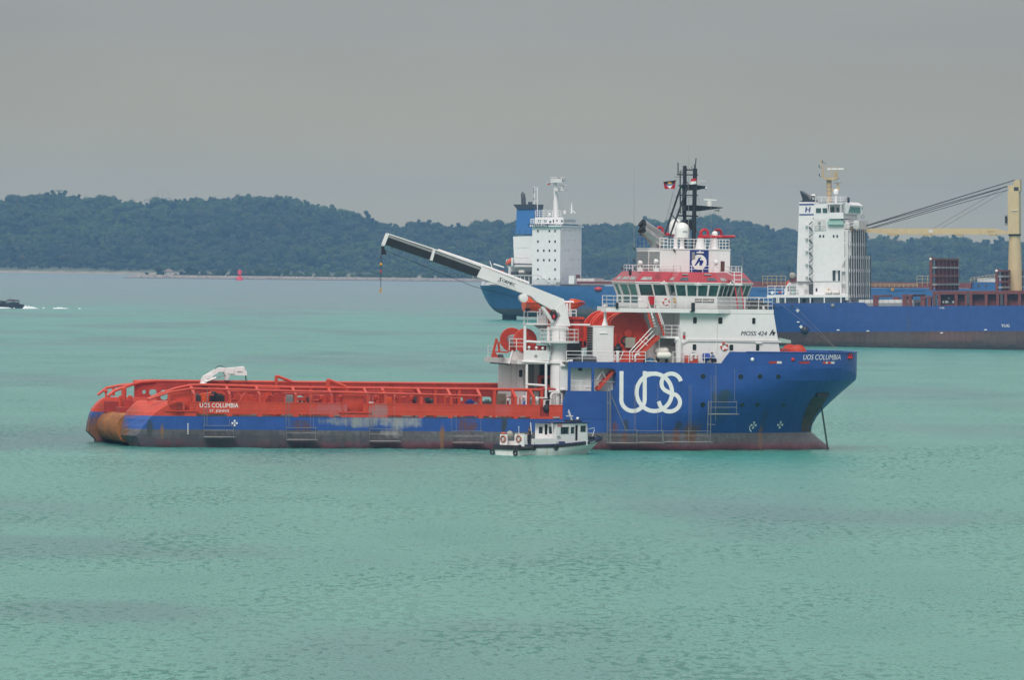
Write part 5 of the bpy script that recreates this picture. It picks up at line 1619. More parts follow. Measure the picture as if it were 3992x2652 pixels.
    r.build('ladder_rail', M['white'], tug)
    # equipment on the open bridge deck forward
    for x0, x1, y0, y1, mt in ((1830, 1900, 400, 470, 'grey'), (1905, 1960, 440, 480, 'white'), (1830, 1990, 380, 420, 'darksteel'), (1975, 2060, 455, 485, 'white'), (2000, 2070, 420, 450, 'darksteel')):
        a, b = X(z7, x0, y0, -4), X(z7, x1, y1, -4); m = MB(); m.box(a.x, -4, max(WD + .03, b.z), b.x, -3, a.z); m.box(a.x + .1, -4.1, WD + .02, b.x - .1, -3.3, max(WD + .05, b.z)); m.build('deck_locker', M[mt], tug)
    m = MB(); p = X(z7, 1187, 460, -7.85); m.box(p.x - .17, -7.9, p.z - .4, p.x + .17, -7.74, p.z + .38); m.box(p.x - .3, -8.0, p.z - .5, p.x + .1, -7.74, p.z - .41); m.build('side_light', M['black'], tug)
    m = MB(); p = X(z7, 312, 440, -7.85); m.lathe((p.x, -7.85, p.z - .35), [(.12, 0), (.15, .1), (.15, .5), (.08, .6)], 10); m.build('deck_lamp', M['black'], tug)
    m = MB(); p = X(z7, 575, 383, -7.4); m.ball(p, .2, 12, 6, .5); m.build('white_lamp', M['white'], tug)
    m = MB(); p = X(z7, 975, 390, -7.0); m.box(p.x - .08, -7.05, p.z - .2, p.x + .08, -6.8, p.z + .2); m.build('yellow_box', M['yellow'], tug)
    return full, roof_in, w_roof
def X2(f, x, y, v): p = q(f(x, y), v=v); return (p.x, p.z)
full, roof_in, W_ROOF = bridge()

# ---- stairs
def stairs():
    a0, a1 = X(z7, 650, 468, -7.5), X(z7, 722, 700, -8.2); b0, b1 = X(z7, 742, 465, -7.5), X(z7, 850, 790, -8.3)
    m = MB(); m.bar(a0, a1, .12, .22); m.bar(b0, b1, .12, .22); so = m.build('bridge_stair', M['red'], tug)
    for i in range(1, 10):
        t = i / 10; z = a0.z + (b1.z - a0.z) * t
        ta = (z - a0.z) / (a1.z - a0.z); tb = (z - b0.z) / (b1.z - b0.z)
        pa = a0.lerp(a1, min(1, ta)); pb = b0.lerp(b1, min(1, tb))
        s = MB(); s.box(pa.x, pa.y - .14, z - .02, pb.x, pa.y + .14, z + .02); s.build('tread', M['grey'], so)
    for (x0, y0, x1, y1) in ((655, 350, 760, 690), (665, 385, 745, 690), (745, 355, 848, 665), (745, 400, 830, 665)):
        r = MB(); r.tube([X(z7, x0, y0, -7.5), X(z7, x1, y1, -8.1)], .04, 6); r.build('handrail', M['white'], so)
    # lower flight, running aft to the main deck
    p0, p1 = X(z7, 495, 1078, -7.6), X(z7, 782, 800, -7.6)
    m = MB()
    for v in (-8.05, -7.2):
        m.bar((p0.x, v, p0.z), (p1.x, v, p1.z), .1, .36)
    so = m.build('deck_stair', M['red'], tug)
    for i in range(1, 12):
        r = p0.lerp(p1, i / 12); s = MB(); s.box(r.x - .16, -8.0, r.z - .02, r.x + .16, -7.25, r.z + .03); s.build('tread', M['reddark'], so)
    for pts in (((455, 1050), (455, 980), (720, 690), (775, 690), (775, 780)), ((490, 1075), (485, 990), (745, 720)), ((540, 985), (760, 765))):
        r = MB(); r.tube([X(z7, *p, -8.1) for p in pts], .045, 6); r.build('handrail', M['white'], so)
    for x, y in ((590, 845), (640, 880), (650, 820)):
        r = MB(); r.tube([X(z7, x - 20, y - 10, -8.1), X(z7, x + 20, y + 25, -8.1)], .035, 5); r.build('rail_brace', M['white'], so)
stairs()

# ---- main-deck rail above the blue side, goosenecks and gear
def fore_deck():
    z = 8.47
    ua = X(zh, 1790, 1400, -8.4).x; ue = X(z7, 775, 1090, -8.4).x
    r = MB(); rail(r, [(ua, -8.4, z), (X(z7, 640, 1000, -8.4).x, -8.4, z)], 1.05, 3, 1.7, .035); r.build('deck_rail', M['white'], tug)
    r = MB(); rail(r, [(X(z7, 640, 1000, -8.4).x, -8.4, z), (X(z7, 770, 1000, -8.4).x, -8.4, z)], .15, 1, .8, .03); r.build('deck_rail', M['white'], tug)
    r = MB(); rail(r, [(X(z7, 955, 1000, -8.4).x, -8.4, z), (X(z7, 1500, 1000, -8.4).x, -8.4, z)], 1.1, 2, 1.5, .03); r.build('deck_rail', M['white'], tug)
    r = MB(); rail(r, [(ua, 8.4, z), (61, 8.4, z)], 1.05, 3, 2.0, .035); r.build('deck_rail', M['white'], tug)
    for pts, rad in (((( 520, 1090), (520, 1030), (535, 1008), (560, 1005), (575, 1025)), .12), (((1165, 1035), (1175, 1015), (1200, 1010), (1215, 1030), (1215, 1060)), .12)):
        g = MB(); g.tube([X(z7, *p, -8.0) for p in pts], rad, 10); g.build('gooseneck_vent', M['white'], tug, True)
    for x in (1120, 1215):
        p = X(z7, x, 1060, -7.8); g = MB(); g.box(p.x - .19, -8.0, z, p.x + .19, -7.4, X(z7, x, 1025, -7.8).z); g.build('vent_box', M['red'], tug)
    a, b = X(z7, 1097, 1085, -7.8), X(z7, 1237, 1105, -7.8); g = MB(); g.box(a.x, -8.05, z, b.x, -7.5, a.z); g.build('vent_base', M['red'], tug)
    g = MB(); p = X(z7, 1190, 995, -7.3); g.ball(p, .18, 10, 6, .7); g.tube([p, (p.x, p.y, z)], .06, 6); g.build('vent_cap', M['grey'], tug, True)
    p = X(z7, 1338, 1040, -7.8); g = MB(); g.lathe((p.x, -7.8, p.z), [(.3, -.33), (.38, -.3), (.38, .3), (.3, .33)], 18, 'x'); g.tube([(p.x, -7.8, z), (p.x, -7.8, p.z)], .08, 6); g.build('hose_reel', M['bluebarrel'], tug, True)
    g = MB(); p = X(z7, 695, 1060, -7.3); g.ball((p.x, -7.3, z + .1), .42, 12, 8, .9); g.ball((p.x - .35, -7.2, z + .1), .33, 10, 6, .8); to = g.build('tarpaulin_bundle', M['tarp'], None, True)
    to.location = T.O; to.rotation_euler = T.R.to_euler(); tag(to, 'blue tarpaulin bundle on the deck below the red stair', 'tarpaulin')
    g = MB(); a, b = X(z3, 1240, 765, -7), X(z3, 1480, 810, -7); g.box(a.x, -7.4, z, b.x, -6.4, a.z - .1); g.tube([(a.x, -7.2, a.z), (b.x, -7.2, a.z - .05)], .12, 6); g.tube([(a.x + .3, -6.8, a.z + .05), (b.x, -6.8, a.z)], .12, 6); g.build('hose_stack', M['darksteel'], tug)
    g = MB()
    for x0, x1 in ((1690, 1765), (1720, 1775), (1775, 1820)): g.tube([X(z3, x0, 800, -8.0), X(z3, x1, 690, -8.0)], .045, 6)
    p = X(z3, 1750, 740, -8.0); g.tube([(p.x, -8.0, z), (p.x, -8.0, p.z + .45)], .16, 8); g.build('gangway_frame', M['white'], tug)
    # life rafts in their cradle: each a thing
    def raft(x, y, v, label):
        p = X(z5, x, y, v); L2 = .68
        root = empty('life_raft', T.O + T.R @ Vector((p.x, v, p.z)), T.R.to_euler()); tag(root, label, 'life raft', 'white life raft canisters beside the vent duct')
        m = MB(); m.lathe((0, 0, 0), [(.12, -L2 - .06), (.24, -L2), (.34, -L2 + .18), (.34, L2 - .18), (.24, L2), (.12, L2 + .06)], 18, 'x'); m.build('canister', M['raft'], root, True)
        for k in (-.4, -.14, .14, .4):
            s = MB(); s.lathe((0, 0, 0), [(.352, k - .035), (.366, k), (.352, k + .035)], 18, 'x'); s.build('band', M['raft'], root, True)
    raft(1395, 224, -7.0, 'white life raft canister on the inner, higher side of the pair')
    raft(1432, 282, -7.9, 'white life raft canister nearest the deck edge, lower of the pair')
    c = MB(); p = X(z5, 1432, 330, -7.9)
    for k in (-.45, .45):
        c.tube([(p.x + k, -8.2, z), (p.x + k * .8, -7.6, p.z + .12)], .05, 6); c.tube([(p.x + k, -7.3, z), (p.x + k * .8, -7.6, p.z + .12)], .05, 6); c.box(p.x + k - .05, -7.4, z, p.x + k + .05, -6.8, p.z + .45)
    c.build('raft_cradle', M['darksteel'], tug)
    # lifebuoys
    def lifebuoy(f, x, y, v, r, label, squash=1.0):
        p = X(f, x, y, v); root = empty('lifebuoy', T.O + T.R @ Vector((p.x, v, p.z)), T.R.to_euler()); tag(root, label, 'lifebuoy')
        m = MB(); m.torus((0, 0, 0), r, r * .27, 'y', 32, 8); ring = m.build('ring', M['red'], root, True)
        for k in range(4):
            a = math.pi / 4 + k * math.pi / 2 + .3; s = MB()
            pts = [(r * math.cos(a + d), 0, r * math.sin(a + d)) for d in (-.28, -.14, 0, .14, .28)]
            s.tube(pts, r * .29, 8); s.build('white_band', M['letter'], root, True)
    lifebuoy(z7, 1545, 920, -7.06, .32, 'red and white lifebuoy hung on the white deckhouse wall')
    lifebuoy(z7, 877, 408, -7.1, .30, 'orange and white lifebuoy on the bridge rail beside the stair')
fore_deck()

# ---- towing winch between the crane and the bridge
def winch():
    c = X(z3, 1870, 470, -5.2); r = 2.13
    red = paint('winch_red', (.66, .058, .027), .4, .12, (.5, .06, .03), .35)
    wn = MB()
    wn.lathe((c.x, 0, c.z), [(.75, -5.1), (.8, 4.1)], 24, 'y')
    wo = wn.build('towing_winch', M['reddark'], tug, True)
    for v in (-5.2, -3.9, 1.0, 2.0, 4.2):
        m = MB(); m.lathe((c.x, v, c.z), [(.9, -.05), (r * .82, -.05), (r * .83, -.14), (r * .985, -.16), (r, -.1), (r, .08), (r * .97, .1), (.8, .1)], 56, 'y')
        m.build('drum_flange', red, wo, True)
    for k in range(7):
        a = k * 2 * math.pi / 7 + .4
        m = MB(); m.bar((c.x + .5 * math.cos(a), -5.27, c.z + .5 * math.sin(a)), (c.x + r * .8 * math.cos(a), -5.27, c.z + r * .8 * math.sin(a)), .06, .09); m.build('flange_rib', red, wo)
    m = MB(); m.lathe((c.x, -5.3, c.z), [(.1, -.25), (.42, -.2), (.45, 0)], 20, 'y'); m.build('hub', red, wo, True)
    # brake strap, motor, stand
    m = MB(); pts = [(c.x + (r + .04) * math.cos(a), -4.6, c.z + (r + .04) * math.sin(a)) for a in np.linspace(2.2, 4.2, 14)]; m.tube(pts, .09, 6); m.build('brake_band', M['orange'], wo, True)
    m = MB(); a, b = X(z3, 1690, 640, -5.9), X(z3, 2080, 680, -5.9); m.box(a.x, -5.9, 8.47, b.x, -5.3, b.z + .1); m.box(a.x, -5.8, 8.47, a.x + .4, -5.3, c.z); m.box(b.x - .5, -5.8, 8.47, b.x, -5.3, c.z - .5); m.build('winch_stand', red, wo)
    m = MB(); a, b = X(z3, 1842, 520, -6.1), X(z3, 1958, 648, -6.1); m.box(a.x, -6.3, b.z, b.x, -5.7, a.z); m.build('canvas_cover', M['canvas'], wo)
    m = MB(); p = X(z3, 1755, 660, -6.3); m.ball(p, .42, 12, 8, .8); m.lathe((p.x, -6.3, p.z), [(.2, 0), (.2, .5)], 8); m.build('motor', M['black'], wo, True)
    m = MB(); p = X(z3, 1840, 560, -6.1); m.torus((p.x, -6.1, p.z), .35, .1, 'y', 16, 6); m.build('hose', M['rubber'], wo, True)
    # red housing between
    m = MB(); m.prism([X2(z3, *p, -2) for p in ((1125, 268), (1335, 272), (1340, 300), (1368, 640), (1290, 657), (1235, 652), (1215, 560), (1125, 440))], -2, 1.5)
    ho = m.build('winch_housing', red, tug)
    for x0, y0, x1, y1 in ((1165, 305, 1205, 440), (1285, 310, 1330, 520)):
        a, b = X(z3, x0, y0, -2), X(z3, x1, y1, -2); p = MB(); p.box(a.x, -2.03, b.z, b.x, -1.95, a.z); p.build('hatch', M['reddark'], ho)
    for x0 in (1282, 1335):
        a, b = X(z3, x0, 565, -2), X(z3, x0 + 28, 622, -2); p = MB(); p.box(a.x, -2.04, b.z, b.x, -1.95, a.z); p.build('vent_slot', M['black'], ho)
    m = MB(); m.prism([X2(z3, *p, -2) for p in ((1140, 265), (1330, 270), (1342, 300), (1150, 298))], -2.25, 1.7); m.build('housing_lid', red, ho)
    m = MB(); a, b = X(z3, 1125, 590, -3), X(z3, 1300, 680, -3); m.box(a.x, -3.2, 8.47, b.x, -2.2, a.z); m.build('power_pack', M['darksteel'], tug)
    # white casing with its louvre and the vent post on top
    a, b = X(z3, 1455, 385, -6.3), X(z3, 1694, 800, -6.3)
    m = MB(); m.box(a.x, -6.3, 8.47, b.x, -3.8, a.z); co = m.build('engine_casing', M['white'], tug)
    m = MB(); m.box(a.x - .06, -6.3, a.z - .06, b.x + .06, -3.75, a.z + .06); m.build('casing_top', M['white'], co)
    for k in range(12):
        zz = 9.2 + k * .24; l = MB(); l.box(a.x - .05, -6.0, zz, a.x - .004, -4.0, zz + .17); l.build('louvre', M['darksteel'], co)
    m = MB()
    for k in range(7):
        p = X(z3, 1535 + k * 14, 470, -6.34); m.ball(p, .07, 8, 5)
    m.build('hose_rack', M['white'], co)
    p = X(z3, 1595, 375, -5.6); k = 1 / 3.1357 / 40.6
    m = MB(); m.lathe((p.x, -5.6, p.z), [(40 * k, 0), (38 * k, 15 * k), (24 * k, 50 * k), (17 * k, 100 * k), (17 * k, 185 * k), (29 * k, 205 * k), (30 * k, 250 * k), (26 * k, 262 * k)], 16); m.build('vent_post', M['white'], tug, True)
winch()

# ---- deck crane
def crane():
    V = -6.4
    cx = X(z3, 1030, 700, V).x
    root = empty('deck_crane', (0, 0, 0), None, tug)
    wb = 2.9
    wr = X(zh, 1600, 1000, V).z; wt = X(zh, 1600, 655, V).z; wl = X(zh, 1600, 1470, V).z
    m = MB(); m.lathe((cx, V, 0), [(.80, wb), (.80, wl - .12), (1.0, wl - .1), (1.0, wl + .1), (.78, wl + .12), (.78, wr - .25), (.95, wr - .15)], 32); m.build('pedestal', M['white'], root, True)
    m = MB(); m.lathe((cx, V, 0), [(1.95, wr - .12), (1.98, wr + .06)], 36); m.build('ring_platform', M['white'], root)
    r = MB(); rail(r, [(cx + 1.9 * math.cos(a), V + 1.9 * math.sin(a), wr + .06) for a in np.linspace(0, 2 * math.pi, 15)[:-1]], 1.12, 3, 2, .035, True); r.build('platform_rail', M['white'], root)
    m = MB(); m.lathe((cx, V, 0), [(.70, wr + .06), (.70, wt - .25), (.86, wt - .2), (.86, wt)], 28); m.build('turret', M['white'], root, True)
    for k in range(24):
        a = 2 * math.pi * k / 24; b = MB(); b.tube([(cx + .9 * math.cos(a), V + .9 * math.sin(a), wt - .26), (cx + .9 * math.cos(a), V + .9 * math.sin(a), wt - .1)], .035, 5); b.build('bolt', M['offwhite'], root)
    Z = lambda *ps: [X2(z9, *p, V) for p in ps]
    m = MB(); m.prism(Z((2225, 846), (2262, 1000), (2298, 1155), (2125, 1155), (2165, 1085), (2188, 1040), (2165, 1000), (2120, 985)), V - .5, V + .5); m.build('slewing_column', M['white'], root)
    m = MB(); m.prism(Z((1225, 590), (1284, 470), (2225, 845), (2232, 880), (2119, 984), (1905, 868), (1850, 812)), V - .46, V + .46); bm_ = m.build('main_boom', M['white'], root)
    m = MB(); m.prism(Z((735, 276), (1275, 478), (1226, 586), (692, 398)), V - .36, V + .36); m.build('middle_boom', M['black'], root)
    m = MB(); m.prism(Z((205, 98), (722, 276), (680, 388), (165, 214)), V - .30, V + .30); m.build('outer_boom', M['black'], root)
    for pts, w_ in ((((205, 86), (735, 262), (731, 276), (205, 99)), .31), (((745, 266), (1290, 462), (1284, 478), (738, 279)), .37)):
        m = MB(); m.prism(Z(*pts), V - w_, V + w_); m.build('boom_top_plate', M['white'], root)
    for pts, w_ in ((((205, 104), (718, 282), (708, 308), (196, 128)), .305), (((742, 286), (1268, 484), (1258, 508), (730, 312)), .365)):
        m = MB(); m.prism(Z(*pts), V - w_, V - w_ + .05); m.build('boom_side_strip', M['grey'], root)
    for pts, w_ in ((((196, 86), (220, 92), (172, 218), (150, 236), (146, 216)), .36), (((724, 262), (752, 268), (716, 404), (686, 396)), .42)):
        m = MB(); m.prism(Z(*pts), V - w_, V + w_); m.build('boom_collar', M['white'], root)
    m = MB(); m.tube([X(z9, 790, 275, V), X(z9, 1300, 455, V), X(z9, 1835, 660, V)], [.08, .12, .12], 8); m.build('extension_cylinder', M['white'], root, True)
    m = MB(); m.tube([X(z9, 1985, 930, V - .1), X(z9, 2112, 1112, V - .1)], .19, 14); m.build('luffing_cylinder', M['white'], root, True)
    m = MB(); m.tube([X(z9, 1930, 862, V - .1), X(z9, 1990, 937, V - .1)], .09, 10); m.build('cylinder_rod', M['steel'], root, True)
    p = X(z9, 1768, 832, V - .2); m = MB(); m.lathe((p.x, V - .2, p.z), [(.2, -.35), (.42, -.3), (.42, .3), (.2, .35)], 22, 'y'); m.build('hoist_drum', M['white'], root, True)
    m = MB(); m.prism(Z((138, 240), (162, 236), (198, 330), (136, 334)), V - .12, V + .12); m.build('boom_head', M['black'], root)
    m = MB()
    for k in range(5):
        p = X(z9, 2118 + 6 * k % 11, 1000 + 14 * k, V - .62); m.torus((p.x, p.y, p.z), .26 - .02 * k, .045, 'y', 16, 6)
    m.build('hydraulic_hose', M['rubber'], root, True)
    m = MB(); m.ball(X(z9, 2122, 1050, V - .62), .16, 10, 6, 1.4); m.build('valve', M['monitor'], root, True)
    m = MB(); m.tube([X(z9, 185, 285, V), X(z9, 600, 455, V), X(z9, 1200, 700, V), X(z9, 1735, 835, V)], .022, 5); m.build('hoist_wire', M['black'], root)
    m = MB(); m.tube([X(z9, 137, 330, V), X(z9, 130, 720, V)], .028, 5)
    for y in (350, 370, 390, 470, 490): m.ball(X(z9, 134, y, V), .05, 6, 5)
    m.build('hook_wire', M['black'], root)
    m = MB(); m.ball(X(z9, 135, 445, V), .16, 10, 6, .9); m.build('hook_ball', M['yellow'], root, True)
    p = X(z9, 131, 525, V); m = MB(); m.lathe((p.x, V, p.z - .15), [(.06, 0), (.09, .1), (.06, .3)], 8); m.build('swivel', M['monitor'], root)
    p = X(z9, 129, 745, V); m = MB(); m.torus((p.x, V, p.z - .12), .1, .035, 'y', 12, 6); m.lathe((p.x, V, p.z), [(.05, 0), (.09, .08), (.05, .25)], 8); m.build('hook', M['yellow'], root)
    ax = (X(z9, 2225, 845, V) - X(z9, 1284, 470, V)).normalized(); ay = Vector((-ax.z, 0, ax.x))
    def onb(txt, x, y, h, wd, mt='ink', sh=.1, bold=.012):
        c = X(z9, x, y, V); lettering(txt, (c.x, V - .466, c.z), ax, ay, h, wd, M[mt], bm_, sh, bold)
    k = 1 / 2.9513 / 40.6
    onb('S', 1490, 617, 50 * k, 36 * k, sh=.25, bold=.05)
    onb('ORMEC', 1590, 656, 37 * k, 166 * k, sh=.15, bold=.05)
    for dy, x0, x1 in ((0, 1455, 1675), (12, 1452, 1600), (24, 1560, 1675)):
        a, b = X(z9, x0, 640 + dy + (x0 - 1455) * .37, V), X(z9, x1, 640 + dy + (x1 - 1455) * .37, V); m = MB(); m.bar((a.x, V - .465, a.z), (b.x, V - .465, b.z), .02, .02); m.build('print_line', M['grey'], bm_)
    # cab-side red leg with white foot beside the pedestal
    a, b, c = X(zh, 1380, 470, -5.4), X(zh, 1385, 660, -5.4), X(zh, 1385, 985, -5.4)
    m = MB(); m.tube([a, b], .17, 8); m.build('boom_rest', M['red'], root); m = MB(); m.tube([b, c], .17, 8); m.build('boom_rest', M['white'], root)
crane()

# ---- aft deckhouse under the crane, storage reels
def aft_house():
    ua = X(zi, 800, 500, -3.0).x
    # aft wall, with door panel seams, and side recess
    m = MB(); m.box(ua, -3.0, 2.96, ua + .2, 7.0, 8.3); ah = m.build('aft_house', M['white'], tug)
    m = MB(); m.box(ua + .2, 6.8, 2.96, 55.4, 7.0, 8.36); m.build('house_side', M['white'], ah)
    m = MB(); m.box(ua + 3.6, -6.9, 2.96, ua + 3.8, -3.0, 8.3); m.build('recess_wall', M['grey'], ah)
    m = MB(); m.box(ua + .2, -3.02, 2.96, ua + 3.6, -2.9, 8.3); m.build('recess_wall', M['offwhite'], ah)
    for x0, x1, mt in ((930, 1045, 'grey'), (1060, 1170, 'offwhite')):
        a, b = X(zi, x0, 240, -3.05), X(zi, x1, 760, -3.05); m = MB(); m.box(a.x, -3.12, 3.0, b.x, -3.03, a.z); m.build('recess_panel', M[mt], ah)
    a, b = X(zi, 1205, 240, -3.6), X(zi, 1440, 770, -3.6); m = MB(); m.box(a.x, -3.6, 3, b.x, -3.2, 8.2); m.build('recess_shade', M['darkgap'], ah)  # dark slab carries the shade of the recess in its colour
    for y0, y1 in ((490, 560), (700, 790)):
        a, b = X(zi, 1180, y0, -4.4), X(zi, 1440, y1, -4.4); m = MB(); m.box(a.x, -4.6, b.z, b.x, -3.8, a.z); m.build('recess_winch', M['red'], ah)
    a, b = X(zi, 1180, 490, -4.5), X(zi, 1215, 790, -4.5); m = MB(); m.box(a.x, -4.6, b.z, b.x, -3.8, a.z); m.build('recess_winch', M['red'], ah)
    for vv in (1.6, -.6): 
        m = MB(); m.box(ua - .03, vv, 3.3, ua - .003, vv + .05, 8.1); m.build('wall_seam', M['offwhite'], ah)
    p = q(zi(757, 445), u=ua - .1); m = MB(); m.lathe((ua - .12, p.y, p.z - .35), [(.1, 0), (.17, .05), (.17, .65), (.1, .7)], 12); m.build('fire_extinguisher', M['black'], ah, True)
    # pillars and tubes of the open frame
    def tube(f, pts, v, r, nm='frame_tube', mt='white'):
        m = MB(); m.tube([X(f, *p, v) for p in pts], r, 12); return m.build(nm, M[mt], tug, True)
    tube(zi, ((893, 190), (890, 1210)), -6.7, .13, 'frame_pillar'); tube(zi, ((1328, 190), (1325, 1010)), -6.9, .13, 'frame_pillar')
    tube(zi, ((880, 690), (1310, 720)), -6.75, .11); tube(zh, ((780, 1450), (1390, 1478)), -6.9, .13)
    tube(zh, ((850, 640), (850, 1440)), -6.6, .14, 'frame_pillar')
    tube(zh, ((845, 1000), (960, 1000), (1150, 1015), (1390, 1055)), -6.6, .12)
    tube(zh, ((1355, 1040), (1355, 1440)), -6.6, .09, 'frame_pillar')
    # white screen
    a, b = X(zh, 868, 1195, -6.7), X(zh, 1400, 1435, -6.7); m = MB(); m.box(a.x, -6.75, b.z, b.x, -6.6, a.z); so = m.build('white_screen', M['white'], tug)
    p = X(zh, 1095, 1325, -6.78); m = MB(); m.box(p.x - .12, -6.82, p.z - .1, p.x + .12, -6.74, p.z + .1); m.build('screen_box', M['grey'], so)
    a, b = X(zh, 870, 1085, -5.6), X(zh, 1340, 1200, -5.6); m = MB(); m.box(a.x, -5.6, b.z - .8, b.x, -4.8, a.z); m.build('reel_drive', M['reddark'], tug)
    for x, y in ((945, 1130), (1110, 1140), (1255, 1150)):
        p = X(zh, x, y, -6.7); m = MB(); m.ball(p, .15, 10, 7, .85); m.tube([(p.x, -6.7, p.z - .3), p], .04, 6); m.build('flood_lamp', M['radome'], tug, True)
    p = X(zh, 1405, 1140, -6.9); m = MB(); m.bar((p.x - .05, -6.9, p.z + .25), (p.x + .1, -6.9, p.z - .3), .25, .2); m.build('flood_lamp', M['grey'], tug)
    # floor of the reel platform, its bulwark and sloped bracket
    va = -3.4
    a, b = X(zh, 430, 1370, va), X(zh, 495, 1495, va)
    m = MB(); m.box(a.x, va, b.z, b.x, 4.6, a.z); po = m.build('reel_platform', M['offwhite'], tug)
    m = MB(); m.box(b.x, -6.5, b.z, b.x + 5.0, 6.8, a.z - .15); m.build('platform_floor', M['offwhite'], po)
    m = MB(); m.prism([X2(zh, *p, -3.6) for p in ((570, 1230), (815, 1235), (815, 1440), (760, 1505), (495, 1500))], -3.9, -3.42); m.build('sloped_bracket', M['offwhite'], po)
    m = MB(); m.tube([X(zh, 575, 1200, -3.9), X(zh, 490, 1505, -3.9)], .1, 8); m.build('bracket_edge', M['white'], po)
    m = MB(); m.box(a.x + .1, va + .3, b.z - .15, a.x + .5, 3.6, b.z - .002); m.build('under_beam', M['darksteel'], po)
    r = MB(); zz = a.z; rail(r, [X(zh, 495, 1195, -4.0), X(zh, 820, 1200, -6.4)], 1.1, 3, 1.3, .04); r.build('reel_rail', M['white'], po)
    r = MB(); rail(r, [(a.x + .1, 4.5, zz), (a.x + .1, -1.5, zz)], 1.05, 3, 2, .025); r.build('reel_rail', M['white'], po)
    # two-flange storage reel on its red stand
    c = X(zh, 855, 975, -4.0); rr_ = 1.18
    m = MB(); m.lathe((c.x, 0, c.z), [(.52, -3.9), (.52, 1.3)], 24, 'y'); ro = m.build('storage_reel', M['grey'], tug, True)
    for v in (-4.0, 1.4):
        m = MB(); m.lathe((c.x, v, c.z), [(.45, -.04), (rr_ * .96, -.05), (rr_, 0), (rr_, .05), (.4, .06)], 44, 'y'); m.build('reel_flange', M['red'], ro, True)
    for k in range(6):
        aa = k * math.pi / 3 + .2; m = MB(); m.bar((c.x + .2 * math.cos(aa), -4.07, c.z + .2 * math.sin(aa)), (c.x + rr_ * .9 * math.cos(aa), -4.07, c.z + rr_ * .9 * math.sin(aa)), .08, .06); m.build('flange_rib', M['red'], ro)
    m = MB(); m.lathe((c.x, -4.08, c.z), [(.1, -.12), (.3, -.1), (.32, 0)], 16, 'y'); m.build('reel_hub', M['reddark'], ro, True)
    s = MB(); v = -2.2
    P_ = lambda x, y: X(zh, x, y, v)
    s.bar(P_(200, 930), P_(215, 1000), .2); s.bar(P_(205, 960), P_(110, 1350), .22); s.bar(P_(250, 1010), P_(270, 1220), .2); s.bar(P_(180, 1230), P_(480, 1240), .14); s.bar(P_(240, 1015), P_(480, 1030), .1)
    s.prism([X2(zh, *p, v) for p in ((175, 1240), (250, 1355), (110, 1355))], v - .1, v + .1)
    s.build('reel_stand', M['red'], tug)
    m = MB(); m.prism([X2(zh, *p, v - .3) for p in ((250, 1290), (345, 1290), (360, 1362), (245, 1362))], v - .5, v); m.build('reel_motor', M['darksteel'], tug)
    # upper boat platform
    a, b = X(zh, 890, 585, -5.6), X(zh, 1355, 625, -5.6)
    m = MB(); m.box(a.x, -5.6, b.z, b.x + 4.3, -4.0, a.z); bo = m.build('boat_platform', M['white'], tug)
    m = MB(); m.prism([X2(zh, *p, -5.0) for p in ((1090, 627), (1350, 627), (1350, 760), (1280, 760))], -5.2, -4.0); m.build('platform_bracket', M['grey'], bo)
    m = MB(); a_, b_ = X(zi, 365, 240, 8.45), X(zi, 412, 690, 8.45); m.box(a_.x, 8.3, 2.97, b_.x, 8.58, a_.z); m.build('port_post', M['blue'], tug)
    r = MB(); rail(r, [(b.x, -5.55, a.z), (a.x + .1, -5.55, a.z), (a.x + .1, -4.1, a.z)], 1.12, 2, 1.0, .045); r.build('boat_rail', M['white'], bo)
    r = MB(); p = X(zh, 1790, 430, -4.0); e = X(zh, 2010, 430, -4.0); rail(r, [p, e], .65, 2, .5, .04); r.build('boat_rail', M['white'], bo)
    for x, yt in ((1190, 250), (1275, 140)):
        m = MB(); m.tube([X(zh, x, 580, -4.4), X(zh, x, yt, -4.4)], .12, 8); m.build('davit_post', M['white'], bo)
    m = MB(); m.tube([X(zh, 1870, 430, -4.2), X(zh, 1870, 70, -4.2)], .06, 8); m.tube([X(zh, 1720, 110, -3.4), X(zh, 1950, 110, -3.4)], .14, 8); m.tube([X(zh, 1800, 130, -3.6), X(zh, 1815, 440, -3.6)], .13, 8); m.build('davit_post', M['white'], bo)
    m = MB(); p = X(zh, 1240, 470, -4.3); m.box(p.x - .35, -4.5, a.z, p.x + .35, -3.8, p.z + .3); m.build('platform_locker', M['white'], bo)
    m = MB(); m.bar(X(zh, 950, 250, -5.2), X(zh, 985, 300, -5.2), .1); m.lathe(X(zh, 905, 275, -5.2) - Vector((0, 0, .2)), [(.12, 0), (.22, .1), (.18, .35)], 10); m.build('search_lamp', M['black'], bo)
    # rescue boat
    k = 1 / 5.8075 / 40.6
    v0 = -2.6
    L0, L1 = X(zh, 822, 105, v0), X(zh, 2205, 98, v0)
    rb = empty('rescue_boat', T.O + T.R @ Vector((L0.x, v0, L0.z)), T.R.to_euler()); tag(rb, 'orange rescue boat stowed behind the white deck crane', 'boat')
    Ln = L1.x - L0.x
    h = MB(); st_ = []
    for i in range(15):
        t = i / 14; u = Ln * t
        wd_ = 1.05 * (1 - max(0, (t - .55) / .45) ** 2.2) * (.9 + .1 * min(1, t * 5)); dp = 1.02 * (1 - max(0, (t - .62) / .38) ** 1.8) * (.85 + .15 * min(1, t * 4))
        st_.append([(u, -wd_, .0), (u, -wd_ * .97, -.18), (u, -wd_ * .8, -dp * .62), (u, -wd_ * .3, -dp), (u, wd_ * .3, -dp), (u, wd_ * .8, -dp * .62), (u, wd_ * .97, -.18), (u, wd_, .0)])
    vs = [p for s_ in st_ for p in s_]; fs = [(i * 8 + j, (i + 1) * 8 + j, (i + 1) * 8 + j + 1, i * 8 + j + 1) for i in range(14) for j in range(7)]
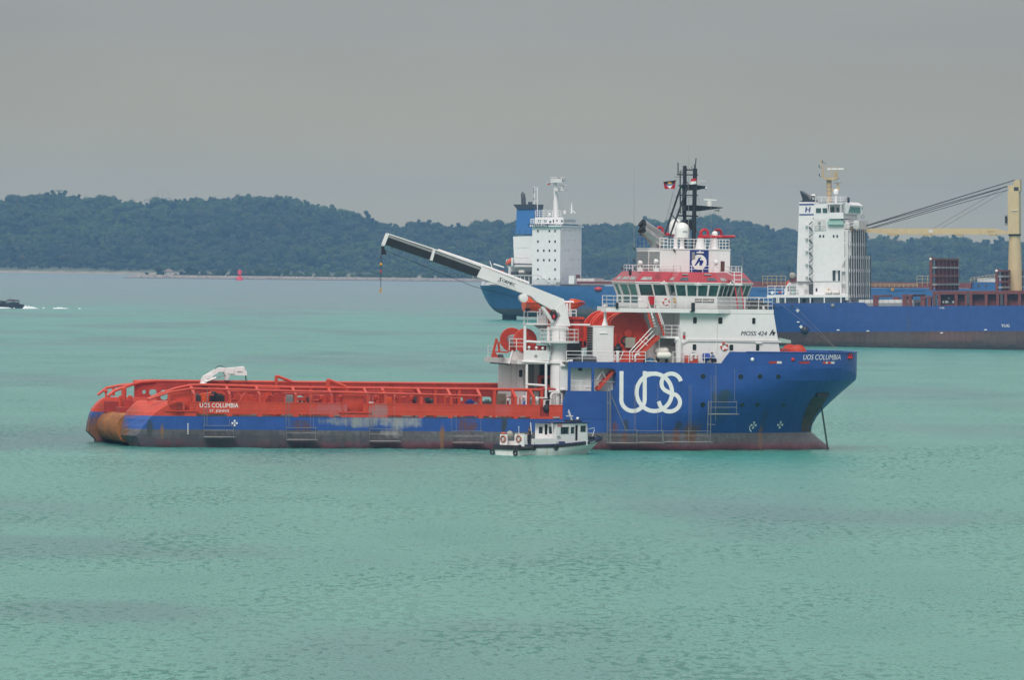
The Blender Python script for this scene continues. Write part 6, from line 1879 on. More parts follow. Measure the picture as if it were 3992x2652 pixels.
    fs += [tuple(range(8)), ] + [(i * 8 + 7, (i + 1) * 8 + 7, (i + 1) * 8, i * 8) for i in range(14)]
    h.add(vs, fs); h.build('hull', M['orange'], rb, True)
    f = MB(); f.tube([(st_[i][0][0], st_[i][0][1] - .03, -.03) for i in range(15)], .07, 6); f.build('fender', M['red'], rb, True)
    cpts = [(1890, 95), (1900, 45), (1945, 30), (2010, 45), (2170, 90)]
    c = MB(); c.prism([(X2(zh, *p, v0)[0] - L0.x, X2(zh, *p, v0)[1] - L0.z) for p in cpts] + [(Ln * .78, 0)], -.7, .7); c.build('bow_canopy', M['orange'], rb)
    c = MB(); c.prism([(X2(zh, *p, v0)[0] - L0.x, X2(zh, *p, v0)[1] - L0.z) for p in ((895, 130), (920, -20), (1010, -20), (1110, 130))], -.75, .75); co = c.build('console', M['orange'], rb)
    c = MB(); c.box(X(zh, 1005, 50, v0).x - L0.x, -.76, .2, X(zh, 1045, 50, v0).x - L0.x, -.74, .6); c.build('window', M['glassgrey'], co)
    c = MB(); p = X(zh, 920, 185, v0 - 1.05); c.torus((p.x - L0.x, -1.1, p.z - L0.z), .1, .035, 'y', 14, 6); c.build('light_ring', M['steel'], rb)
    # pipes at the foot of the crane column
    for pts, v, rad in (((( 1390, 850), (1640, 850)), -7.2, .1), (((1450, 1010), (1440, 960), (1470, 900), (1530, 890), (1600, 895), (1640, 850)), -7.5, .13), (((1510, 1230), (1510, 1040), (1480, 990), (1450, 980)), -7.4, .11), (((1590, 1230), (1590, 960)), -7.3, .24), (((1640, 890), (1685, 905), (1690, 1110)), -7.6, .09), (((1290, 1220), (1290, 1050), (1430, 1040), (1430, 1220)), -7.7, .13), (((1170, 1000), (1360, 1000)), -7.8, .07), (((1610, 1215), (1740, 1100)), -8.2, .05), (((1690, 1215), (1720, 1150), (1775, 920)), -8.2, .05)):
        m = MB(); m.tube([X(zi, *p, v) for p in pts], rad, 10); m.build('deck_pipe', M['offwhite'], tug, True)
    m = MB(); p = X(zi, 1120, 1050, -7.6); m.lathe((p.x, -7.6, p.z - .4), [(.1, 0), (.14, .2), (.22, .35), (.2, .6), (.1, .75)], 10); m.build('valve', M['offwhite'], tug, True)
    a, b = X(zi, 1650, 240, -7.6), X(zi, 1835, 830, -7.6)
    m = MB(); m.box(a.x, -7.7, b.z, b.x - .05, -6.9, 8.3); m.build('pipe_trunk', M['white'], tug)
    m = MB(); m.tube([X(zi, 1660, 270, -7.9), X(zi, 1790, 270, -7.9), X(zi, 1800, 200, -7.9), X(zi, 1830, 165, -7.9), X(zi, 1930, 155, -7.9)], .13, 10); m.build('deck_pipe', M['white'], tug, True)
    m = MB(); m.tube([X(zi, 1650, 810, -7.8), X(zi, 1750, 805, -7.8)], .13, 8); m.build('deck_pipe', M['white'], tug, True)
    m = MB(); m.tube([X(zi, 1210, 800, -6.8), X(zi, 1645, 810, -7.0)], .15, 10); m.build('rail_end', M['reddark'], tug, True)
aft_house()

# ---- funnel house, mast, funnels, monitors, domes
def top():
    VF = -3.6
    wb = W_ROOF + .002; wt = X(z6, 1000, 1030, VF).z
    ux = lambda x, v: X(z6, x, 1100, v).x
    poly = [(ux(600, -3.6), -3.6), (ux(1297, -3.6), -3.6), (ux(1297, -3.6), 3.6), (ux(600, -3.6), 3.6), (ux(466, -2.2), 2.2), (ux(466, -2.2), -2.2)]
    m = MB(); m.plan(poly, wb, wt); fh = m.build('funnel_house', M['white'], tug)
    m = MB(); m.plan([(60.2 + (u - 60.2) * 1.012, v * 1.02) for u, v in poly], wt + .002, wt + .1); m.build('house_top', M['white'], fh)
    # louvred doors on the aft faces
    ua = ux(466, -2.2)
    for v0, v1 in ((-2.1, -.1), (0, 2.1)):
        for k in range(9):
            zz = wb + .12 + k * .21; l = MB(); l.box(ua - .06, v0, zz, ua - .004, v1, zz + .16); l.build('louvre', M['grey'], fh)
    a2, b2 = Vector(poly[5]), Vector(poly[0]); t = (b2 - a2).normalized(); nn = Vector((t.y, -t.x)); nn = nn if nn.y < 0 else -nn
    for k in range(9):
        zz = wb + .12 + k * .21; l = MB(); p0, p1 = a2 + t * .1 + nn * .004, b2 - t * .25 + nn * .004
        l.loft([(p0.x, p0.y, zz), (p1.x, p1.y, zz), (p1.x, p1.y, zz + .16), (p0.x, p0.y, zz + .16)], [(p0.x + nn.x * .05, p0.y + nn.y * .05, zz), (p1.x + nn.x * .05, p1.y + nn.y * .05, zz), (p1.x + nn.x * .05, p1.y + nn.y * .05, zz + .16), (p0.x + nn.x * .05, p0.y + nn.y * .05, zz + .16)]); l.build('louvre', M['grey'], fh)
    a, b = X(zk, 1250, 930, VF), X(zk, 1365, 1240, VF)
    m = MB(); m.box(a.x, VF - .04, b.z, b.x, VF - .003, a.z); m.build('louvre_door', M['brownplate'], fh)
    # company panel: blue plate, white disc, slanted h
    a, b = X(z6, 888, 1030, VF - .03), X(z6, 1075, 1268, VF - .03)
    m = MB(); m.box(a.x, VF - .05, wb + .01, b.x, VF - .003, wt - .01); lo = m.build('company_panel', M['logoblue'], fh)
    c = X(zk, 592, 960, VF - .05); rx = 240 / 7.84 / 40.6
    m = MB(); m.lathe((c.x, VF - .052, c.z), [(rx, -.012), (rx, 0)], 44, 'y'); m.build('white_disc', M['letter'], lo)
    hpoly(zk, 1, HPTS, VF - .07, M['logoblue'], lo)
    a, b = X(zk, 525, 1065, VF), X(zk, 680, 1190, VF); m = MB(); m.box(a.x, VF - .2, b.z, b.x, VF - .08, a.z); m.build('junction_box', M['white'], lo)
    a, b = X(zk, 360, 645, VF), X(zk, 450, 850, VF); m = MB(); m.box(a.x, VF - .16, b.z, b.x, VF - .055, a.z); m.build('vent_box', M['grey'], lo)
    a, b = X(zk, 505, 640, VF), X(zk, 720, 685, VF); m = MB(); m.box(a.x, VF - .16, b.z, b.x, VF - .055, a.z); m.ball(((a.x + b.x) / 2, VF - .1, a.z + .03), .08, 8, 6); m.build('strip_lamp', M['white'], lo)
    # rails on top
    r = MB(); z = wt + .1
    rail(r, [(ux(690, -3.5), -3.45, z), (ux(1285, -3.5), -3.45, z), (ux(1285, -3.5), 3.4, z)], .92, 3, 1.1, .035); r.build('top_rail', M['white'], tug)
    r = MB(); rail(r, [(ux(585, -3.3), -3.1, z), (ux(660, -3.3), -3.3, z)], 1.0, 3, .45, .035); r.build('top_rail', M['white'], tug)
    r = MB(); rail(r, [(ux(580, 3.5), 3.4, z), (ux(1285, 3.5), 3.4, z)], .92, 3, 1.3, .03); r.build('top_rail', M['white'], tug)
    r = MB(); p = X(z6, 355, 1005, .5); rail(r, [(p.x, .5, z), (X(z6, 440, 1005, .5).x, .5, z)], .95, 2, .4, .045); r.build('aft_gate', M['blue'], tug)
    # funnels
    def funnel(dv, du, dz):
        v = -1.9 + dv
        P_ = lambda x, y: X(z6, x, y, -1.9) + Vector((du, dv, dz))
        m = MB(); m.tube([P_(520, 1010), P_(520, 965), P_(500, 925), P_(440, 860), P_(392, 815)], [.34, .36, .42, .44, .42], 18, False)
        m.tube([P_(600, 965), P_(530, 915), P_(470, 870), P_(392, 815)], [.46, .46, .45, .43], 20, False); fo = m.build('funnel', M['exhaust'], tug, True)
        s = MB(); s.tube([P_(425, 842), P_(385, 808)], [.445, .44], 20, False); s.build('funnel_tip', M['black'], fo, True)
        s = MB(); s.tube([P_(424, 878), P_(375, 858)], [.16, .15], 10); s.tube([P_(600, 975), P_(424, 876)], .15, 10); s.build('small_exhaust', M['darksteel'], fo, True)
    funnel(0, 0, 0)
    funnel(3.8, 1.05, .6)
    # domes
    def dome(f, x, yb, yt, r, v, nm, txt=False):
        pb, pt = X(f, x, yb, v), X(f, x, yt, v)
        hh = pt.z - pb.z
        m = MB(); prof = [(r * .75, -.02), (r * .98, .05), (r, hh * .3), (r, hh - r)] + [(r * math.cos(a), hh - r + r * math.sin(a)) for a in np.linspace(.15, 1.5, 9)]
        m.lathe((pb.x, v, pb.z), prof, 28); do = m.build(nm, M['radome'], tug, True)
        s = MB(); s.lathe((pb.x, v, wt + .1), [(.3, 0), (.22, .2), (.22, max(.25, pb.z - wt - .12))], 12); s.build('dome_stand', M['white'], do)
        if txt:
            ca = X(z6, 835, 847, v - r); 
            fn = lambda p: Vector((p.x, v - math.sqrt(max(0.0, (r + .012) ** 2 - (p.x - pb.x) ** 2)), p.z))
            lettering('MTN', (ca.x + .04, v, ca.z), (1, 0, 0), (0, 0, 1), 18 / 2.6129 / 40.6, 52 / 2.6129 / 40.6, M['logoblue'], do, .2, .02, fn)
    dome(z6, 808, 908, 750, .715, -1.8, 'radome', True)
    dome(z6, 745, 870, 712, .70, 1.9, 'radome')
    dome(z6, 1140, 905, 838, .30, -2.2, 'small_radome')
    # fire monitors on conical pedestals
    def monitor(x, yb, v, du=0.0):
        P_ = lambda a, b: X(z6, a, b, v)
        base = P_(x, 912); root = empty('fire_monitor', (0, 0, 0), None, tug)
        s = MB(); s.lathe((base.x, v, z), [(.55, 0), (.5, .1), (.32, base.z - z - .05), (.34, base.z - z)], 16); s.build('pedestal', M['white'], root, True)
        m = MB(); c = P_(x + 40, 862); m.torus((c.x, v, c.z), .37, .14, 'y', 22, 10); m.build('loop_pipe', M['monitor'], root, True)
        m = MB(); a = P_(x - 10, 893); m.tube([a, a + Vector((.55, 0, -.02)), a + Vector((2.2, 0, .02)), a + Vector((2.25, 0, .02))], [.17, .16, .13, .16], 12); m.build('barrel', M['monitor'], root, True)
        m = MB(); m.lathe((base.x, v, base.z), [(.26, 0), (.26, .22), (.16, .3)], 14); m.build('swivel', M['monitor'], root, True)
    monitor(995, 980, -2.4)
    monitor(1130, 980, 2.6)
    s = MB(); p = X(z6, 580, 830, 3.0); s.torus((p.x, 3.0, p.z), .3, .12, 'y', 20, 8); s.tube([(p.x, 3.0, p.z - .3), (p.x + 1.6, 3.0, p.z - .45)], .16, 8); s.tube([(p.x, 3.0, p.z - .4), (p.x, 3.0, z)], .14, 8); s.build('foam_monitor', M['monitor'], tug, True)
    # search lights on the roof
    for f, x, y, v, nm in ((z6, 542, 1150, -5.2, 1), (z6, 1152, 1160, -5.0, 0), (zj, 905, 985, -3.0, 0)):
        p = X(f, x, y, v); m = MB(); m.lathe((p.x, v, p.z), [(.2, -.18), (.26, -.12), (.24, .12), (.14, .22)], 16, 'x'); m.tube([(p.x, v, p.z), (p.x, v, W_ROOF + .25)], .06, 6); m.box(p.x - .25, v - .2, W_ROOF, p.x + .25, v + .2, W_ROOF + .38); m.build('search_light', M['white'], tug, True)
    for f, x, y, v in ((zj, 720, 530, -1.0), (zj, 1950, 590, -3.7), (zj, 360, 1135, -3.9), (zj, 755, 1150, -4.6), (zj, 720, 900, -1.4)):
        p = X(f, x, y, v); m = MB(); m.bar((p.x - .1, v, p.z + .12), (p.x + .1, v, p.z - .18), .26, .1); m.build('flood_lamp', M['darksteel'], tug)
    m = MB(); p = X(zl, 915, 50, -4.4); m.lathe((p.x, -4.4, p.z - .2), [(.1, 0), (.14, .1), (.14, .5), (.08, .6)], 10); m.build('black_lamp', M['black'], tug)
    # whip aerials
    for x, yb, yt, v in ((318, 1005, 205, -1.6), (1101, 1030, 470, -3.3), (873, 1000, -60, -3.0), (1313, 1200, 1080, -3.0), (1421, 1210, 1085, -2.6), (263, 1190, 1060, -4.2)):
        a, b = X(z6, x, yb, v), X(z6, x, yt, v); m = MB(); m.tube([a, a.lerp(b, .35), b], [.035, .022, .01], 5); m.build('whip_aerial', M['grey'], tug)
    # black A-mast
    mast = empty('signal_mast', (0, 0, 0), None, tug)
    def mb(a, b, v0, v1, r, nm='mast_tube'):
        m = MB(); m.tube([X(z6, *a, v0), X(z6, *b, v1)], r, 8); return m.build(nm, M['mast'], mast)
    mb((940, 200), (925, 1020), -1.9, -1.9, .22, 'mast_post'); mb((836, 172), (832, 1020), 1.9, 1.9, .19, 'mast_post')
    mb((950, 95), (941, 205), -1.9, -1.9, .05); mb((870, 370), (680, 900), -1.9, -1.9, .1, 'mast_leg'); mb((800, 370), (632, 870), 1.9, 1.9, .1, 'mast_leg')
    mb((688, 655), (765, 750), -1.9, -1.9, .05); mb((755, 262), (970, 265), 0, 0, .06, 'crossbar'); mb((835, 215), (950, 215), 0, 0, .06, 'crossbar'); mb((730, 285), (850, 286), .5, .5, .02, 'crossbar')
    mb((775, 470), (970, 474), 0, 0, .05, 'crossbar'); mb((730, 487), (910, 490), 0, 0, .02, 'crossbar'); mb((766, 140), (767, 262), 1.0, 1.0, .055); mb((788, 222), (790, 660), 1.6, 1.6, .06, 'mast_post')
    mb((810, 350), (812, 690), 1.2, 1.2, .03); mb((850, 330), (905, 400), 0, 0, .04); mb((770, 680), (970, 688), 0, 0, .08, 'crossbar'); mb((945, 810), (985, 900), -1.9, -2.2, .05); mb((905, 760), (870, 870), 0, 0, .06)
    for x, yb, yt in ((808, 262, 210), (883, 218, 200), (907, 218, 178), (933, 205, 155), (860, 218, 200)):
        mb((x, yb), (x, yt), 0, 0, .035, 'mast_lamp')
    for pts, w_ in ((((775, 370), (850, 362), (905, 365), (1035, 380), (1030, 400), (955, 420), (850, 425)), .5), (((822, 575), (910, 573), (1210, 597), (1205, 604), (960, 636), (822, 630)), .55), (((780, 742), (850, 720), (905, 725), (945, 800), (880, 830), (860, 770)), .2)):
        m = MB(); m.prism([X2(z6, *p, 0) for p in pts], -w_, w_); m.build('mast_platform', M['mast'], mast)
    for k in range(9):
        m = MB(); a = X(z6, 791, 420 + k * 28, 1.4); m.bar(a, a + Vector((.2, 0, 0)), .03); m.build('rung', M['mast'], mast)
    m = MB(); a, b = X(z6, 1085, 585, 0), X(z6, 1085, 538, 0); m.lathe((a.x, 0, a.z), [(.3, 0), (.28, b.z - a.z), (.15, b.z - a.z + .05)], 14); m.build('radar_base', M['radome'], mast, True)
    a, b = X(z6, 1022, 505, 0), X(z6, 1156, 530, 0); m = MB(); m.loft([(a.x, -.12, a.z), (a.x, .12, a.z), (a.x, .12, b.z), (a.x, -.12, b.z)], [(b.x, -.12, a.z - .1), (b.x, .12, a.z - .1), (b.x, .12, b.z + .02), (b.x, -.12, b.z + .02)]); m.build('radar_scanner', M['radome'], mast)
    m = MB(); a = X(z6, 978, 350, 0); m.lathe((a.x, 0, a.z - .15), [(.14, 0), (.14, .25)], 10); a, b = X(z6, 955, 322, 0), X(z6, 1045, 330, 0); m.bar(a, b, .08); m.build('radar_scanner', M['offwhite'], mast)
    for x, y in ((1040, 405), (1170, 632)):
        m = MB(); p = X(z6, x, y, 0); m.lathe((p.x, 0, p.z), [(.06, -.35), (.08, 0), (.2, .14)], 12, 'x'); m.build('horn', M['radome'], mast, True)
    # halyards
    for a, b in (((750, 300), (620, 860)), ((975, 480), (1000, 850)), ((716, 440), (645, 720))):
        m = MB(); m.tube([X(z6, *a, 0), X(z6, *b, 0)], .012, 4); m.build('halyard', M['steel'], mast)
    # flags: things of their own
    def flag(pts, v, label, cols, nm='flag'):
        o_ = X(z6, *pts[0], v)
        root = empty(nm, T.O + T.R @ o_, T.R.to_euler()); tag(root, label, 'flag')
        return o_, root
    o_, root = flag(((748, 318),), 0, 'red flag with a yellow half sun on black, flying from the black mast', None)
    def G(x, y, j=0): p = X(z6, x, y, 0) - o_; p.y += .12 * math.sin(x * .06) - .02 * j; return p
    TL, TR, BR, BL = (613, 337), (748, 318), (733, 406), (632, 410)
    def bil(s, t): return ((TL[0] * (1 - s) + TR[0] * s) * (1 - t) + (BL[0] * (1 - s) + BR[0] * s) * t, (TL[1] * (1 - s) + TR[1] * s) * (1 - t) + (BL[1] * (1 - s) + BR[1] * s) * t)
    def cloth(fn, mat, j, name):
        n = 10; m = MB(); vs = []; 
        for k in range(n + 1):
            for l_ in range(5): s, t = fn(k / n, l_ / 4); vs.append(G(*bil(s, t), j))
        m.add(vs, [(k * 5 + l_, (k + 1) * 5 + l_, (k + 1) * 5 + l_ + 1, k * 5 + l_ + 1) for k in range(n) for l_ in range(4)]); m.build(name, mat, root, False, None, False)
    cloth(lambda s, t: (s, t), M['monitor'], 0, 'red_field')
    tri = lambda t0, t1: (lambda s, t: ((.5 + (s - .5) * (1 - (t0 + (t1 - t0) * t))), t0 + (t1 - t0) * t))
    cloth(tri(0, .38), M['black'], 1, 'black_band'); cloth(tri(.38, .6), M['cloth_blue'], 1, 'blue_band'); cloth(tri(.6, 1), M['letter'], 1, 'white_wedge')
    m = MB(); c = bil(.5, .38); pts = [G(c[0], c[1], 2)]
    for k in range(17):
        a = math.pi * k / 16; rr2 = 24 if k % 2 == 0 else 15; pts.append(G(c[0] + rr2 * math.cos(a), c[1] - rr2 * math.sin(a), 2))
    m.add(pts, [(0, k, k + 1) for k in range(1, 17)]); m.build('half_sun', M['yellow'], root, False, None, False)
    o_, root = flag(((955, 300),), -2.0, 'small red over white flag hanging against the black mast', None)
    TL, TR, BR, BL = (905, 305), (955, 297), (955, 358), (882, 362)
    def G(x, y, j=0): p = X(z6, x, y, -2.2) - o_; p.y += .08 * math.sin(x * .12) - .015 * j; return p
    def bil(s, t): return ((TL[0] * (1 - s) + TR[0] * s) * (1 - t) + (BL[0] * (1 - s) + BR[0] * s) * t, (TL[1] * (1 - s) + TR[1] * s) * (1 - t) + (BL[1] * (1 - s) + BR[1] * s) * t)
    def cloth(fn, mat, j, name):
        m = MB(); vs = []; n = 6
        for k in range(n + 1):
            for l_ in range(3): s, t = fn(k / n, l_ / 2); vs.append(G(*bil(s, t), j))
        m.add(vs, [(k * 3 + l_, (k + 1) * 3 + l_, (k + 1) * 3 + l_ + 1, k * 3 + l_ + 1) for k in range(n) for l_ in range(2)]); m.build(name, mat, root, False, None, False)
    cloth(lambda s, t: (s, t * .5), M['monitor'], 0, 'red_half'); cloth(lambda s, t: (s, .5 + t * .5), M['letter'], 0, 'white_half')
top()

for a_, b_ in (((430, 400), (1075, 925)), ((590, 430), (1090, 940))):
    m = MB(); m.tube([X(zd, *a_, 1.0), X(zd, *b_, .3)], .016, 4); m.build('stay_wire', M['steel'], tug)
m = MB(); a_, b_ = X(z8, 1175, 318, 3.0), X(z8, 1290, 372, 3.0); m.prism([(a_.x, a_.z), (b_.x, a_.z - .22), (b_.x, b_.z), (a_.x, b_.z)], 2.4, 3.2); m.build('bow_wing', M['palegreen'], tug)
# ---- small knuckle crane on the port rail
def knuckle():
    V = 7.3
    k_ = empty('knuckle_crane', (0, 0, 0), None, tug)
    Z = lambda *ps: [X2(z1, *p, V) for p in ps]
    m = MB(); m.prism(Z((1310, 310), (1325, 262), (1345, 225), (1450, 165), (1490, 145), (1560, 140), (1560, 165), (1500, 190), (1405, 245), (1370, 312)), V - .22, V + .22); m.build('inner_arm', M['white'], k_)
    m = MB(); m.prism(Z((1530, 145), (1650, 138), (1755, 128), (1772, 170), (1790, 212), (1740, 222), (1640, 215), (1560, 195), (1520, 180)), V - .25, V + .25); m.build('outer_arm', M['white'], k_)
    for x0_, y0_, x1_, y1_ in ((1600, 150, 1660, 205), (1690, 138, 1765, 180), (1745, 180, 1790, 222), (1380, 215, 1440, 255), (1500, 150, 1560, 185)):
        a, b = X(z1, x0_, y0_, V - .3), X(z1, x1_, y1_, V - .3); m = MB(); m.box(a.x, V - .36, b.z, b.x, V + .34, a.z); m.build('arm_bracket', M['white'], k_)
    m = MB(); m.prism(Z((1545, 190), (1590, 190), (1610, 225), (1590, 265), (1560, 270), (1570, 225)), V - .3, V + .3); m.build('knuckle_link', M['offwhite'], k_)
    m = MB(); m.tube([X(z1, 1365, 285, V - .3), X(z1, 1475, 245, V - .3)], .11, 8); m.build('cylinder', M['white'], k_); m = MB(); m.tube([X(z1, 1475, 245, V - .3), X(z1, 1560, 220, V - .3)], .05, 8); m.build('cylinder_rod', M['steel'], k_)
    m = MB(); m.tube([X(z1, *p, V - .1) for p in ((1465, 158), (1490, 128), (1525, 120), (1550, 135), (1580, 150))], .035, 6); m.build('hose', M['rubber'], k_)
    m = MB(); m.tube([X(z1, 1778, 212, V), X(z1, 1780, 255, V)], .06, 6); p = X(z1, 1783, 262, V); m.torus((p.x, V, p.z), .08, .03, 'y', 10, 5); m.build('hook', M['darksteel'], k_)
    p = X(z1, 1345, 300, V); m = MB(); m.lathe((p.x, V, 5.7), [(.4, 0), (.4, p.z - 5.8), (.3, p.z - 5.6)], 14); m.build('crane_base', M['white'], k_)
knuckle()

# ---- hanging paint stages: scaffold tubes on ropes along the side
def stage(f, x0, x1, ys, vt=-B - .2, top=None, label='', ropes=(), extra=(), planks=True, group='scaffold stages hung along the ship side'):
    """ys: (upper rail, middle rail, platform) pixel rows"""
    a, b = X(f, x0, ys[2], vt), X(f, x1, ys[2], vt)
    root = empty('hanging_stage', T.O + T.R @ a, T.R.to_euler()); tag(root, label, 'scaffold', group)
    V0, V1 = vt, vt - .85
    rel = lambda p: Vector(p) - a
    def tb(p, r_, nm='tube', rad=.024):
        m = MB(); m.tube([rel(p), rel(r_)], rad, 6); m.build(nm, M['steel'], root)
    def E(x, y, v=V1): return X(f, x, y, v)
    for v in (V0, V1):
        for y in ys[:2]:
            tb(E(x0 - 4, y, v), E(x1 + 6, y, v), 'guard_rail')
        tb(E(x0 - 6, ys[2], v), E(x1 + 8, ys[2], v), 'ledger')
        for x in (x0 + 3, x1 - 3):
            p = E(x, ys[2] + 8, v); t = E(x, ys[0] - 12, v); tb(p, t, 'upright')
    for x in (x0, x1):
        p = E(x, ys[2], V0); tb((p.x, V0 - .0, p.z), (p.x, V1, p.z), 'transom')
    if planks:
        n = 3
        for i in range(n):
            m = MB(); y0 = V0 - .06 - i * .26; z_ = a.z + .04
            m.box(.03, y0 - .23 - a.y, .03, (b.x - a.x) - .03, y0 - a.y, .075); m.build('plank', M['canvas'], root)
    for x, yt in ropes:
        p = E(x, ys[0] if True else 0, V0); t = X(f, x + (4 if x > (x0 + x1) / 2 else -2), yt, -B + .1)
        m = MB(); m.tube([rel(p), rel(t)], .011, 4); m.build('rope', M['canvas'], root)
    for e in extra:
        tb(E(*e[0]), E(*e[1]), 'tube', e[2] if len(e) > 2 else .03)
    return root
stage(z1, 1348, 1655, (735, 783, 852), ropes=((1355, 480), (1385, 360), (1612, 640)), label='grey scaffold stage hanging below the stern name, aftmost of the row', extra=(((1357, 735), (1350, 480)), ((1383, 735), (1385, 365))))
stage(z2, 45, 345, (705, 757, 828), ropes=((40, 350), (290, 360), (320, 440)), label='grey scaffold stage hanging beneath two rust-ringed outlets, second from the stern', extra=(((40, 705), (40, 360)), ((70, 705), (70, 430))))
stage(z2, 893, 1195, (715, 768, 843), ropes=((895, 370), (925, 370), (1145, 370)), label='grey scaffold stage hanging at the scraped bare patch amidships', extra=(((895, 715), (893, 600)), ((925, 715), (925, 560))))
stage(z2, 1742, 2048, (740, 793, 857), ropes=((1735, 490), (1780, 490), (2030, 490)), label='grey scaffold stage hanging just aft of the small white launch')
stage(z5, 705, 1085, (1237, 1300, 1398), ropes=((1052, 380), (1070, 380)), label='scaffold stage below the big white letters, with a tall tube tower at its left', extra=(((752, 1395), (752, 605), .05), ((710, 1395), (712, 640), .04), ((735, 1395), (735, 640), .03), ((700, 620), (810, 622), .035), ((285, 580), (520, 602), .03), ((520, 600), (810, 622), .03), ((760, 790), (955, 1250), .045), ((700, 885), (755, 885), .03)))
stage(z5, 1090, 1415, (1243, 1303, 1395), ropes=((1350, 380), (1400, 1000)), label='long scaffold stage in the middle, under the foot of the white letters', extra=(((1410, 1240), (1425, 1410), .045),))
stage(z5, 1425, 2025, (1247, 1303, 1385), ropes=((1750, 380), (1775, 390), (1990, 850)), label='longest low scaffold stage, between the white letters and the bow', extra=(((1745, 1395), (1750, 1200), .03), ((1985, 1275), (2000, 860), .04), ((2025, 1275), (2032, 860), .04), ((1980, 1160), (2085, 1165), .03)))
stage(z8, 440, 735, (995, 1052, 1125), ropes=((465, 590), (520, 590), (712, 480), (497, 590)), label='scaffold stage hung highest, level with the lower bow portholes', extra=(((513, 1200), (516, 590), .02),))

# ==================================================================== the two freighters behind
def poly_prism(F, f, pts, v0, v1, name, mat, parent, vref=None):
    vref = v0 if vref is None else vref
    m = MB(); m.prism([F.uw(f(*p), vref) for p in pts], v0, v1)
    return m.build(name, mat, parent)
def bxp(F, f, x0, y0, x1, y1, v0, v1, name, mat, parent, vref=None):
    vref = v0 if vref is None else vref
    a, b = F.q(f(x0, y0), v=vref), F.q(f(x1, y1), v=vref)
    m = MB(); m.box(a.x, v0, b.z, b.x, v1, a.z)
    return m.build(name, mat, parent)
def tubep(F, f, pts, v, r, name, mat, parent, n=8):
    m = MB(); m.tube([F.q(f(*p), v=v) for p in pts], r, n)
    return m.build(name, mat, parent)
def railp(F, f, pts, v, h, name, mat, parent, nr=3, step=1.6, r=.05):
    m = MB(); rail(m, [F.q(f(*p), v=v) for p in pts], h, nr, step, r)
    return m.build(name, mat, parent)
def side_windows(F, f, x0, y0, x1, y1, v, wins, name, wmat, gmat, parent, depth=.25):
    """flat side wall between two corner pixels with window holes (pixel boxes); panes are children"""
    a, b = F.q(f(x0, y1), v=v), F.q(f(x1, y0), v=v)
    C = [(a.x, v, a.z), (b.x, v, a.z), (b.x, v, b.z), (a.x, v, b.z)]
    ops = []
    for wx0, wy0, wx1, wy1 in wins:
        p, r = F.q(f(wx0, wy1), v=v), F.q(f(wx1, wy0), v=v)
        ops.append(tuple(min(1, max(0, t)) for t in ((p.x - a.x) / (b.x - a.x), (p.z - a.z) / (b.z - a.z), (r.x - a.x) / (b.x - a.x), (r.z - a.z) / (b.z - a.z))))
    m = MB(); m.panel(*C, ops, depth, (0, -1, 0)); o = m.build(name, wmat, parent, fix=False)
    for op in ops: pane(*C, op, depth - .03, 'window', gmat, o, (0, -1, 0))
    return o
def front_windows(F, f, u, v0, v1, z0, z1, wins, name, wmat, gmat, parent, depth=.25):
    """wall facing the bow"""
    C = [(u, v0, z0), (u, v1, z0), (u, v1, z1), (u, v0, z1)]
    ops = []
    for wx0, wy0, wx1, wy1 in wins:
        p, r = F.q(f(wx0, wy1), u=u), F.q(f(wx1, wy0), u=u)
        ops.append(tuple(min(.999, max(.001, t)) for t in ((p.y - v0) / (v1 - v0), (p.z - z0) / (z1 - z0), (r.y - v0) / (v1 - v0), (r.z - z0) / (z1 - z0))))
    m = MB(); m.panel(*C, ops, depth, (1, 0, 0)); o = m.build(name, wmat, parent, fix=False)
    for op in ops: pane(*C, op, depth - .03, 'window', gmat, o, (1, 0, 0))
    return o

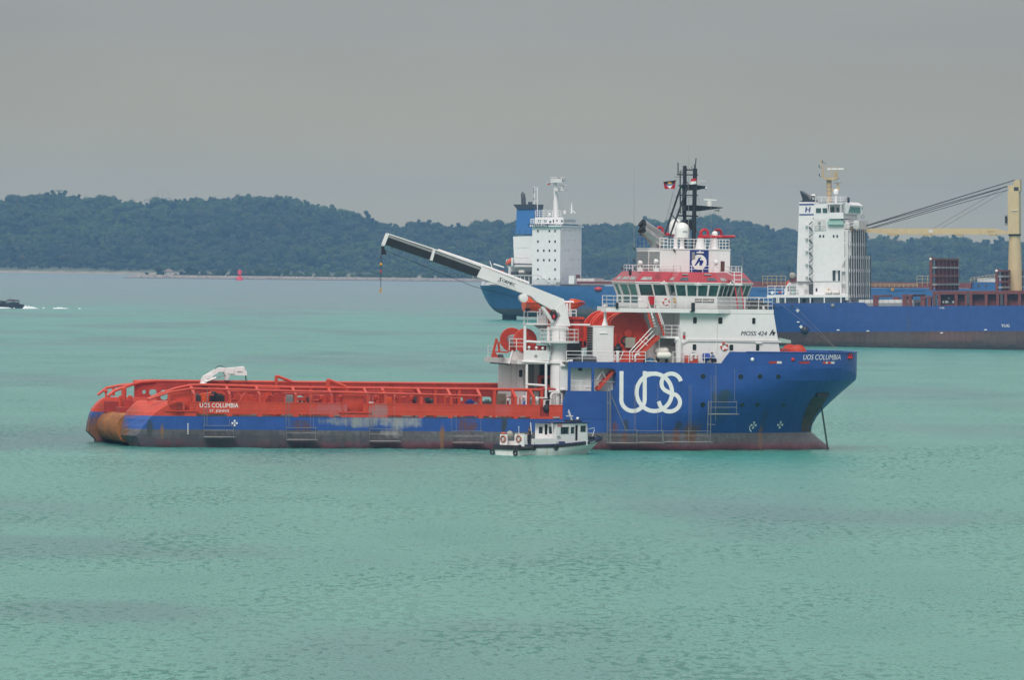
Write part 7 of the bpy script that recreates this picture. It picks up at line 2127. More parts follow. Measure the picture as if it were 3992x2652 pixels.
def ship_far():
    F = Frame(water(dd(1192, 738)), math.radians(-15.4), -.0088)
    s = frame_empty('cargo_ship', F); tag(s, 'mid-blue cargo ship behind the crane, with white block and blue funnel', 'ship')
    Bm = 13.0
    prof = [F.q(zp(*p), v=-2.0) for p in ((150, 290), (200, 440), (250, 570), (320, 720), (400, 870), (460, 960), (520, 1030), (600, 1120), (680, 1175), (770, 1220), (870, 1262))]
    prof = [(p.x, p.z) for p in prof]
    bot = [F.q(zp(*p), v=0) for p in ((1420, 1312), (1560, 1340), (1700, 1385))]
    wd = prof[0][1]
    L1 = F.q(dd(2480, 665), v=-Bm).x
    # rows by height, each from the stern profile forward
    ws = sorted({p[1] for p in prof} | {wd})
    rows = []
    sp = sorted((w, u) for u, w in prof)
    for w in ws:
        us = interp(sp, w)
        r = []
        for t in (0, .3, 1, 2.5, 5, 9, 15, 24, 40, 80, None):
            u = L1 if t is None else us + t
            k = 1.0 if t is None else min(1.0, (.30 + .7 * (t / (10 + 3.5 * (wd - w))) ** .6))
            if t == 0: k = .22
            r.append((u, -Bm * k, w))
        rows.append(r)
    low = [(x[0] + 14 + (9 if i < 6 else 0), x[1] * .75, -.8) for i, x in enumerate(rows[0])]
    low[-1] = (L1, -Bm, -.8)
    rows.insert(0, low)
    n = len(rows[0]); m = MB()
    m.add([p for r in rows for p in r], [(j * n + i, j * n + i + 1, (j + 1) * n + i + 1, (j + 1) * n + i) for j in range(len(rows) - 1) for i in range(n - 1)])
    m.mirror()
    k = len(rows) * n
    m.f += [(j * n, (j + 1) * n, k + (j + 1) * n, k + j * n) for j in range(len(rows) - 1)]
    t_ = (len(rows) - 1) * n
    m.f += [(t_ + i, t_ + i + 1, k + t_ + i + 1, k + t_ + i) for i in range(n - 1)]
    boot = F.q(zp(1100, 1075), v=-8).z
    M['far'] = hullmat('far_ship_hull', boot, (.5, .3), (.07, .045, .05), (.10, .095, .10), (.028, .112, .285), None, None, None, [(F.q(za(1080, 1480), v=-13).x, boot - 1.5, 9, 2.5, (.2, .16, .15), .6)])
    m.build('hull', M['far'], s, True)
    poly_prism(F, zp, ((868, 1255), (1110, 1290), (1330, 1300), (1322, 1520), (868, 1515)), -.5, .5, 'rudder', paint('rudder_brown', (.07, .05, .06), .7, .3), s, 0)
    bxp(F, zp, 880, 1240, 1110, 1262, -1.2, -.6, 'rudder_step', M['offwhite'], s)
    # bulwark pieces and mooring deck
    for x0, x1, y0 in ((150, 255, 150), (285, 390, 190), (395, 620, 180)):
        bxp(F, zp, x0, y0, x1, 287, -3.2, -2.9, 'bulwark', M['offwhite'], s)
    # accommodation block
    vs_ = -12.0
    uc = F.q(za(877, 900), v=vs_).x
    rowsy = (628, 735, 828, 925, 1020, 1115)
    pat_ = ((0, 2, 3), (0, 2, 3), (0, 1, 2, 3), (0, 1, 2, 3), (0, 3), (0, 2, 3))
    xs4 = (637, 697, 754, 812)
    wins = [(xs4[i], y - 11, xs4[i] + 17, y + 14) for y, p in zip(rowsy, pat_) for i in p]
    wall = side_windows(F, za, 585, 585, 877, 1172, vs_, wins, 'accommodation', M['white'], M['glassdark'], s)
    z0, z1_ = F.q(za(877, 1172), v=vs_).z, F.q(za(877, 585), v=vs_).z
    fx = ((900, 923, 957, 982, 1020, 1068), (900, 950, 980, 1020, 1068), (900, 928, 950, 965, 1010, 1045, 1070), (912, 962, 980, 995, 1010, 1060), (930, 968, 1005, 1048, 1062), (905, 955, 975, 1000))
    wins = [(x, y - 14, x + 5, y + 14) for y, xx in zip((625, 732, 828, 922, 1018, 1115), fx) for x in xx]
    front_windows(F, za, uc, vs_, 12.0, z0, z1_, wins, 'front_wall', M['white'], M['glassdark'], s)
    ua = F.q(za(585, 900), v=vs_).x
    m = MB(); m.box(ua + .002, vs_ + .3, z0 - 1, uc - .3, 12, z1_ - .01); m.build('block_core', M['white'], s)
    # funnel base, funnel, cap, pipe
    f0 = poly_prism(F, za, ((393, 685), (588, 680), (588, 1000), (405, 1000)), -9, 4, 'funnel_base', M['white'], s)
    poly_prism(F, za, ((429, 405), (612, 405), (600, 660), (420, 660)), -4.5, 4, 'funnel', paint('funnel_blue', (.032, .15, .40), .4, .06), s)
    poly_prism(F, za, ((393, 358), (618, 356), (612, 404), (430, 404)), -5, 4.5, 'funnel_cap', M['ink'], s)
    m = MB(); m.tube([F.q(za(*p), v=-1) for p in ((500, 360), (498, 290), (492, 255), (485, 228))], [.72, .70, .66, .12], 12); m.build('funnel_pipe', M['darksteel'], s, True)
    for x in (555, 578): tubep(F, za, ((x, 358), (x, 332)), -2, .33, 'small_pipe', M['darksteel'], s)
    railp(F, za, ((400, 678), (585, 676)), -9, 1.9, 'funnel_rail', M['far'], s, 3, 2, .12)
    for y in (795, 900): bxp(F, za, 418, y, 560, y + 3, -9.1, -9.003, 'seam', M['offwhite'], f0)
    # bridge
    wins = [(645, 516, 678, 541), (704, 516, 735, 541), (760, 525, 782, 548), (797, 512, 811, 545), (833, 515, 847, 532), (876, 516, 899, 541)]
    br = side_windows(F, za, 615, 490, 905, 556, -9.5, wins, 'bridge', M['white'], M['glass'], s)
    ub = F.q(za(905, 520), v=-9.5).x; zz0, zz1 = F.q(za(905, 556), v=-9.5).z, F.q(za(905, 488), v=-9.5).z
    front_windows(F, za, ub, -9.5, 9.5, zz0, zz1, [(914 + i * 13.5, 515, 924 + i * 13.5, 541) for i in range(9)], 'bridge_front', M['white'], M['glass'], s)
    m = MB(); m.box(F.q(za(615, 520), v=-9.5).x, -9.2, zz0, ub - .3, 9.2, zz1 - .02); m.build('bridge_core', M['white'], s)
    m = MB(); m.box(ua - .5, -13, z1_ + .01, uc + .4, 13, z1_ + .35); m.build('bridge_wing_deck', M['white'], s)
    railp(F, za, ((574, 583), (720, 586)), -12.9, 2.2, 'wing_bulwark', M['white'], s, 4, .8, .12); railp(F, za, ((830, 586), (880, 586)), -12.9, 2.2, 'wing_rail', M['white'], s, 3, 1, .09)
    lettering('RTHERAPE', F.q(za(650, 574), v=-13.1), (1, 0, 0), (0, 0, 1), 1.1, 6.3, M['ink'], s, 0, .01)
    railp(F, za, ((620, 488), (880, 488)), -9.3, 1.9, 'top_rail', M['white'], s, 3, 1.4, .08)
    # mast and aerials
    tubep(F, za, ((828, 490), (824, 230)), 0, .55, 'mast', M['white'], s, 12)
    m = MB(); m.tube([F.q(za(800, 490), v=0), F.q(za(810, 300), v=0)], .15, 6); m.tube([F.q(za(853, 490), v=0), F.q(za(840, 300), v=0)], .15, 6); m.build('mast_ladder', M['offwhite'], s)
    tubep(F, za, ((824, 230), (822, 120)), 0, .5, 'mast_top', M['white'], s)
    for x0, y0, x1, y1 in ((775, 95, 900, 135), (805, 195, 850, 222), (865, 205, 912, 215)): bxp(F, za, x0, y0, x1, y1, -2, 2, 'mast_platform', M['offwhite'], s)
    for x0, x1, y in ((770, 917, 80), (848, 942, 158), (730, 780, 132)): bxp(F, za, x0, y, x1, y + 5, -.4, .4, 'radar_scanner', M['offwhite'], s)
    bxp(F, za, 845, 80, 862, 98, -.5, .5, 'radar_motor', M['grey'], s); bxp(F, za, 880, 160, 900, 200, -.6, .6, 'radar_motor', M['offwhite'], s); bxp(F, za, 893, 100, 900, 125, -2.2, -2, 'mast_lamp', M['ink'], s)
    for x, y in ((610, 175), (640, 180)): tubep(F, za, ((x, 480), (x, y)), -3, .16, 'signal_post', M['white'], s)
    for y in (190, 220, 295): bxp(F, za, 600, y, 607, y + 15, -3.4, -2.8, 'mast_lamp', M['ink'], s)
    for y in (200, 260, 320, 380): bxp(F, za, 608, y, 643, y + 4, -3.3, -2.8, 'post_rung', M['white'], s)
    m = MB(); p = F.q(za(990, 450), v=-2); m.lathe((p.x, -2, p.z), [(.36, 0), (.28, 1.6), (.14, 2.6), (.05, 3.4)], 10); m.build('aerial', M['white'], s, True)
    tubep(F, za, ((1003, 425), (1030, 448)), -2, .15, 'horn', M['white'], s)
    m = MB(); p = F.q(za(922, 435), v=-4); m.box(p.x - .4, -4.4, p.z - .6, p.x + .4, -3.6, p.z + .5); m.build('searchlight', M['offwhite'], s)
    m = MB(); p = F.q(za(766, 460), v=-5); m.ball(p, .35, 10, 8, 1.4); m.build('dome', M['radome'], s, True)
    for a, b in (((825, 240), (720, 450)), ((835, 240), (905, 400)), ((840, 250), (880, 450))): tubep(F, za, (a, b), 0, .04, 'stay', M['grey'], s, 4)
    m = MB(); p, r = F.q(za(745, 165), v=0), F.q(za(770, 152), v=0); m.quad(p, p + Vector((0, .1, .6)), r + Vector((0, 0, .5)), r); fl = m.build('flag', M['monitor'], None, False, None, False)
    fl.location = F.O; fl.rotation_euler = F.R.to_euler(); tag(fl, 'tiny dark red flag on the mast of the white-blocked ship', 'flag')
    # decks aft of the block, lifeboat, raft, stair
    for x0, y0, x1, y1, v0, nm in ((330, 988, 592, 996, -11, 'poop_deck'), (320, 1078, 675, 1088, -12, 'poop_deck'), (70, 1170, 870, 1180, -12.2, 'main_deck')): bxp(F, za, x0, y0, x1, y1, v0, 8, nm, M['offwhite'], s)
    bxp(F, za, 345, 997, 585, 1077, -7, 6, 'poop_house', M['white'], s); bxp(F, za, 425, 1089, 585, 1168, -8, 7, 'lower_house', M['grey'], s)
    railp(F, za, ((325, 975), (590, 975)), -10.9, 1.6, 'deck_rail', M['white'], s, 3, 2, .09); railp(F, za, ((590, 1165), (865, 1168)), -12.6, 1.6, 'deck_rail', M['white'], s, 3, 2, .09)
    for x in (430, 470, 510, 555, 590): tubep(F, za, ((x, 1090), (x, 1165)), -11.5, .12, 'deck_post', M['white'], s)
    tubep(F, za, ((600, 970), (395, 965)), -11.3, .2, 'stowed_gangway', M['darksteel'], s); tubep(F, za, ((195, 965), (300, 1000)), -4, .2, 'stern_davit', M['white'], s); tubep(F, za, ((155, 935), (185, 1020)), -4, .16, 'stern_davit', M['offwhite'], s)
    tubep(F, za, ((670, 1085), (765, 1160)), -12.4, .12, 'outer_stair', M['offwhite'], s)
    for x0, y0, x1, y1, mt in ((370, 1045, 430, 1075, 'darksteel'), (520, 1045, 560, 1072, 'darksteel'), (230, 1030, 290, 1048, 'red')): bxp(F, za, x0, y0, x1, y1, -9, -7.5, 'deck_machinery', M[mt], s)
    p = F.q(za(480, 1040), v=-9.5); r_ = empty('life_raft', F.O + F.R @ p, F.R.to_euler()); tag(r_, 'white life raft canister on the poop of the ship with the blue funnel', 'life raft')
    m = MB(); m.lathe((0, 0, 0), [(.2, -.9), (.45, -.8), (.45, .8), (.2, .9)], 14, 'x'); m.build('canister', M['raft'], r_, True)
    p, e = F.q(za(320, 972), v=-11), F.q(za(388, 915), v=-11); r_ = empty('lifeboat', F.O + F.R @ p, F.R.to_euler()); tag(r_, 'red free-fall lifeboat sloping on the stern of the far blue ship', 'lifeboat')
    d = e - p; m = MB(); m.tube([Vector((0, 0, 0)), d * .25, d * .8, d], [.15, .6, .65, .45], 10); m.build('hull', M['orange'], r_, True)
    bxp(F, za, 375, 900, 388, 985, -12, -11, 'lifeboat_ramp', M['white'], s)
    # cargo deck, hatch boxes, rails, forecastle
    for x0, x1 in ((1040, 1095), (1097, 1150), (1152, 1220)): bxp(F, za, x0, 1112, x1, 1142, -11, 0, 'hatch_box', M['offwhite'], s)
    bxp(F, za, 880, 1176, 1320, 1250, -12.5, -12, 'deck_side', M['darksteel'], s); bxp(F, za, 1040, 1142, 1400, 1172, -12.2, 8, 'hatch_coaming', M['maroon'], s)
    bxp(F, za, 830, 1150, 870, 1240, -12.8, -12.4, 'deck_panel', M['grey'], s); bxp(F, za, 960, 1085, 1015, 1170, -12.4, -11, 'deck_store', M['white'], s); bxp(F, za, 1033, 1075, 1060, 1140, -6, -4, 'deck_door', M['maroon'], s)
    m = MB(); p = F.q(za(1262, 1222), v=-12.9); m.ball(p, 1.25, 12, 8, .55); m.build('red_drum', M['monitor'], s, True)
    a, b = F.q(zd(0, 195), v=-12.6), F.q(zc(1100, 1040), v=-12.6)
    m = MB(); m.box(a.x - 20, -12.7, a.z - 1.2, b.x, -12.1, a.z - .3); m.build('deck_walkway', M['offwhite'], s)
    m = MB(); m.box(a.x - 10, -12.0, a.z - .2, b.x, 8, a.z + 1.4); m.build('pipe_deck', M['maroon'], s)
    for f, x0, x1, y in ((zd, 215, 480, 195), (zd, 1990, 2175, 195), (zc, 230, 640, 1030)): railp(F, f, ((x0, y), (x1, y + 2)), -12.3, 3.0 if f is zd else 1.0, 'walkway_rail', M['buff'], s, 3, 1.4, .07)
    for f, x0, x1, y0, y1 in ((zd, 145, 300, 210, 245), (zd, 1640, 1850, 215, 245), (zc, 560, 700, 1038, 1062), (zd, 330, 420, 290, 330)): bxp(F, f, x0, y0, x1, y1, -13.2, -12.75, 'side_box', M['far'], s)
    for f, x, y in ((zd, 1715, 232), (zc, 420, 1050)): bxp(F, f, x - 10, y - 15, x + 10, y + 12, -13.4, -12.8, 'yellow_post', M['yellow'], s)
    fo = [F.q(zc(*p), v=-10) for p in ((1085, 1048), (1135, 990), (1600, 992), (1600, 1060))]
    m = MB(); m.prism([(p.x, p.z) for p in fo], -10, 10); m.build('forecastle', M['far'], s)
    railp(F, zc, ((1100, 985), (1345, 950)), -9, 1.2, 'forecastle_rail', M['buff'], s, 2, 1.2, .07); bxp(F, zc, 1160, 950, 1345, 985, -8.5, 6, 'forecastle_house', M['offwhite'], s)
    for x in (1165, 1225): bxp(F, zc, x, 1005, x + 18, 1030, -10.1, -9.99, 'forecastle_mark', M['darksteel'], s)
ship_far()

def ship_box():
    F = Frame(water(dd(2100, 801)), math.radians(-12), -.021)
    s = frame_empty('container_ship', F); tag(s, 'deep-blue container ship at the right with tall white tower and cream crane', 'ship')
    Bm = 11.5; V = -Bm
    top = F.q(zc(700, 1195), v=V).z; bt = F.q(zc(700, 1418), v=V).z
    u0, u1 = F.q(zd(-260, 500), v=V).x, F.q(dd(2700, 800), v=V).x
    hb2 = lambda u, w: Bm * min(1.0, max(.05, (.42 + .58 * max(0, (u - u0) / (10 + 2.2 * (top - w))) ** .55)))
    us = [u0 + t for t in (0, 1, 3, 6, 10, 15, 22, 32, 45, 60)] + [u1]; ws = [-1.5, 0, 1.5, 3, bt, 6.5, 8.5, top]
    n = len(us); m = MB(); m.add([(u + (3.5 if i == 0 and w < 4 else 0), -hb2(u, w), w) for w in ws for i, u in enumerate(us)], [(j * n + i, j * n + i + 1, (j + 1) * n + i + 1, (j + 1) * n + i) for j in range(len(ws) - 1) for i in range(n - 1)])
    m.mirror(); k = n * len(ws); t_ = (len(ws) - 1) * n
    m.f += [(j * n, (j + 1) * n, k + (j + 1) * n, k + j * n) for j in range(len(ws) - 1)] + [(t_ + i, t_ + i + 1, k + t_ + i + 1, k + t_ + i) for i in range(n - 1)]
    pu = lambda x, y: (F.q(zc(x, y), v=V).x, F.q(zc(x, y), v=V).z)
    M['boxhull'] = hullmat('container_ship_hull', bt, (1.3, .5), (.055, .045, .042), (.115, .072, .062), (.018, .068, .25), None, None, None, [(*pu(850, 1460), 12, 1.2, (.15, .075, .07), .6), (*pu(1380, 1480), 6, 1.6, (.09, .075, .07), .5), (*pu(450, 1480), 8, 1.5, (.08, .07, .06), .6), (*pu(560, 1350), .5, 3, (.05, .06, .12), .5)])
    m.build('hull', M['boxhull'], s, True)
    # raised quarter of the side
    m = MB(); m.prism([F.uw(p, V) for p in (zd(300, 395), zd(1385, 382), zd(1420, 415), zd(1440, 428), zd(1440, 432), zd(300, 432))], V - .03, V + .3); m.build('raised_side', M['boxhull'], s)
    # marks on the side
    def txt(t, f, x, y, h, w, mt='letter'): c = F.q(f(x, y), v=V); lettering(t, (c.x, V - .06, c.z), (1, 0, 0), (0, 0, 1), h, w, M[mt], s, 0, .02)
    txt('TUG', zc, 1405, 1367, .62, 1.8); txt('|-4-(R|', zd, 2278, 447, .45, 1.0)
    for x, y, k in ((620, 474, .42), (655, 662, .36)):
        c = F.q(zd(x, y), v=V); m = MB(); vv = -hb2(c.x, c.z) - .12; m.box(c.x - k, vv, c.z - .12, c.x + k, vv + .1, c.z + .12); m.box(c.x - .12, vv - .01, c.z - k, c.x + .12, vv + .09, c.z + k); m.build('thruster_cross', M['letter'], s)
    for f, x, y in ((zd, 2275, 732), (zc, 1232, 1402), (zc, 205, 1413), (zd, 1085, 700), (zd, 625, 607)):
        c = F.q(f(x, y), v=V); m = MB(); m.box(c.x - .3, V - .06, c.z - .1, c.x + .3, V + .1, c.z + .1); m.build('side_mark', M['letter'], s)
    for x in (345, 555): bxp(F, zd, x - 12, 410, x + 12, 438, V - .05, V + .2, 'mooring_hole', M['ink'], s)
    m = MB(); c = F.q(zd(1022, 418), v=V); m.ball((c.x, V, c.z), .45, 10, 6); m.build('fairlead', M['grey'], s)
    m = MB(); c = F.q(zd(705, 700), v=V + 1); m.ball((c.x, -hb2(c.x, c.z) + .3, c.z), 1.0, 12, 8, .9); m.build('hull_outlet', M['ink'], s, True)
    # tower block
    wins = [(557, 826, 576, 854), (592, 826, 610, 854), (697, 826, 715, 854), (733, 826, 751, 854), (694, 1188, 725, 1296), (750, 1188, 772, 1296)]
    side_windows(F, zb, 492, 668, 815, 1300, -9, wins, 'tower_wall', M['white'], M['glassgrey'], s)
    uc = F.q(zb(815, 900), v=-9).x; ua = F.q(zb(492, 900), v=-9).x; zt, z0 = F.q(zb(600, 668), v=-9).z, F.q(zb(600, 1520), v=-9).z
    m = MB(); m.box(ua + .01, -8.74, z0, uc - .01, 9, zt - .01); core = m.build('tower_core', M['white'], s)
    bxp(F, zb, 510, 675, 620, 778, -9.2, -9.03, 'balcony_recess', M['offwhite'], core); railp(F, zb, ((512, 776), (620, 776)), -9.3, 1.0, 'balcony_rail', M['white'], core, 2, .8, .06)
    bxp(F, zb, 547, 690, 573, 770, -9.28, -9.21, 'balcony_door', M['grey'], core)
    poly_prism(F, zb, ((355, 490), (512, 490), (505, 625), (490, 680), (490, 1300), (330, 1300), (333, 1100)), -8.6, -2, 'funnel_casing', M['white'], s)
    for y0, y1 in ((508, 520), (612, 623)): bxp(F, zb, 356, y0, 505, y1, -8.7, -8.603, 'funnel_band', M['logoblue'], s)
    c = F.q(zb(440, 566), v=-8.7); lettering('H', (c.x, -8.7, c.z), (1, 0, 0), (0, 0, 1), 1.12, 1.15, M['logoblue'], s, .15, .04)
    poly_prism(F, zb, ((358, 488), (390, 470), (360, 375), (440, 430), (455, 470), (512, 465), (512, 488)), -7.5, -3, 'funnel_cowl', M['black'], s)
    m = MB(); m.tube([F.q(zb(*p), v=-5) for p in ((465, 480), (475, 425), (510, 420), (530, 450))], .4, 10); m.build('exhaust_pipe', M['exhaust'], s, True)
    for k in range(5):
        y = 690 + 130 * k; m = MB(); m.bar(F.q(zb(455, y + 30), v=-9.6), F.q(zb(490, y), v=-9.6), .2); m.bar(F.q(zb(455, y + 55), v=-9.6), F.q(zb(490, y + 95), v=-9.6), .3); m.build('stair_flight', M['darksteel'], s)
        bxp(F, zb, 412, y + 35, 450, y + 41, -9.6, -8.8, 'stair_landing', M['offwhite'], s)
    tubep(F, zb, ((450, 730), (450, 1280)), -9.6, .12, 'stair_post', M['white'], s)
    # bridge with open wing, sloped front windows
    poly_prism(F, zb, ((510, 515), (640, 505), (660, 620), (660, 668), (500, 668)), -9.0, 9, 'bridge_house', M['white'], s)
    for x0, x1 in ((525, 577), (593, 640)): bxp(F, zb, x0, 553, x1, 600, -9.1, -9.003, 'window', M['glass'], s)
    bxp(F, zb, 640, 500, 800, 512, -10.5, 9.5, 'wing_roof', M['white'], s); bxp(F, zb, 660, 598, 805, 660, -10.5, 9, 'wing_bulwark', M['white'], s)
    bxp(F, zb, 672, 512, 770, 598, -8, 8.5, 'wheelhouse', M['offwhite'], s); bxp(F, zb, 676, 540, 712, 596, -8.1, -8.01, 'window', M['glass'], s); bxp(F, zb, 735, 545, 760, 592, -8.1, -8.01, 'window', M['glass'], s)
    for x in (663, 775, 790, 812): tubep(F, zb, ((x, 512), (x, 600)), -10.3, .1, 'wing_post', M['white'], s)
    poly_prism(F, zb, ((640, 690), (665, 662), (770, 662), (805, 695), (805, 720), (640, 720)), -10, -9.01, 'wing_bracket', M['palegreen'], s)
    ub = F.q(zb(820, 600), v=-10.4).x; zf0, zf1 = F.q(zb(900, 612), v=-5).z, F.q(zb(900, 490), v=-5).z
    m = MB(); m.loft([(ub, -10.4, zf0), (ub, 9, zf0), (ub, 9, zf1), (ub, -10.4, zf1)], [(ub + .5, -9.6, zf0), (ub + .5, 9, zf0), (ub + 1.1, 9, zf1 - .7), (ub + 1.1, -9.6, zf1 - .7)]); bf = m.build('bridge_front', M['white'], s)
    for i in range(8):
        y0 = -9.0 + i * 2.2; g = MB(); g.loft([(ub + .55, y0, zf0 + .25), (ub + .55, y0 + 1.6, zf0 + .25), (ub + 1.02, y0 + 1.6, zf1 - 1.1), (ub + 1.02, y0, zf1 - 1.1)], [(ub + .62, y0, zf0 + .25), (ub + .62, y0 + 1.6, zf0 + .25), (ub + 1.1, y0 + 1.6, zf1 - 1.1), (ub + 1.1, y0, zf1 - 1.1)]); g.build('window', M['glass'], bf)
    railp(F, zb, ((520, 495), (640, 492)), -8.5, 1.2, 'top_rail', M['white'], s, 3, 1.2, .06); railp(F, zb, ((650, 490), (840, 488)), -8.5, 1.1, 'top_rail', M['white'], s, 3, 1.2, .05)
    m = MB(); p = F.q(zb(848, 465), v=-8); m.lathe((p.x, -8, p.z - .7), [(.4, 0), (.5, .4), (.4, 1.2)], 10); m.build('compass_top', M['ink'], s)
    tubep(F, zb, ((985, 530), (985, 640)), -9, .08, 'wing_mast', M['white'], s); m = MB(); c = F.q(zb(1000, 635), v=-9); m.torus((c.x, -9, c.z), .35, .1, 'y', 14, 6); m.build('wing_ring', M['grey'], s)
    # buff mast with its platform and scanners, satellite dome
    tubep(F, zb, ((660, 492), (658, 250)), -1, .56, 'mast', M['buff'], s, 14)
    for y in (285, 335, 378, 425): m = MB(); c = F.q(zb(660, y), v=-1); m.lathe((c.x, -1, c.z), [(.6, -.08), (.62, .08)], 14); m.build('mast_ring', M['grey'], s)
    poly_prism(F, zb, ((590, 240), (745, 240), (745, 248), (700, 266), (625, 262)), -2.5, .5, 'mast_platform', M['buff'], s); railp(F, zb, ((625, 238), (745, 238)), -2.4, 2.2, 'mast_rail', M['buff'], s, 3, 1.1, .06)
    m = MB(); m.tube([F.q(zb(*p), v=-1) for p in ((600, 240), (597, 180), (585, 110), (578, 70), (574, 35))], [.22, .18, .14, .1, .03], 8); m.build('signal_post', M['buff'], s)
    for x, y in ((557, 118), (560, 208), (593, 72)): m = MB(); c = F.q(zb(x, y), v=-1); m.lathe((c.x, -1, c.z - .4), [(.09, 0), (.12, .5)], 8); m.bar((c.x, -1, c.z - .5), (c.x + .7, -1, c.z - .5), .07); m.build('mast_lamp', M['ink'], s)
    bxp(F, zb, 705, 185, 738, 235, -1.6, -.4, 'radar_base', M['buff'], s); bxp(F, zb, 640, 145, 808, 158, -1.2, -.8, 'radar_scanner', M['radome'], s); bxp(F, zb, 712, 290, 790, 297, -1.6, -1.2, 'radar_scanner', M['grey'], s)
    m = MB(); m.bar(F.q(zb(685, 370), v=-1), F.q(zb(770, 360), v=-1), .4); m.bar(F.q(zb(750, 300), v=-1), F.q(zb(752, 365), v=-1), .35); m.build('radar_bracket', M['buff'], s)
    m = MB(); c = F.q(zb(729, 410), v=-5); m.lathe((c.x, -5, c.z), [(.5, 0), (.56, .15), (.56, .62)] + [(.56 * math.cos(a), .62 + .56 * math.sin(a)) for a in (.3, .7, 1.1, 1.5)], 18); m.tube([(c.x, -5, c.z - 2), (c.x, -5, c.z)], .15, 8); m.build('satellite_dome', M['radome'], s, True)
    # container guides across the front of the tower
    ug = F.q(zb(880, 900), v=-9.5).x
    def col(x, y0, y1, nm='guide_post', mt='black', w=.52, du=0):
        p = F.q(zb(x, 1000), u=ug); t, b = F.q(zb(x, y0), u=ug).z, F.q(zb(x, y1), u=ug).z
        m = MB(); m.box(ug + du, p.y - w, b, ug + .12 + du, p.y + w, t); m.build(nm, M[mt], s)
    p0, p1, p2 = F.q(zb(868, 1000), u=ug).y, F.q(zb(1030, 1000), u=ug).y, F.q(zb(1080, 1000), u=ug).y
    zt1, zt2, zb_ = F.q(zb(950, 780), u=ug).z, F.q(zb(950, 1040), u=ug).z, F.q(zb(950, 1490), u=ug).z
    for v0, v1, t in ((p0, p1, zt1), (p1 + .01, p2, zt2)): m = MB(); m.box(ug - 1.0, v0, zb_, ug - .3, v1, t); m.build('guide_bulkhead', M['offwhite'], s)
    for x in (897, 922, 947, 968, 990, 1012, 1030): col(x, 765, 1480)
    for x in (872, 1052, 1076): col(x, 1035, 1480)
    for x in (885, 910, 935, 958, 980, 1002, 1022, 1042, 1065): col(x, 800 if x < 1025 else 1060, 1470, 'guide_plate', 'white', .5, -.1)
    for y in (925, 1055, 1190, 1330, 1450):
        m = MB(); zz = F.q(zb(950, y), u=ug).z; m.box(ug - .1, p0, zz - .35, ug + .06, p2 if y > 1040 else p1, zz + .35); m.build('guide_beam', M['white'], s)
    for x in (890, 945, 1000): col(x, 755, 782, 'guide_horn', 'yellow', .6)
    # white braced frame between tower and guides
    for a, b in (((820, 870), (870, 790)), ((870, 780), (870, 1520)), ((790, 1120), (850, 1020)), ((850, 1020), (850, 1520)), ((780, 1190), (780, 1520)), ((690, 1170), (850, 1172)), ((775, 1190), (860, 1190)), ((780, 1308), (860, 1308)), ((780, 1430), (860, 1430)), ((815, 905), (880, 905)), ((815, 780), (875, 782))):
        m = MB(); m.bar(F.q(zb(*a), v=-9.8), F.q(zb(*b), v=-9.8), .32); m.build('frame_beam', M['white'], s)
    bxp(F, zb, 818, 800, 868, 1500, -7, -6, 'frame_wall', M['offwhite'], s); railp(F, zb, ((815, 775), (960, 745)), -9.6, 1.3, 'front_rail', M['white'], s, 2, 1, .08)
    for x0, x1 in ((820, 858), (912, 955)): bxp(F, zb, x0, 680, x1, 765, -9, 5, 'front_house', M['offwhite'], s)
    # poop: deck edge, colonnade, house, rails and small gear
    bxp(F, zb, 25, 1440, 850, 1462, V + .2, 9, 'poop_deck', M['white'], s); bxp(F, zb, 100, 1465, 860, 1520, -8.5, 9, 'poop_house', M['offwhite'], s)
    for x in (128, 145, 212, 353, 467, 610, 780): bxp(F, zb, x - 6, 1462, x + 6, 1520, V + .25, V + .75, 'poop_column', M['white'], s)
    for x0, x1 in ((390, 415), (480, 497), (685, 730)): bxp(F, zb, x0, 1480, x1, 1518, -8.65, -8.51, 'doorway', M['darkgap'], s)
    railp(F, zb, ((35, 1438), (400, 1438)), V + .4, 2.0, 'poop_rail', M['white'], s, 3, 1.6, .07)
    poly_prism(F, zb, ((240, 1310), (500, 1300), (500, 1438), (200, 1438)), -7.5, 8, 'deck_house', M['white'], s); bxp(F, zb, 500, 1300, 790, 1438, -8.8, 8, 'deck_house', M['white'], s)
    for x0, y0, x1, y1, mt in ((452, 1330, 495, 1432, 'darkgap'), (392, 1328, 430, 1372, 'offwhite'), (235, 1338, 328, 1400, 'grey'), (278, 1375, 305, 1430, 'palegreen'), (648, 1375, 660, 1392, 'yellow'), (522, 1370, 538, 1400, 'black')): bxp(F, zb, x0, y0, x1, y1, -9.0, -8.83, 'fitting', M[mt], s)
    for x, c in ((648, 'aft'), (727, 'forward')):
        for k in range(3):
            p = F.q(zb(x - 22 + 22 * k, 1408), v=-9.8); r_ = empty('life_raft', F.O + F.R @ p, F.R.to_euler()); tag(r_, ('aftmost', 'middle', 'foremost')[k] + ' white raft canister in the ' + c + ' rack on the container ship poop', 'life raft', 'raft canisters on the container ship')
            m = MB(); m.lathe((0, 0, 0), [(.12, -.6), (.3, -.5), (.3, .5), (.12, .6)], 12, 'y'); m.build('canister', M['raft'], r_, True)
    m = MB(); c = F.q(zb(80, 1415), v=V + .2); m.lathe((c.x, V + .2, c.z), [(.34, -.1), (.36, .08)], 16, 'y'); m.build('white_disc', M['radome'], s); m = MB(); c = F.q(zb(157, 1415), v=V + .3); m.ball(c, .3, 10, 6); m.build('red_float', M['monitor'], s, True)
    m = MB(); m.bar(F.q(zb(205, 1400), v=-10), F.q(zb(240, 1335), v=-10), .3); m.build('boat_davit', M['white'], s); m = MB(); m.bar(F.q(zb(225, 1335), v=-9.9), F.q(zb(250, 1290), v=-9.9), .45, .3); m.build('boat_cover', M['orange'], s)
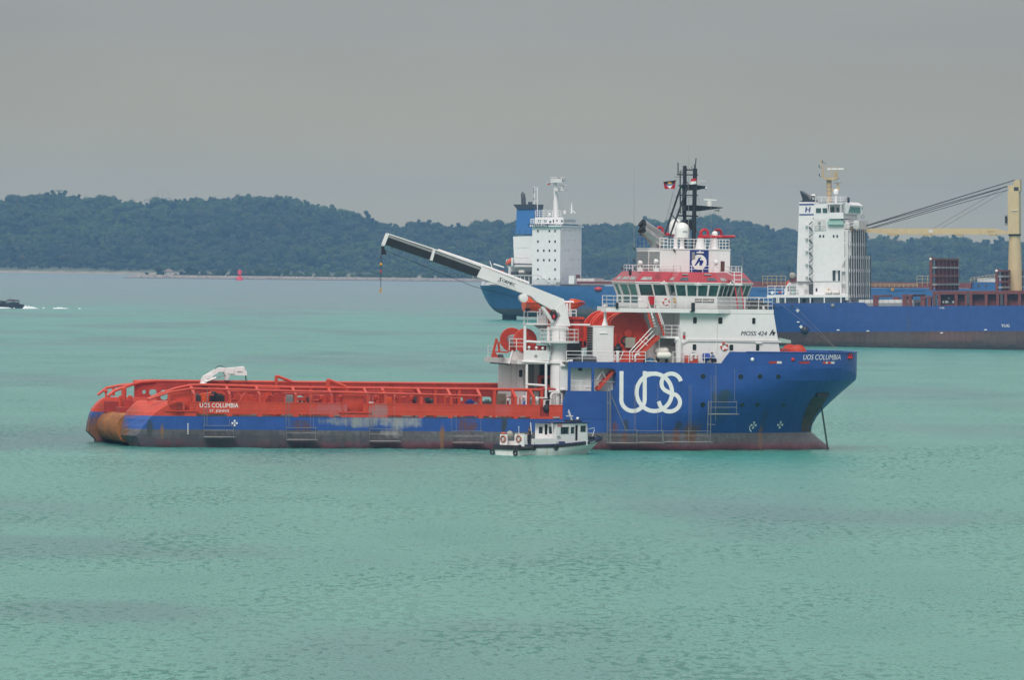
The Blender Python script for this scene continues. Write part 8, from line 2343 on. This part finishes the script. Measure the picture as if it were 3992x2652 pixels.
    m = MB(); m.ball(F.q(zb(285, 1240), v=-8), .8, 10, 6, .9); m.build('net_bundle', M['canvas'], s); bxp(F, zb, 262, 1255, 325, 1305, -8, -5, 'net_rack', M['maroon'], s)
    tubep(F, zb, ((252, 1300), (252, 1140)), -10, .08, 'ensign_staff', M['ink'], s)
    # hatch covers, brown stools, lashing bridges
    for i in range(9): bxp(F, zd, 1320 + i * 70, 352, 1386 + i * 70, 388, V + 1.0, 6, 'hatch_cover', M['offwhite'], s)
    bxp(F, zd, 1320, 389, 1960, 425, V + .9, 6, 'hatch_coaming', M['grey'], s)
    def stool(x0, x1, y0, y1, x2=None):
        bxp(F, zc, x0, y0 + 18, x0 + 42, y1, V + .3, V + 2, 'lashing_leg', M['maroon'], s)
        if x2: bxp(F, zc, x1 - 30, y0 + 18, x1, y1, V + .3, V + 2, 'lashing_leg', M['maroon'], s)
        bxp(F, zc, x0 - 5, y0, x1 + 8, y0 + 17, V + .2, 8, 'lashing_top', M['maroon'], s)
    stool(250, 295, 1100, 1195); stool(505, 588, 1095, 1195, 1); stool(665, 755, 1110, 1195, 1); bxp(F, zc, 422, 1115, 465, 1140, 0, 4, 'lashing_top', M['maroon'], s)
    bxp(F, zc, 770, 1065, 1570, 1090, V + .25, 9, 'coaming_rail', M['maroon'], s); bxp(F, zc, 830, 1095, 1570, 1196, V + 2.2, 9, 'coaming', M['maroon'], s)
    for x in (770, 815, 962, 1050, 1090, 1225, 1325, 1395, 1515): bxp(F, zc, x, 1090, x + 26, 1196, V + .3, V + 1.4, 'coaming_stay', M['maroon'], s)
    for x0, y0 in ((785, 1108), (1068, 1080), (1360, 1090)): bxp(F, zc, x0, y0, x0 + 24, 1185, V + .22, V + .29, 'dark_opening', M['darkgap'], s)
    for x0, y0, x1, y1, mt in ((857, 1150, 870, 1168, 'letter'), (880, 1148, 906, 1168, 'offwhite'), (943, 1150, 957, 1168, 'letter'), (905, 1120, 920, 1132, 'letter'), (825, 1140, 960, 1178, 'darkgap')): bxp(F, zc, x0, y0, x1, y1, V + (2.0 if mt != 'darkgap' else 2.1), V + 2.15, 'coaming_sign', M[mt], s)
    for xs_0, xs_1, y0, y1, n, yt in ((775, 990, 765, 1060, 6, 20), (1350, 1552, 868, 1060, 6, 15)):
        ul = F.q(zc(xs_0 + 15, 900), v=V + .5).x
        m = MB(); t, b = F.q(zc(xs_0, y0), v=V + .5).z, F.q(zc(xs_0, y1), v=V + .5).z; m.box(ul - 1.2, V + .4, b, ul - .6, V + 2.2, t); m.build('lashing_wall', M['maroon'], s)
        for i in range(n):
            x = xs_0 + 40 + (xs_1 - xs_0 - 45) * i / (n - 1); p = F.q(zc(x, 1000), u=ul)
            m = MB(); m.box(ul - .5, p.y - .55, b, ul + .3, p.y + .55, t - .5); m.build('lashing_post', M['maroon'], s)
            if i: m = MB(); m.box(ul - .2, p.y - 2.0, b, ul, p.y - 1.7, t - 4.5); m.build('lashing_rod', M['maroon'], s)
        for k in range(4):
            zz = t - .4 - (t - b) * k / 4; pe = F.q(zc(xs_1, 1000), u=ul).y; m = MB(); m.box(ul - .6, V + .5, zz - .3, ul + .4, pe, zz + .12); m.build('lashing_walkway', M['maroon'] if k == 0 else M['grey'] if k % 2 else M['maroon'], s)
        m = MB(); m.ball((ul - .9, V + .3, t - .5), .3, 8, 6); m.build('deck_lamp', M['letter'], s)
    # cream deck crane
    c = empty('deck_crane', (0, 0, 0), None, s); v = 3.0
    P = lambda x, y: F.q(zc(x, y), v=v)
    r1 = (P(1535, 400).x - P(1437, 400).x) / 2; xc = P(1486, 400).x
    hts = [P(1486, y).z for y in (1060, 820, 700, 600, 580, 566, 190, 140)]
    m = MB(); m.lathe((xc, v, 0), [(r1 * 1.25, hts[0]), (r1 * 1.2, hts[1]), (r1 * 1.12, hts[2]), (r1 * 1.0, hts[3]), (r1 * 1.0, hts[4])], 24); m.build('pedestal', M['cream'], c, True)
    m = MB(); m.lathe((xc, v, 0), [(r1 * 1.14, hts[4]), (r1 * 1.14, hts[5])], 24); m.build('slew_ring', M['ink'], c)
    m = MB(); m.box(xc - r1, v - 1.9, hts[5], xc + r1 * .95, v + 1.9, hts[6]); m.build('crane_tower', M['cream'], c)
    poly_prism(F, zc, ((1425, 140), (1478, 138), (1480, 100), (1530, 86), (1533, 190), (1437, 190)), v - 1.6, v + 1.6, 'crane_head', M['cream'], c); bxp(F, zc, 1480, 155, 1520, 188, v - 1.7, v - 1.61, 'head_window', M['ink'], c)
    m = MB(); m.prism([F.uw(zc(*p), v) for p in ((190, 522), (240, 517), (1310, 517), (1470, 550), (1470, 566), (1310, 570), (390, 568), (190, 550))], v - .9, v + .9); m.build('jib', M['cream'], c)
    for x0, x1 in ((385, 465), (675, 755), (965, 1030), (1260, 1325)): bxp(F, zc, x0, 568, x1, 580, v - .8, v + .8, 'jib_foot', M['cream'], c)
    bxp(F, zc, 735, 528, 772, 552, v - .95, v - .91, 'jib_plate', M['offwhite'], c); bxp(F, zc, 1245, 535, 1315, 548, v - .95, v - .91, 'jib_lettering', M['buff'], c)
    bxp(F, zc, 1398, 398, 1432, 490, v - 1.6, v - .2, 'cab', M['grey'], c); bxp(F, zc, 1403, 410, 1422, 470, v - 1.7, v - 1.61, 'cab_window', M['glassdark'], c); bxp(F, zc, 1428, 390, 1440, 510, v - 1.2, v, 'cab_bracket', M['cream'], c)
    bxp(F, zc, 1462, 358, 1510, 363, v - 2.1, v - 1.91, 'tower_lamp', M['offwhite'], c)
    for (x0, y0), (x1, y1), rr_ in (((130, 508), (1490, 92), .08), ((140, 510), (1485, 96), .08), ((200, 520), (1425, 150), .1), ((150, 508), (1425, 146), .08), ((240, 517), (1425, 180), .08), ((200, 520), (1425, 152), .05), ((780, 515), (1370, 170), .035), ((848, 513), (1425, 180), .035)): tubep(F, zc, ((x0, y0), (x1, y1)), v - .4, rr_, 'crane_wire', M['darksteel'], c, 5)
ship_box()

# ==================================================================== people
def person(F, p, yaw, label, shirt, pose='stand', s=1.0):
    """skin-grown body in the vessel's frame; p is the ground point between the feet"""
    root = empty('person', F.O + F.R @ Vector(p), (0, 0, F.R.to_euler().z + yaw)); root.scale = (s, s, s)
    tag(root, label, 'person')
    if pose == 'stand':
        J = dict(pel=(0, 0, .95), wst=(.01, 0, 1.12), chs=(.02, 0, 1.36), nck=(.02, 0, 1.5), hd=(.04, 0, 1.62), top=(.04, 0, 1.72),
                 hl=(0, .1, .9), kl=(.05, .11, .5), al=(0, .11, .08), tl=(.16, .12, .03), hr=(0, -.1, .9), kr=(.03, -.11, .5), ar=(-.03, -.11, .08), tr=(.13, -.12, .03),
                 sl=(.02, .19, 1.44), el=(-.05, .25, 1.17), wl=(.1, .24, .95), sr=(.02, -.19, 1.44), er=(-.02, -.25, 1.17), wr=(.14, -.23, .98))
    else:
        J = dict(pel=(-.12, 0, .32), wst=(-.06, 0, .5), chs=(.08, 0, .72), nck=(.14, 0, .86), hd=(.2, 0, .97), top=(.21, 0, 1.07),
                 hl=(-.1, .1, .3), kl=(.28, .18, .5), al=(.1, .16, .08), tl=(.26, .17, .03), hr=(-.1, -.1, .3), kr=(.28, -.18, .5), ar=(.1, -.16, .08), tr=(.26, -.17, .03),
                 sl=(.08, .19, .8), el=(.2, .27, .58), wl=(.38, .2, .52), sr=(.08, -.19, .8), er=(.2, -.27, .58), wr=(.38, -.2, .52))
    Rd = dict(pel=.15, wst=.14, chs=.165, nck=.065, hd=.1, top=.085, hl=.1, kl=.065, al=.045, tl=.035, hr=.1, kr=.065, ar=.045, tr=.035, sl=.07, el=.048, wl=.034, sr=.07, er=.048, wr=.034)
    Ed = ['pel-wst', 'wst-chs', 'chs-nck', 'nck-hd', 'hd-top', 'pel-hl', 'hl-kl', 'kl-al', 'al-tl', 'pel-hr', 'hr-kr', 'kr-ar', 'ar-tr', 'chs-sl', 'sl-el', 'el-wl', 'chs-sr', 'sr-er', 'er-wr']
    for sd in 'lr':
        w_ = Vector(J['w' + sd]); d = (w_ - Vector(J['e' + sd])).normalized(); x = Vector((0, 1 if sd == 'l' else -1, 0)).cross(d).normalized()
        J['m' + sd] = tuple(w_ + d * .06); Rd['m' + sd] = .032; Ed.append('w%s-m%s' % (sd, sd))
        for i, (o, ln) in enumerate(((-.03, .075), (-.01, .09), (.01, .085), (.03, .065))):
            a = 'f%d%s' % (i, sd); J[a] = tuple(w_ + d * (.08 + ln) + x * o * 1.3); Rd[a] = .009; Ed.append('m%s-%s' % (sd, a))
        a = 't%dm%s' % (0, sd); J[a] = tuple(w_ + d * .07 + x * .055); Rd[a] = .01; Ed.append('w%s-%s' % (sd, a))
    def skin(keys, edges, rad, name, mat, grow=0.0, rootk=None):
        ks = list(keys); me = bpy.data.meshes.new(name)
        me.from_pydata([J[k] for k in ks], [tuple(ks.index(t) for t in e.split('-')) for e in edges], [])
        o = bpy.data.objects.new(name, me); COL.objects.link(o)
        md = o.modifiers.new('skin', 'SKIN'); md.use_smooth_shade = True
        for i, k in enumerate(ks):
            v = me.skin_vertices[0].data[i]; v.radius = (rad[k] + grow, rad[k] + grow); v.use_root = (k == (rootk or ks[0]))
        o.modifiers.new('sub', 'SUBSURF').levels = 1; o.modifiers['sub'].render_levels = 1
        dg = bpy.context.evaluated_depsgraph_get(); m2 = bpy.data.meshes.new_from_object(o.evaluated_get(dg))
        bpy.data.objects.remove(o); bpy.data.meshes.remove(me)
        m2.materials.clear(); m2.materials.append(mat)
        return link(bpy.data.objects.new(name, m2), root)
    skin(J.keys(), Ed, Rd, 'body', M['skin'], 0, 'pel')
    skin(('wst', 'pel', 'chs', 'sl', 'el', 'sr', 'er'), ['pel-wst', 'wst-chs', 'chs-sl', 'sl-el', 'chs-sr', 'sr-er'], Rd, 'shirt', shirt, .016)
    skin(('pel', 'hl', 'kl', 'al', 'hr', 'kr', 'ar'), ['pel-hl', 'hl-kl', 'kl-al', 'pel-hr', 'hr-kr', 'kr-ar'], Rd, 'trousers', M['cloth_dark'], .018)
    h = Vector(J['hd'])
    m = MB(); m.ball(h + Vector((-.012, 0, .03)), .118, 12, 8, 1.05, -.25); m.build('hair', M['ink'], root, True)
    m = MB(); m.ball(h + Vector((.1, 0, -.01)), .018, 6, 5); m.build('nose', M['skin'], root)
    for y in (-.035, .035): m = MB(); m.ball(h + Vector((.092, y, .02)), .012, 6, 5); m.build('eye', M['ink'], root)
    for y in (-.1, .1): m = MB(); m.ball(h + Vector((0, y, 0)), .026, 6, 5, 1.3); m.build('ear', M['skin'], root)
    m = MB(); m.bar(h + Vector((.093, -.025, -.05)), h + Vector((.093, .025, -.05)), .012); m.build('mouth', M['monitor'], root)

_w = q(z5(2065, 375), v=-7.7)
person(T, (_w.x, -7.7, 8.47), 2.6, 'person in light blue crouching on deck behind the blue bulwark', M['cloth_blue'], 'crouch')

# ==================================================================== the white launch alongside
def launch():
    P0 = water(z4(690, 702))
    yaw = math.radians(50)
    hb = 1.55
    F = Frame(P0 + Vector((-math.sin(yaw), math.cos(yaw), 0)) * hb, yaw)
    s = frame_empty('launch', F); tag(s, 'small white launch with a dark blue gunwale beside the blue ship', 'boat')
    S = lambda x, y, v=-hb: F.q(z4(x, y), v=v)
    # sheer: height of the gunwale along the side
    bowp = F.q(z4(1945, 425), v=0); wl = F.q(z4(1700, 640), v=0)
    Lb = bowp.x; sh0 = F.q(z4(690, 545), v=-hb).z
    shz = lambda t: sh0 + (bowp.z - sh0) * max(0, (t - .25) / .75) ** 1.9
    def half(t, k): return hb * min(1.0, (1 - max(0, (t - .42) / .58) ** (2.4 if k > .5 else 1.6)) * (.92 + .08 * min(1, t * 4)))
    n = 26; levels = (-.4, -.1, .3, .6, .85, 1.0)
    m = MB(); rows = []
    for k in levels:
        r = []
        for i in range(n + 1):
            t = i / n; stem = wl.x + (Lb - wl.x) * max(0.0, k) ** .8 if k > 0 else wl.x - .8 * abs(k)
            r.append((stem * t, -half(t, k) * (1.0 if k > .2 else .9 + .2 * max(0, k)), shz(t) * k if k > 0 else k))
        rows.append(r)
    N_ = n + 1
    m.add([p for r in rows for p in r], [(j * N_ + i, j * N_ + i + 1, (j + 1) * N_ + i + 1, (j + 1) * N_ + i) for j in range(len(levels) - 1) for i in range(n)])
    m.mirror(); kk = N_ * len(levels)
    m.f += [(j * N_, (j + 1) * N_, kk + (j + 1) * N_, kk + j * N_) for j in range(len(levels) - 1)]
    hm = paint('launch_hull_white', (.74, .745, .72), .45, .06, (.34, .24, .14), .45)
    m.build('hull', hm, s, True)
    top = rows[-1]
    d = MB(); d.add([(u, v, z - .12) for u, v, z in top] + [(u, -v, z - .12) for u, v, z in top], [(i, i + 1, N_ + i + 1, N_ + i) for i in range(n)]); d.build('deck', M['offwhite'], s)
    # broad dark rubbing strake and blue rim
    def strake(name, z0, z1, off, mt, i0=0):
        for sg in (-1, 1):
            g = MB(); vs = []
            for u, v, z in top[i0:]: vs += [(u + off * .3, sg * (abs(v) + off), z + z0), (u + off * .3, sg * (abs(v) + off), z + z1), (u, sg * max(0, abs(v) - .1), z + z1), (u, sg * max(0, abs(v) - .1), z + z0)]
            k = len(top) - i0
            g.add(vs, [(i * 4 + j, (i + 1) * 4 + j, (i + 1) * 4 + (j + 1) % 4, i * 4 + (j + 1) % 4) for i in range(k - 1) for j in range(4)] + [(0, 1, 2, 3)]); g.build(name, M[mt], s, True)
    strake('rubbing_strake', -.26, .0, .06, 'rubber'); strake('gunwale', .004, .08, .05, 'boatblue')
    g = MB(); g.box(-.14, -hb - .06, sh0 - .42, -.004, hb + .06, sh0 + .02); g.build('stern_fender', M['rubber'], s)
    g = MB(); g.tube([(.0, -hb - .12, sh0 - .25), (1.6, -hb - .12, sh0 - .25)], .2, 10); g.build('stern_fender', M['rubber'], s, True)
    def tyre(u, v, z, ax):
        t = MB(); t.torus((0, 0, 0), .2, .085, ax, 20, 8); r_ = empty('tyre', F.O + F.R @ Vector((u, v, z)), F.R.to_euler()); t.build('tread', M['rubber'], r_, True); c = MB(); c.tube([(0, 0, .2), (0, 0, .5)], .02, 5); c.build('rope', M['rope'], r_); return r_
    for x, y, lb in ((905, 575, 'black tyre fender on the side of the white launch, nearer its stern'), (1240, 575, 'black tyre fender hanging at the middle of the white launch side')):
        p = S(x, y); tag(tyre(p.x, -half(p.x / Lb, .8) - .14, p.z, 'y'), lb, 'tyre fender')
    for x, y, lb in ((272, 645, 'small black fender at the far corner of the white launch stern'), (625, 655, 'small black fender at the near corner of the white launch stern')):
        p = F.q(z4(x, y), u=-.1); tag(tyre(-.1, p.y, p.z, 'x'), lb, 'tyre fender')
    # cabin: aft part lower, fore part with wheelhouse windows
    vc = -1.28
    C = lambda x, y, v=vc: F.q(z4(x, y), v=v)
    ua = C(1250, 400).x; uf = C(1735, 400).x - .12; zt = C(1300, 210).z; zd_ = sh0 - .1
    def wall(A, Bp, ops, nrm, nm):
        A, Bp = Vector(A), Vector(Bp)
        W_ = [(A.x, A.y, zd_), (Bp.x, Bp.y, zd_), (Bp.x, Bp.y, zt), (A.x, A.y, zt)]
        w = MB(); w.panel(*W_, ops, .06, nrm); o = w.build(nm, M['white'], s, fix=False)
        return W_, o
    def ops_side(boxes): return [((C(a, b).x - ua) / (uf - ua), (C(a, d).z - zd_) / (zt - zd_), (C(c, b).x - ua) / (uf - ua), (C(c, b).z - zd_) / (zt - zd_)) for a, b, c, d in boxes]
    osd = ops_side(((1325, 262, 1445, 362), (1480, 260, 1530, 355), (1547, 228, 1590, 468), (1628, 242, 1708, 330)))
    W_, cab = wall((ua, vc, 0), (uf, vc, 0), osd, (0, -1, 0), 'cabin')
    for i, o in enumerate(osd): pane(*W_, o, .05 if i != 2 else .3, 'window' if i != 2 else 'doorway_shade', M['glassdark'] if i != 2 else M['darkgap'], cab, (0, -1, 0))  # third pane is a dark sheet in place of the shade behind the opening
    for i, o in enumerate(osd):
        if i == 2: continue
        f = MB(); u0, u1, w0, w1 = ua + o[0] * (uf - ua), ua + o[2] * (uf - ua), zd_ + o[1] * (zt - zd_), zd_ + o[3] * (zt - zd_)
        for b in ((u0 - .03, w0 - .03, u1 + .03, w0), (u0 - .03, w1, u1 + .03, w1 + .03), (u0 - .03, w0, u0, w1), (u1, w0, u1 + .03, w1)): f.box(b[0], vc - .02, b[1], b[2], vc - .003, b[3])
        if i == 0: f.box((u0 + u1) / 2 - .02, vc - .01, w0, (u0 + u1) / 2 + .02, vc + .05, w1)
        f.build('window_frame', M['black'], cab)
    # aft wall of the cabin
    A = lambda x, y: F.q(z4(x, y), u=ua)
    oa = [((A(a, b).y - 1.28) / (vc - 1.28), (A(a, d).z - zd_) / (zt - zd_), (A(c, b).y - 1.28) / (vc - 1.28), (A(c, b).z - zd_) / (zt - zd_)) for a, b, c, d in ((985, 255, 1045, 358), (1075, 218, 1118, 375), (1140, 255, 1210, 362))]
    oa = [tuple(min(.99, max(.01, x)) for x in (min(o[0], o[2]), o[1], max(o[0], o[2]), o[3])) for o in oa]
    W2, aw = wall((ua, 1.28, 0), (ua, vc, 0), oa, (-1, 0, 0), 'aft_wall')
    for i, o in enumerate(oa): pane(*W2, o, .05 if i != 1 else .25, 'window' if i != 1 else 'doorway_shade', M['glassdark'], aw, (-1, 0, 0))  # middle dark pane stands in for the shade inside the doorway
    w = MB(); w.box(ua + .3, 1.2, zd_, uf, 1.28, zt); w.quad((uf, vc, zd_), (uf, 1.28, zd_), (uf + .1, 1.28, zd_ + .5), (uf + .1, vc, zd_ + .5)); w.build('port_wall', M['white'], cab)
    w = MB(); w.loft([(uf + .001, vc, zd_), (uf + .001, 1.28, zd_), (uf + .001, 1.28, zt), (uf + .001, vc, zt)], [(uf + .35, vc + .1, zd_), (uf + .35, 1.18, zd_), (uf + .12, 1.18, zt), (uf + .12, vc + .1, zt)]); w.build('front_wall', M['white'], cab)
    ra = ua - .75
    rf = MB(); rf.loft([(ra, -1.4, zt + .14), (ra, 1.4, zt + .14), (ra, 1.4, zt + .2), (ra, -1.4, zt + .2)], [(uf + .3, -1.42, zt + .003), (uf + .3, 1.42, zt + .003), (uf + .3, 1.42, zt + .1), (uf + .3, -1.42, zt + .1)]); ro = rf.build('roof', M['boatblue'], s)
    for v in (-1.3, 1.3):
        p = MB(); p.tube([(ra + .1, v, zt + .12), (ra + .25, v, zd_ + .9)], .05, 8); p.build('roof_post', M['white'], s)
    p = MB(); a = C(1600, 150); p.box(a.x, -.9, zt + .1, a.x + .9, .5, zt + .28); p.build('roof_locker', M['black'], ro)
    mm = MB(); a, b = C(1500, 180, -.2), C(1445, 20, -.2); mm.bar(a, b, .16, .1); mm.bar(C(1410, 88, -.2), C(1508, 90, -.2), .09); mm.ball(b + Vector((0, 0, .1)), .06, 8, 6); mm.build('mast', M['white'], ro)
    f = MB(); c = C(1580, 128, -.5); f.ball(c, .14, 12, 8); f.tube([c, (c.x, c.y, zt + .1)], .03, 6); f.build('roof_lamp', M['radome'], ro, True)
    b_ = MB(); a, e = C(1272, 218), C(1342, 248); b_.box(a.x, vc - .03, e.z, e.x, vc - .004, a.z); sg = b_.build('red_sign', M['monitor'], cab)
    lettering('L4081', ((a.x + e.x) / 2, vc - .036, (a.z + e.z) / 2), (1, 0, 0), (0, 0, 1), (a.z - e.z) * .55, (e.x - a.x) * .8, M['letter'], sg)
    a, e = C(1272, 398), C(1325, 428); lettering('m.', ((a.x + e.x) / 2, vc - .006, (a.z + e.z) / 2), (1, 0, 0), (0, 0, 1), a.z - e.z, e.x - a.x, M['ink'], cab, 0, .03)
    l2 = MB(); e = C(1298, 440); l2.box(e.x - .2, vc - .01, e.z - .02, e.x + .2, vc - .003, e.z + .02); l2.build('print_line', M['grey'], cab)
    # bow number on the strake
    i0 = F.q(z4(1760, 490), v=-.9)
    def onstr(pp): t = min(1, max(0, pp.x / Lb)); return Vector((pp.x, -half(t, 1) - .085, shz(t) - .13 + (pp.z - i0.z)))
    lettering('SC 4001 F', (i0.x + .45, -1, i0.z), (1, 0, 0), (0, 0, 1), .17, 1.25, M['letter'], s, .1, .01, onstr)
    # stern well: white side screens, seats, lifebuoys, rail, engine box
    def scr(x0, y0, x1, y1, nm='side_screen', u0=None):
        a, b = S(x0, y0, -1.4), S(x1, y1, -1.4); m_ = MB(); m_.box(a.x, -1.45, zd_, b.x, -1.36, a.z); m_.build(nm, M['white'], s)
    scr(700, 375, 800, 500); scr(880, 440, 1255, 500)
    for x0, y0, x1 in ((395, 370, 500), (620, 375, 760)):
        a, b = F.q(z4(x0, y0), u=.35), F.q(z4(x1, y0), u=.35); m_ = MB(); m_.box(.3, min(a.y, b.y), zd_, .42, max(a.y, b.y), a.z); m_.build('stern_screen', M['white'], s)
    m_ = MB(); m_.box(.9, -.9, zd_, 2.2, .9, zd_ + .45); m_.build('engine_box', M['offwhite'], s)
    m_ = MB(); c = F.q(z4(540, 370), u=1.2); m_.ball(c, .33, 10, 8, 1.0); m_.build('rope_bag', M['canvas'], s, True); m_ = MB(); c = F.q(z4(445, 350), u=.7); m_.torus((c.x, c.y, c.z), .2, .06, 'z', 16, 6); m_.build('orange_line', M['orange'], s, True)
    r = MB(); rail(r, [F.q(z4(*p), u=.35) for p in ((625, 380), (765, 385))], .12, 1, .5, .025); r.build('stern_rail', M['radome'], s)
    r = MB(); r.tube([F.q(z4(680, 370), u=.4), F.q(z4(680, 258), u=.4)], .022, 6); r.ball(F.q(z4(680, 258), u=.4), .05, 8, 6); r.build('stern_staff', M['radome'], s)
    for x, lb in ((437, 'orange-brown ring buoy with white ties on the far side of the launch stern'), (675, 'orange-brown ring buoy with white ties nearest the launch cabin')):
        c = F.q(z4(x, 440), u=.22); rt = empty('lifebuoy', F.O + F.R @ c, F.R.to_euler()); tag(rt, lb, 'lifebuoy')
        t = MB(); t.torus((0, 0, 0), .27, .07, 'x', 28, 8); t.build('ring', paint('faded_orange', (.36, .10, .045), .6, .2), rt, True)
        t = MB()
        for a in (.5, 2.6, 4.7): t.tube([(-.02, 0, 0), (-.02, .25 * math.cos(a), .25 * math.sin(a))], .025, 5)
        t.build('white_tie', M['letter'], rt)
    # fore rail, anchor gear, side fender, green drum, doorway mat
    r = MB(); f0 = C(1735, 290, -.9); r.tube([f0, C(1835, 272, -.9), C(1838, 300, -.9), C(1810, 400, -.9)], .025, 6); r.tube([C(1730, 350, -.9), C(1812, 352, -.9)], .02, 6); r.build('fore_rail', M['radome'], s)
    m_ = MB(); c = F.q(z4(1770, 425), v=-.3); m_.box(c.x - .4, -.5, c.z - .15, c.x + .5, .3, c.z + .12); m_.tube([F.q(z4(1870, 390), v=0), F.q(z4(1910, 405), v=0), F.q(z4(1965, 420), v=0)], .07, 6); m_.build('anchor_gear', M['black'], s)
    m_ = MB(); c = S(1350, 500); m_.box(c.x - .3, -hb - .02, c.z - .05, c.x + .35, -hb + .2, c.z + .12); m_.build('side_step', M['boatblue'], s)
    m_ = MB(); c = C(945, 465, -1.2); m_.box(c.x - .25, -1.3, zd_, c.x + .2, -1.0, c.z + .12); m_.build('green_crate', paint('green_crate', (.01, .12, .06), .6), s)
    t = MB(); c = S(1110, 640); t.bar((c.x, -hb - .0, .05), (c.x + .06, -hb - .01, c.z + .3), .03, .03); t.build('rust_run', M['buff'], s)
    u_ = F.q(z4(838, 546), v=-1.15)
    person(F, (u_.x, -1.15, u_.z), math.radians(100), 'person in a dark shirt standing in the stern of the white launch', M['cloth_dark'], 'stand')
launch()

# ==================================================================== dark workboat heading out at the left, with its wake
def workboat():
    P0 = water(zg(300, 308))
    F = Frame(P0, 0.10)
    s = frame_empty('workboat', F); tag(s, 'dark workboat with an open canopy speeding away at the left edge', 'boat')
    U = lambda x, y, v=-1.6: F.q(zg(x, y), v=v)
    st = [(-160, 175, 300), (0, 182, 300), (200, 190, 302), (380, 198, 305), (480, 212, 308), (530, 225, 306), (552, 215, 240)]
    vs = []
    for i, (x, yt, yb) in enumerate(st):
        t, b = U(x, yt), U(x, yb); w = 1.6 if i < 6 else 1.45
        vs += [(t.x, -w, t.z), (t.x, -w * .9, max(-.3, b.z - .2) if i < 6 else b.z), (t.x, w * .9, max(-.3, b.z - .2) if i < 6 else b.z), (t.x, w, t.z)]
    m = MB(); k = len(st); m.add(vs, [(i * 4 + j, (i + 1) * 4 + j, (i + 1) * 4 + (j + 1) % 4, i * 4 + (j + 1) % 4) for i in range(k - 1) for j in range(4)] + [(0, 1, 2, 3), tuple((k - 1) * 4 + j for j in range(4))]); m.build('hull', M['boatblack'], s)
    r = MB(); r.prism([(U(*p).x, U(*p).z) for p in ((138, 135), (160, 118), (280, 104), (430, 118), (452, 128), (452, 138), (138, 142))], -1.5, 1.5); r.build('canopy', paint('canopy_maroon', (.09, .03, .04), .7), s)
    for x in (142, 182, 225, 268, 330, 365, 402, 440):
        for v in (-1.45, 1.45):
            p = MB(); p.bar(U(x, 140, -1.45).xz and (U(x, 140, -1.45).x, v, U(x, 140, -1.45).z), (U(x, 140, -1.45).x, v, U(x, 200, -1.45).z), .16); p.build('canopy_post', M['boatblack'], s)
    for x0, y0, x1 in ((290, 150, 335), (205, 178, 300), (340, 178, 440)): 
        a, b = U(x0, y0, -.8), U(x1, 215, -.8); c = MB(); c.box(a.x, -.8, b.z, b.x, .8, a.z); c.build('seat_box', M['boatblack'], s)
    for i, (x, y) in enumerate(((15, 172), (60, 178), (95, 182), (-40, 172))):
        p = U(x, y); t = MB(); t.torus((p.x, -1.5, p.z), .42, .2, 'y', 18, 8); t.build('rim_tyre', M['rubber'], s, True)
    a = MB(); a.tube([U(225, 108, 0), U(225, 45, 0)], .05, 6); a.ball(U(225, 90, 0), .12, 6, 5); a.build('aerial', M['ink'], s)
    # wake
    fm, t, b, N, Lk = newmat('foam'); b.inputs['Base Color'].default_value = (.78, .82, .80, 1); b.inputs['Roughness'].default_value = .9
    def foam(x0, x1, y, h, dep, seed):
        a, c = water(zg(x0, y)), water(zg(x1, y)); n = max(8, int((c.x - a.x) / .25)); rr2 = random.Random(seed); m = MB(); vs, fs = [], []
        for i in range(n + 1):
            tt = i / n; env = math.sin(math.pi * min(1, tt * 1.05 + .08)) ** .6; X_, Y_ = a.x + (c.x - a.x) * tt, a.y + (c.y - a.y) * tt
            nz = .55 + .9 * abs(noise.noise(Vector((X_ * 1.3, seed, 0))))
            for j in range(5):
                f_ = j / 4; vs.append((X_, Y_ + (f_ - .5) * dep * (.6 + .4 * env), h * env * nz * math.sin(math.pi * f_) + .02 - (.15 if j in (0, 4) else 0) + .08 * noise.noise(Vector((X_ * 3, f_ * 5, seed)))))
        fs = [(i * 5 + j, (i + 1) * 5 + j, (i + 1) * 5 + j + 1, i * 5 + j + 1) for i in range(n) for j in range(4)]
        m.add(vs, fs); return m
    w = MB()
    for i, (x0, x1, y, h, dep) in enumerate(((525, 910, 316, .95, 5), (-140, 300, 309, .55, 3), (980, 1040, 306, .2, 2), (1225, 1600, 316, .42, 5), (1800, 1870, 318, .2, 3), (540, 700, 312, .9, 4), (310, 380, 309, .35, 3))):
        f = foam(x0, x1, y, h, dep, i * 3.7); w.add(f.v, f.f)
    o = w.build('wake_foam', fm, None, True); tag(o, 'white wake foam trailing behind the dark workboat', kind='stuff')
workboat()
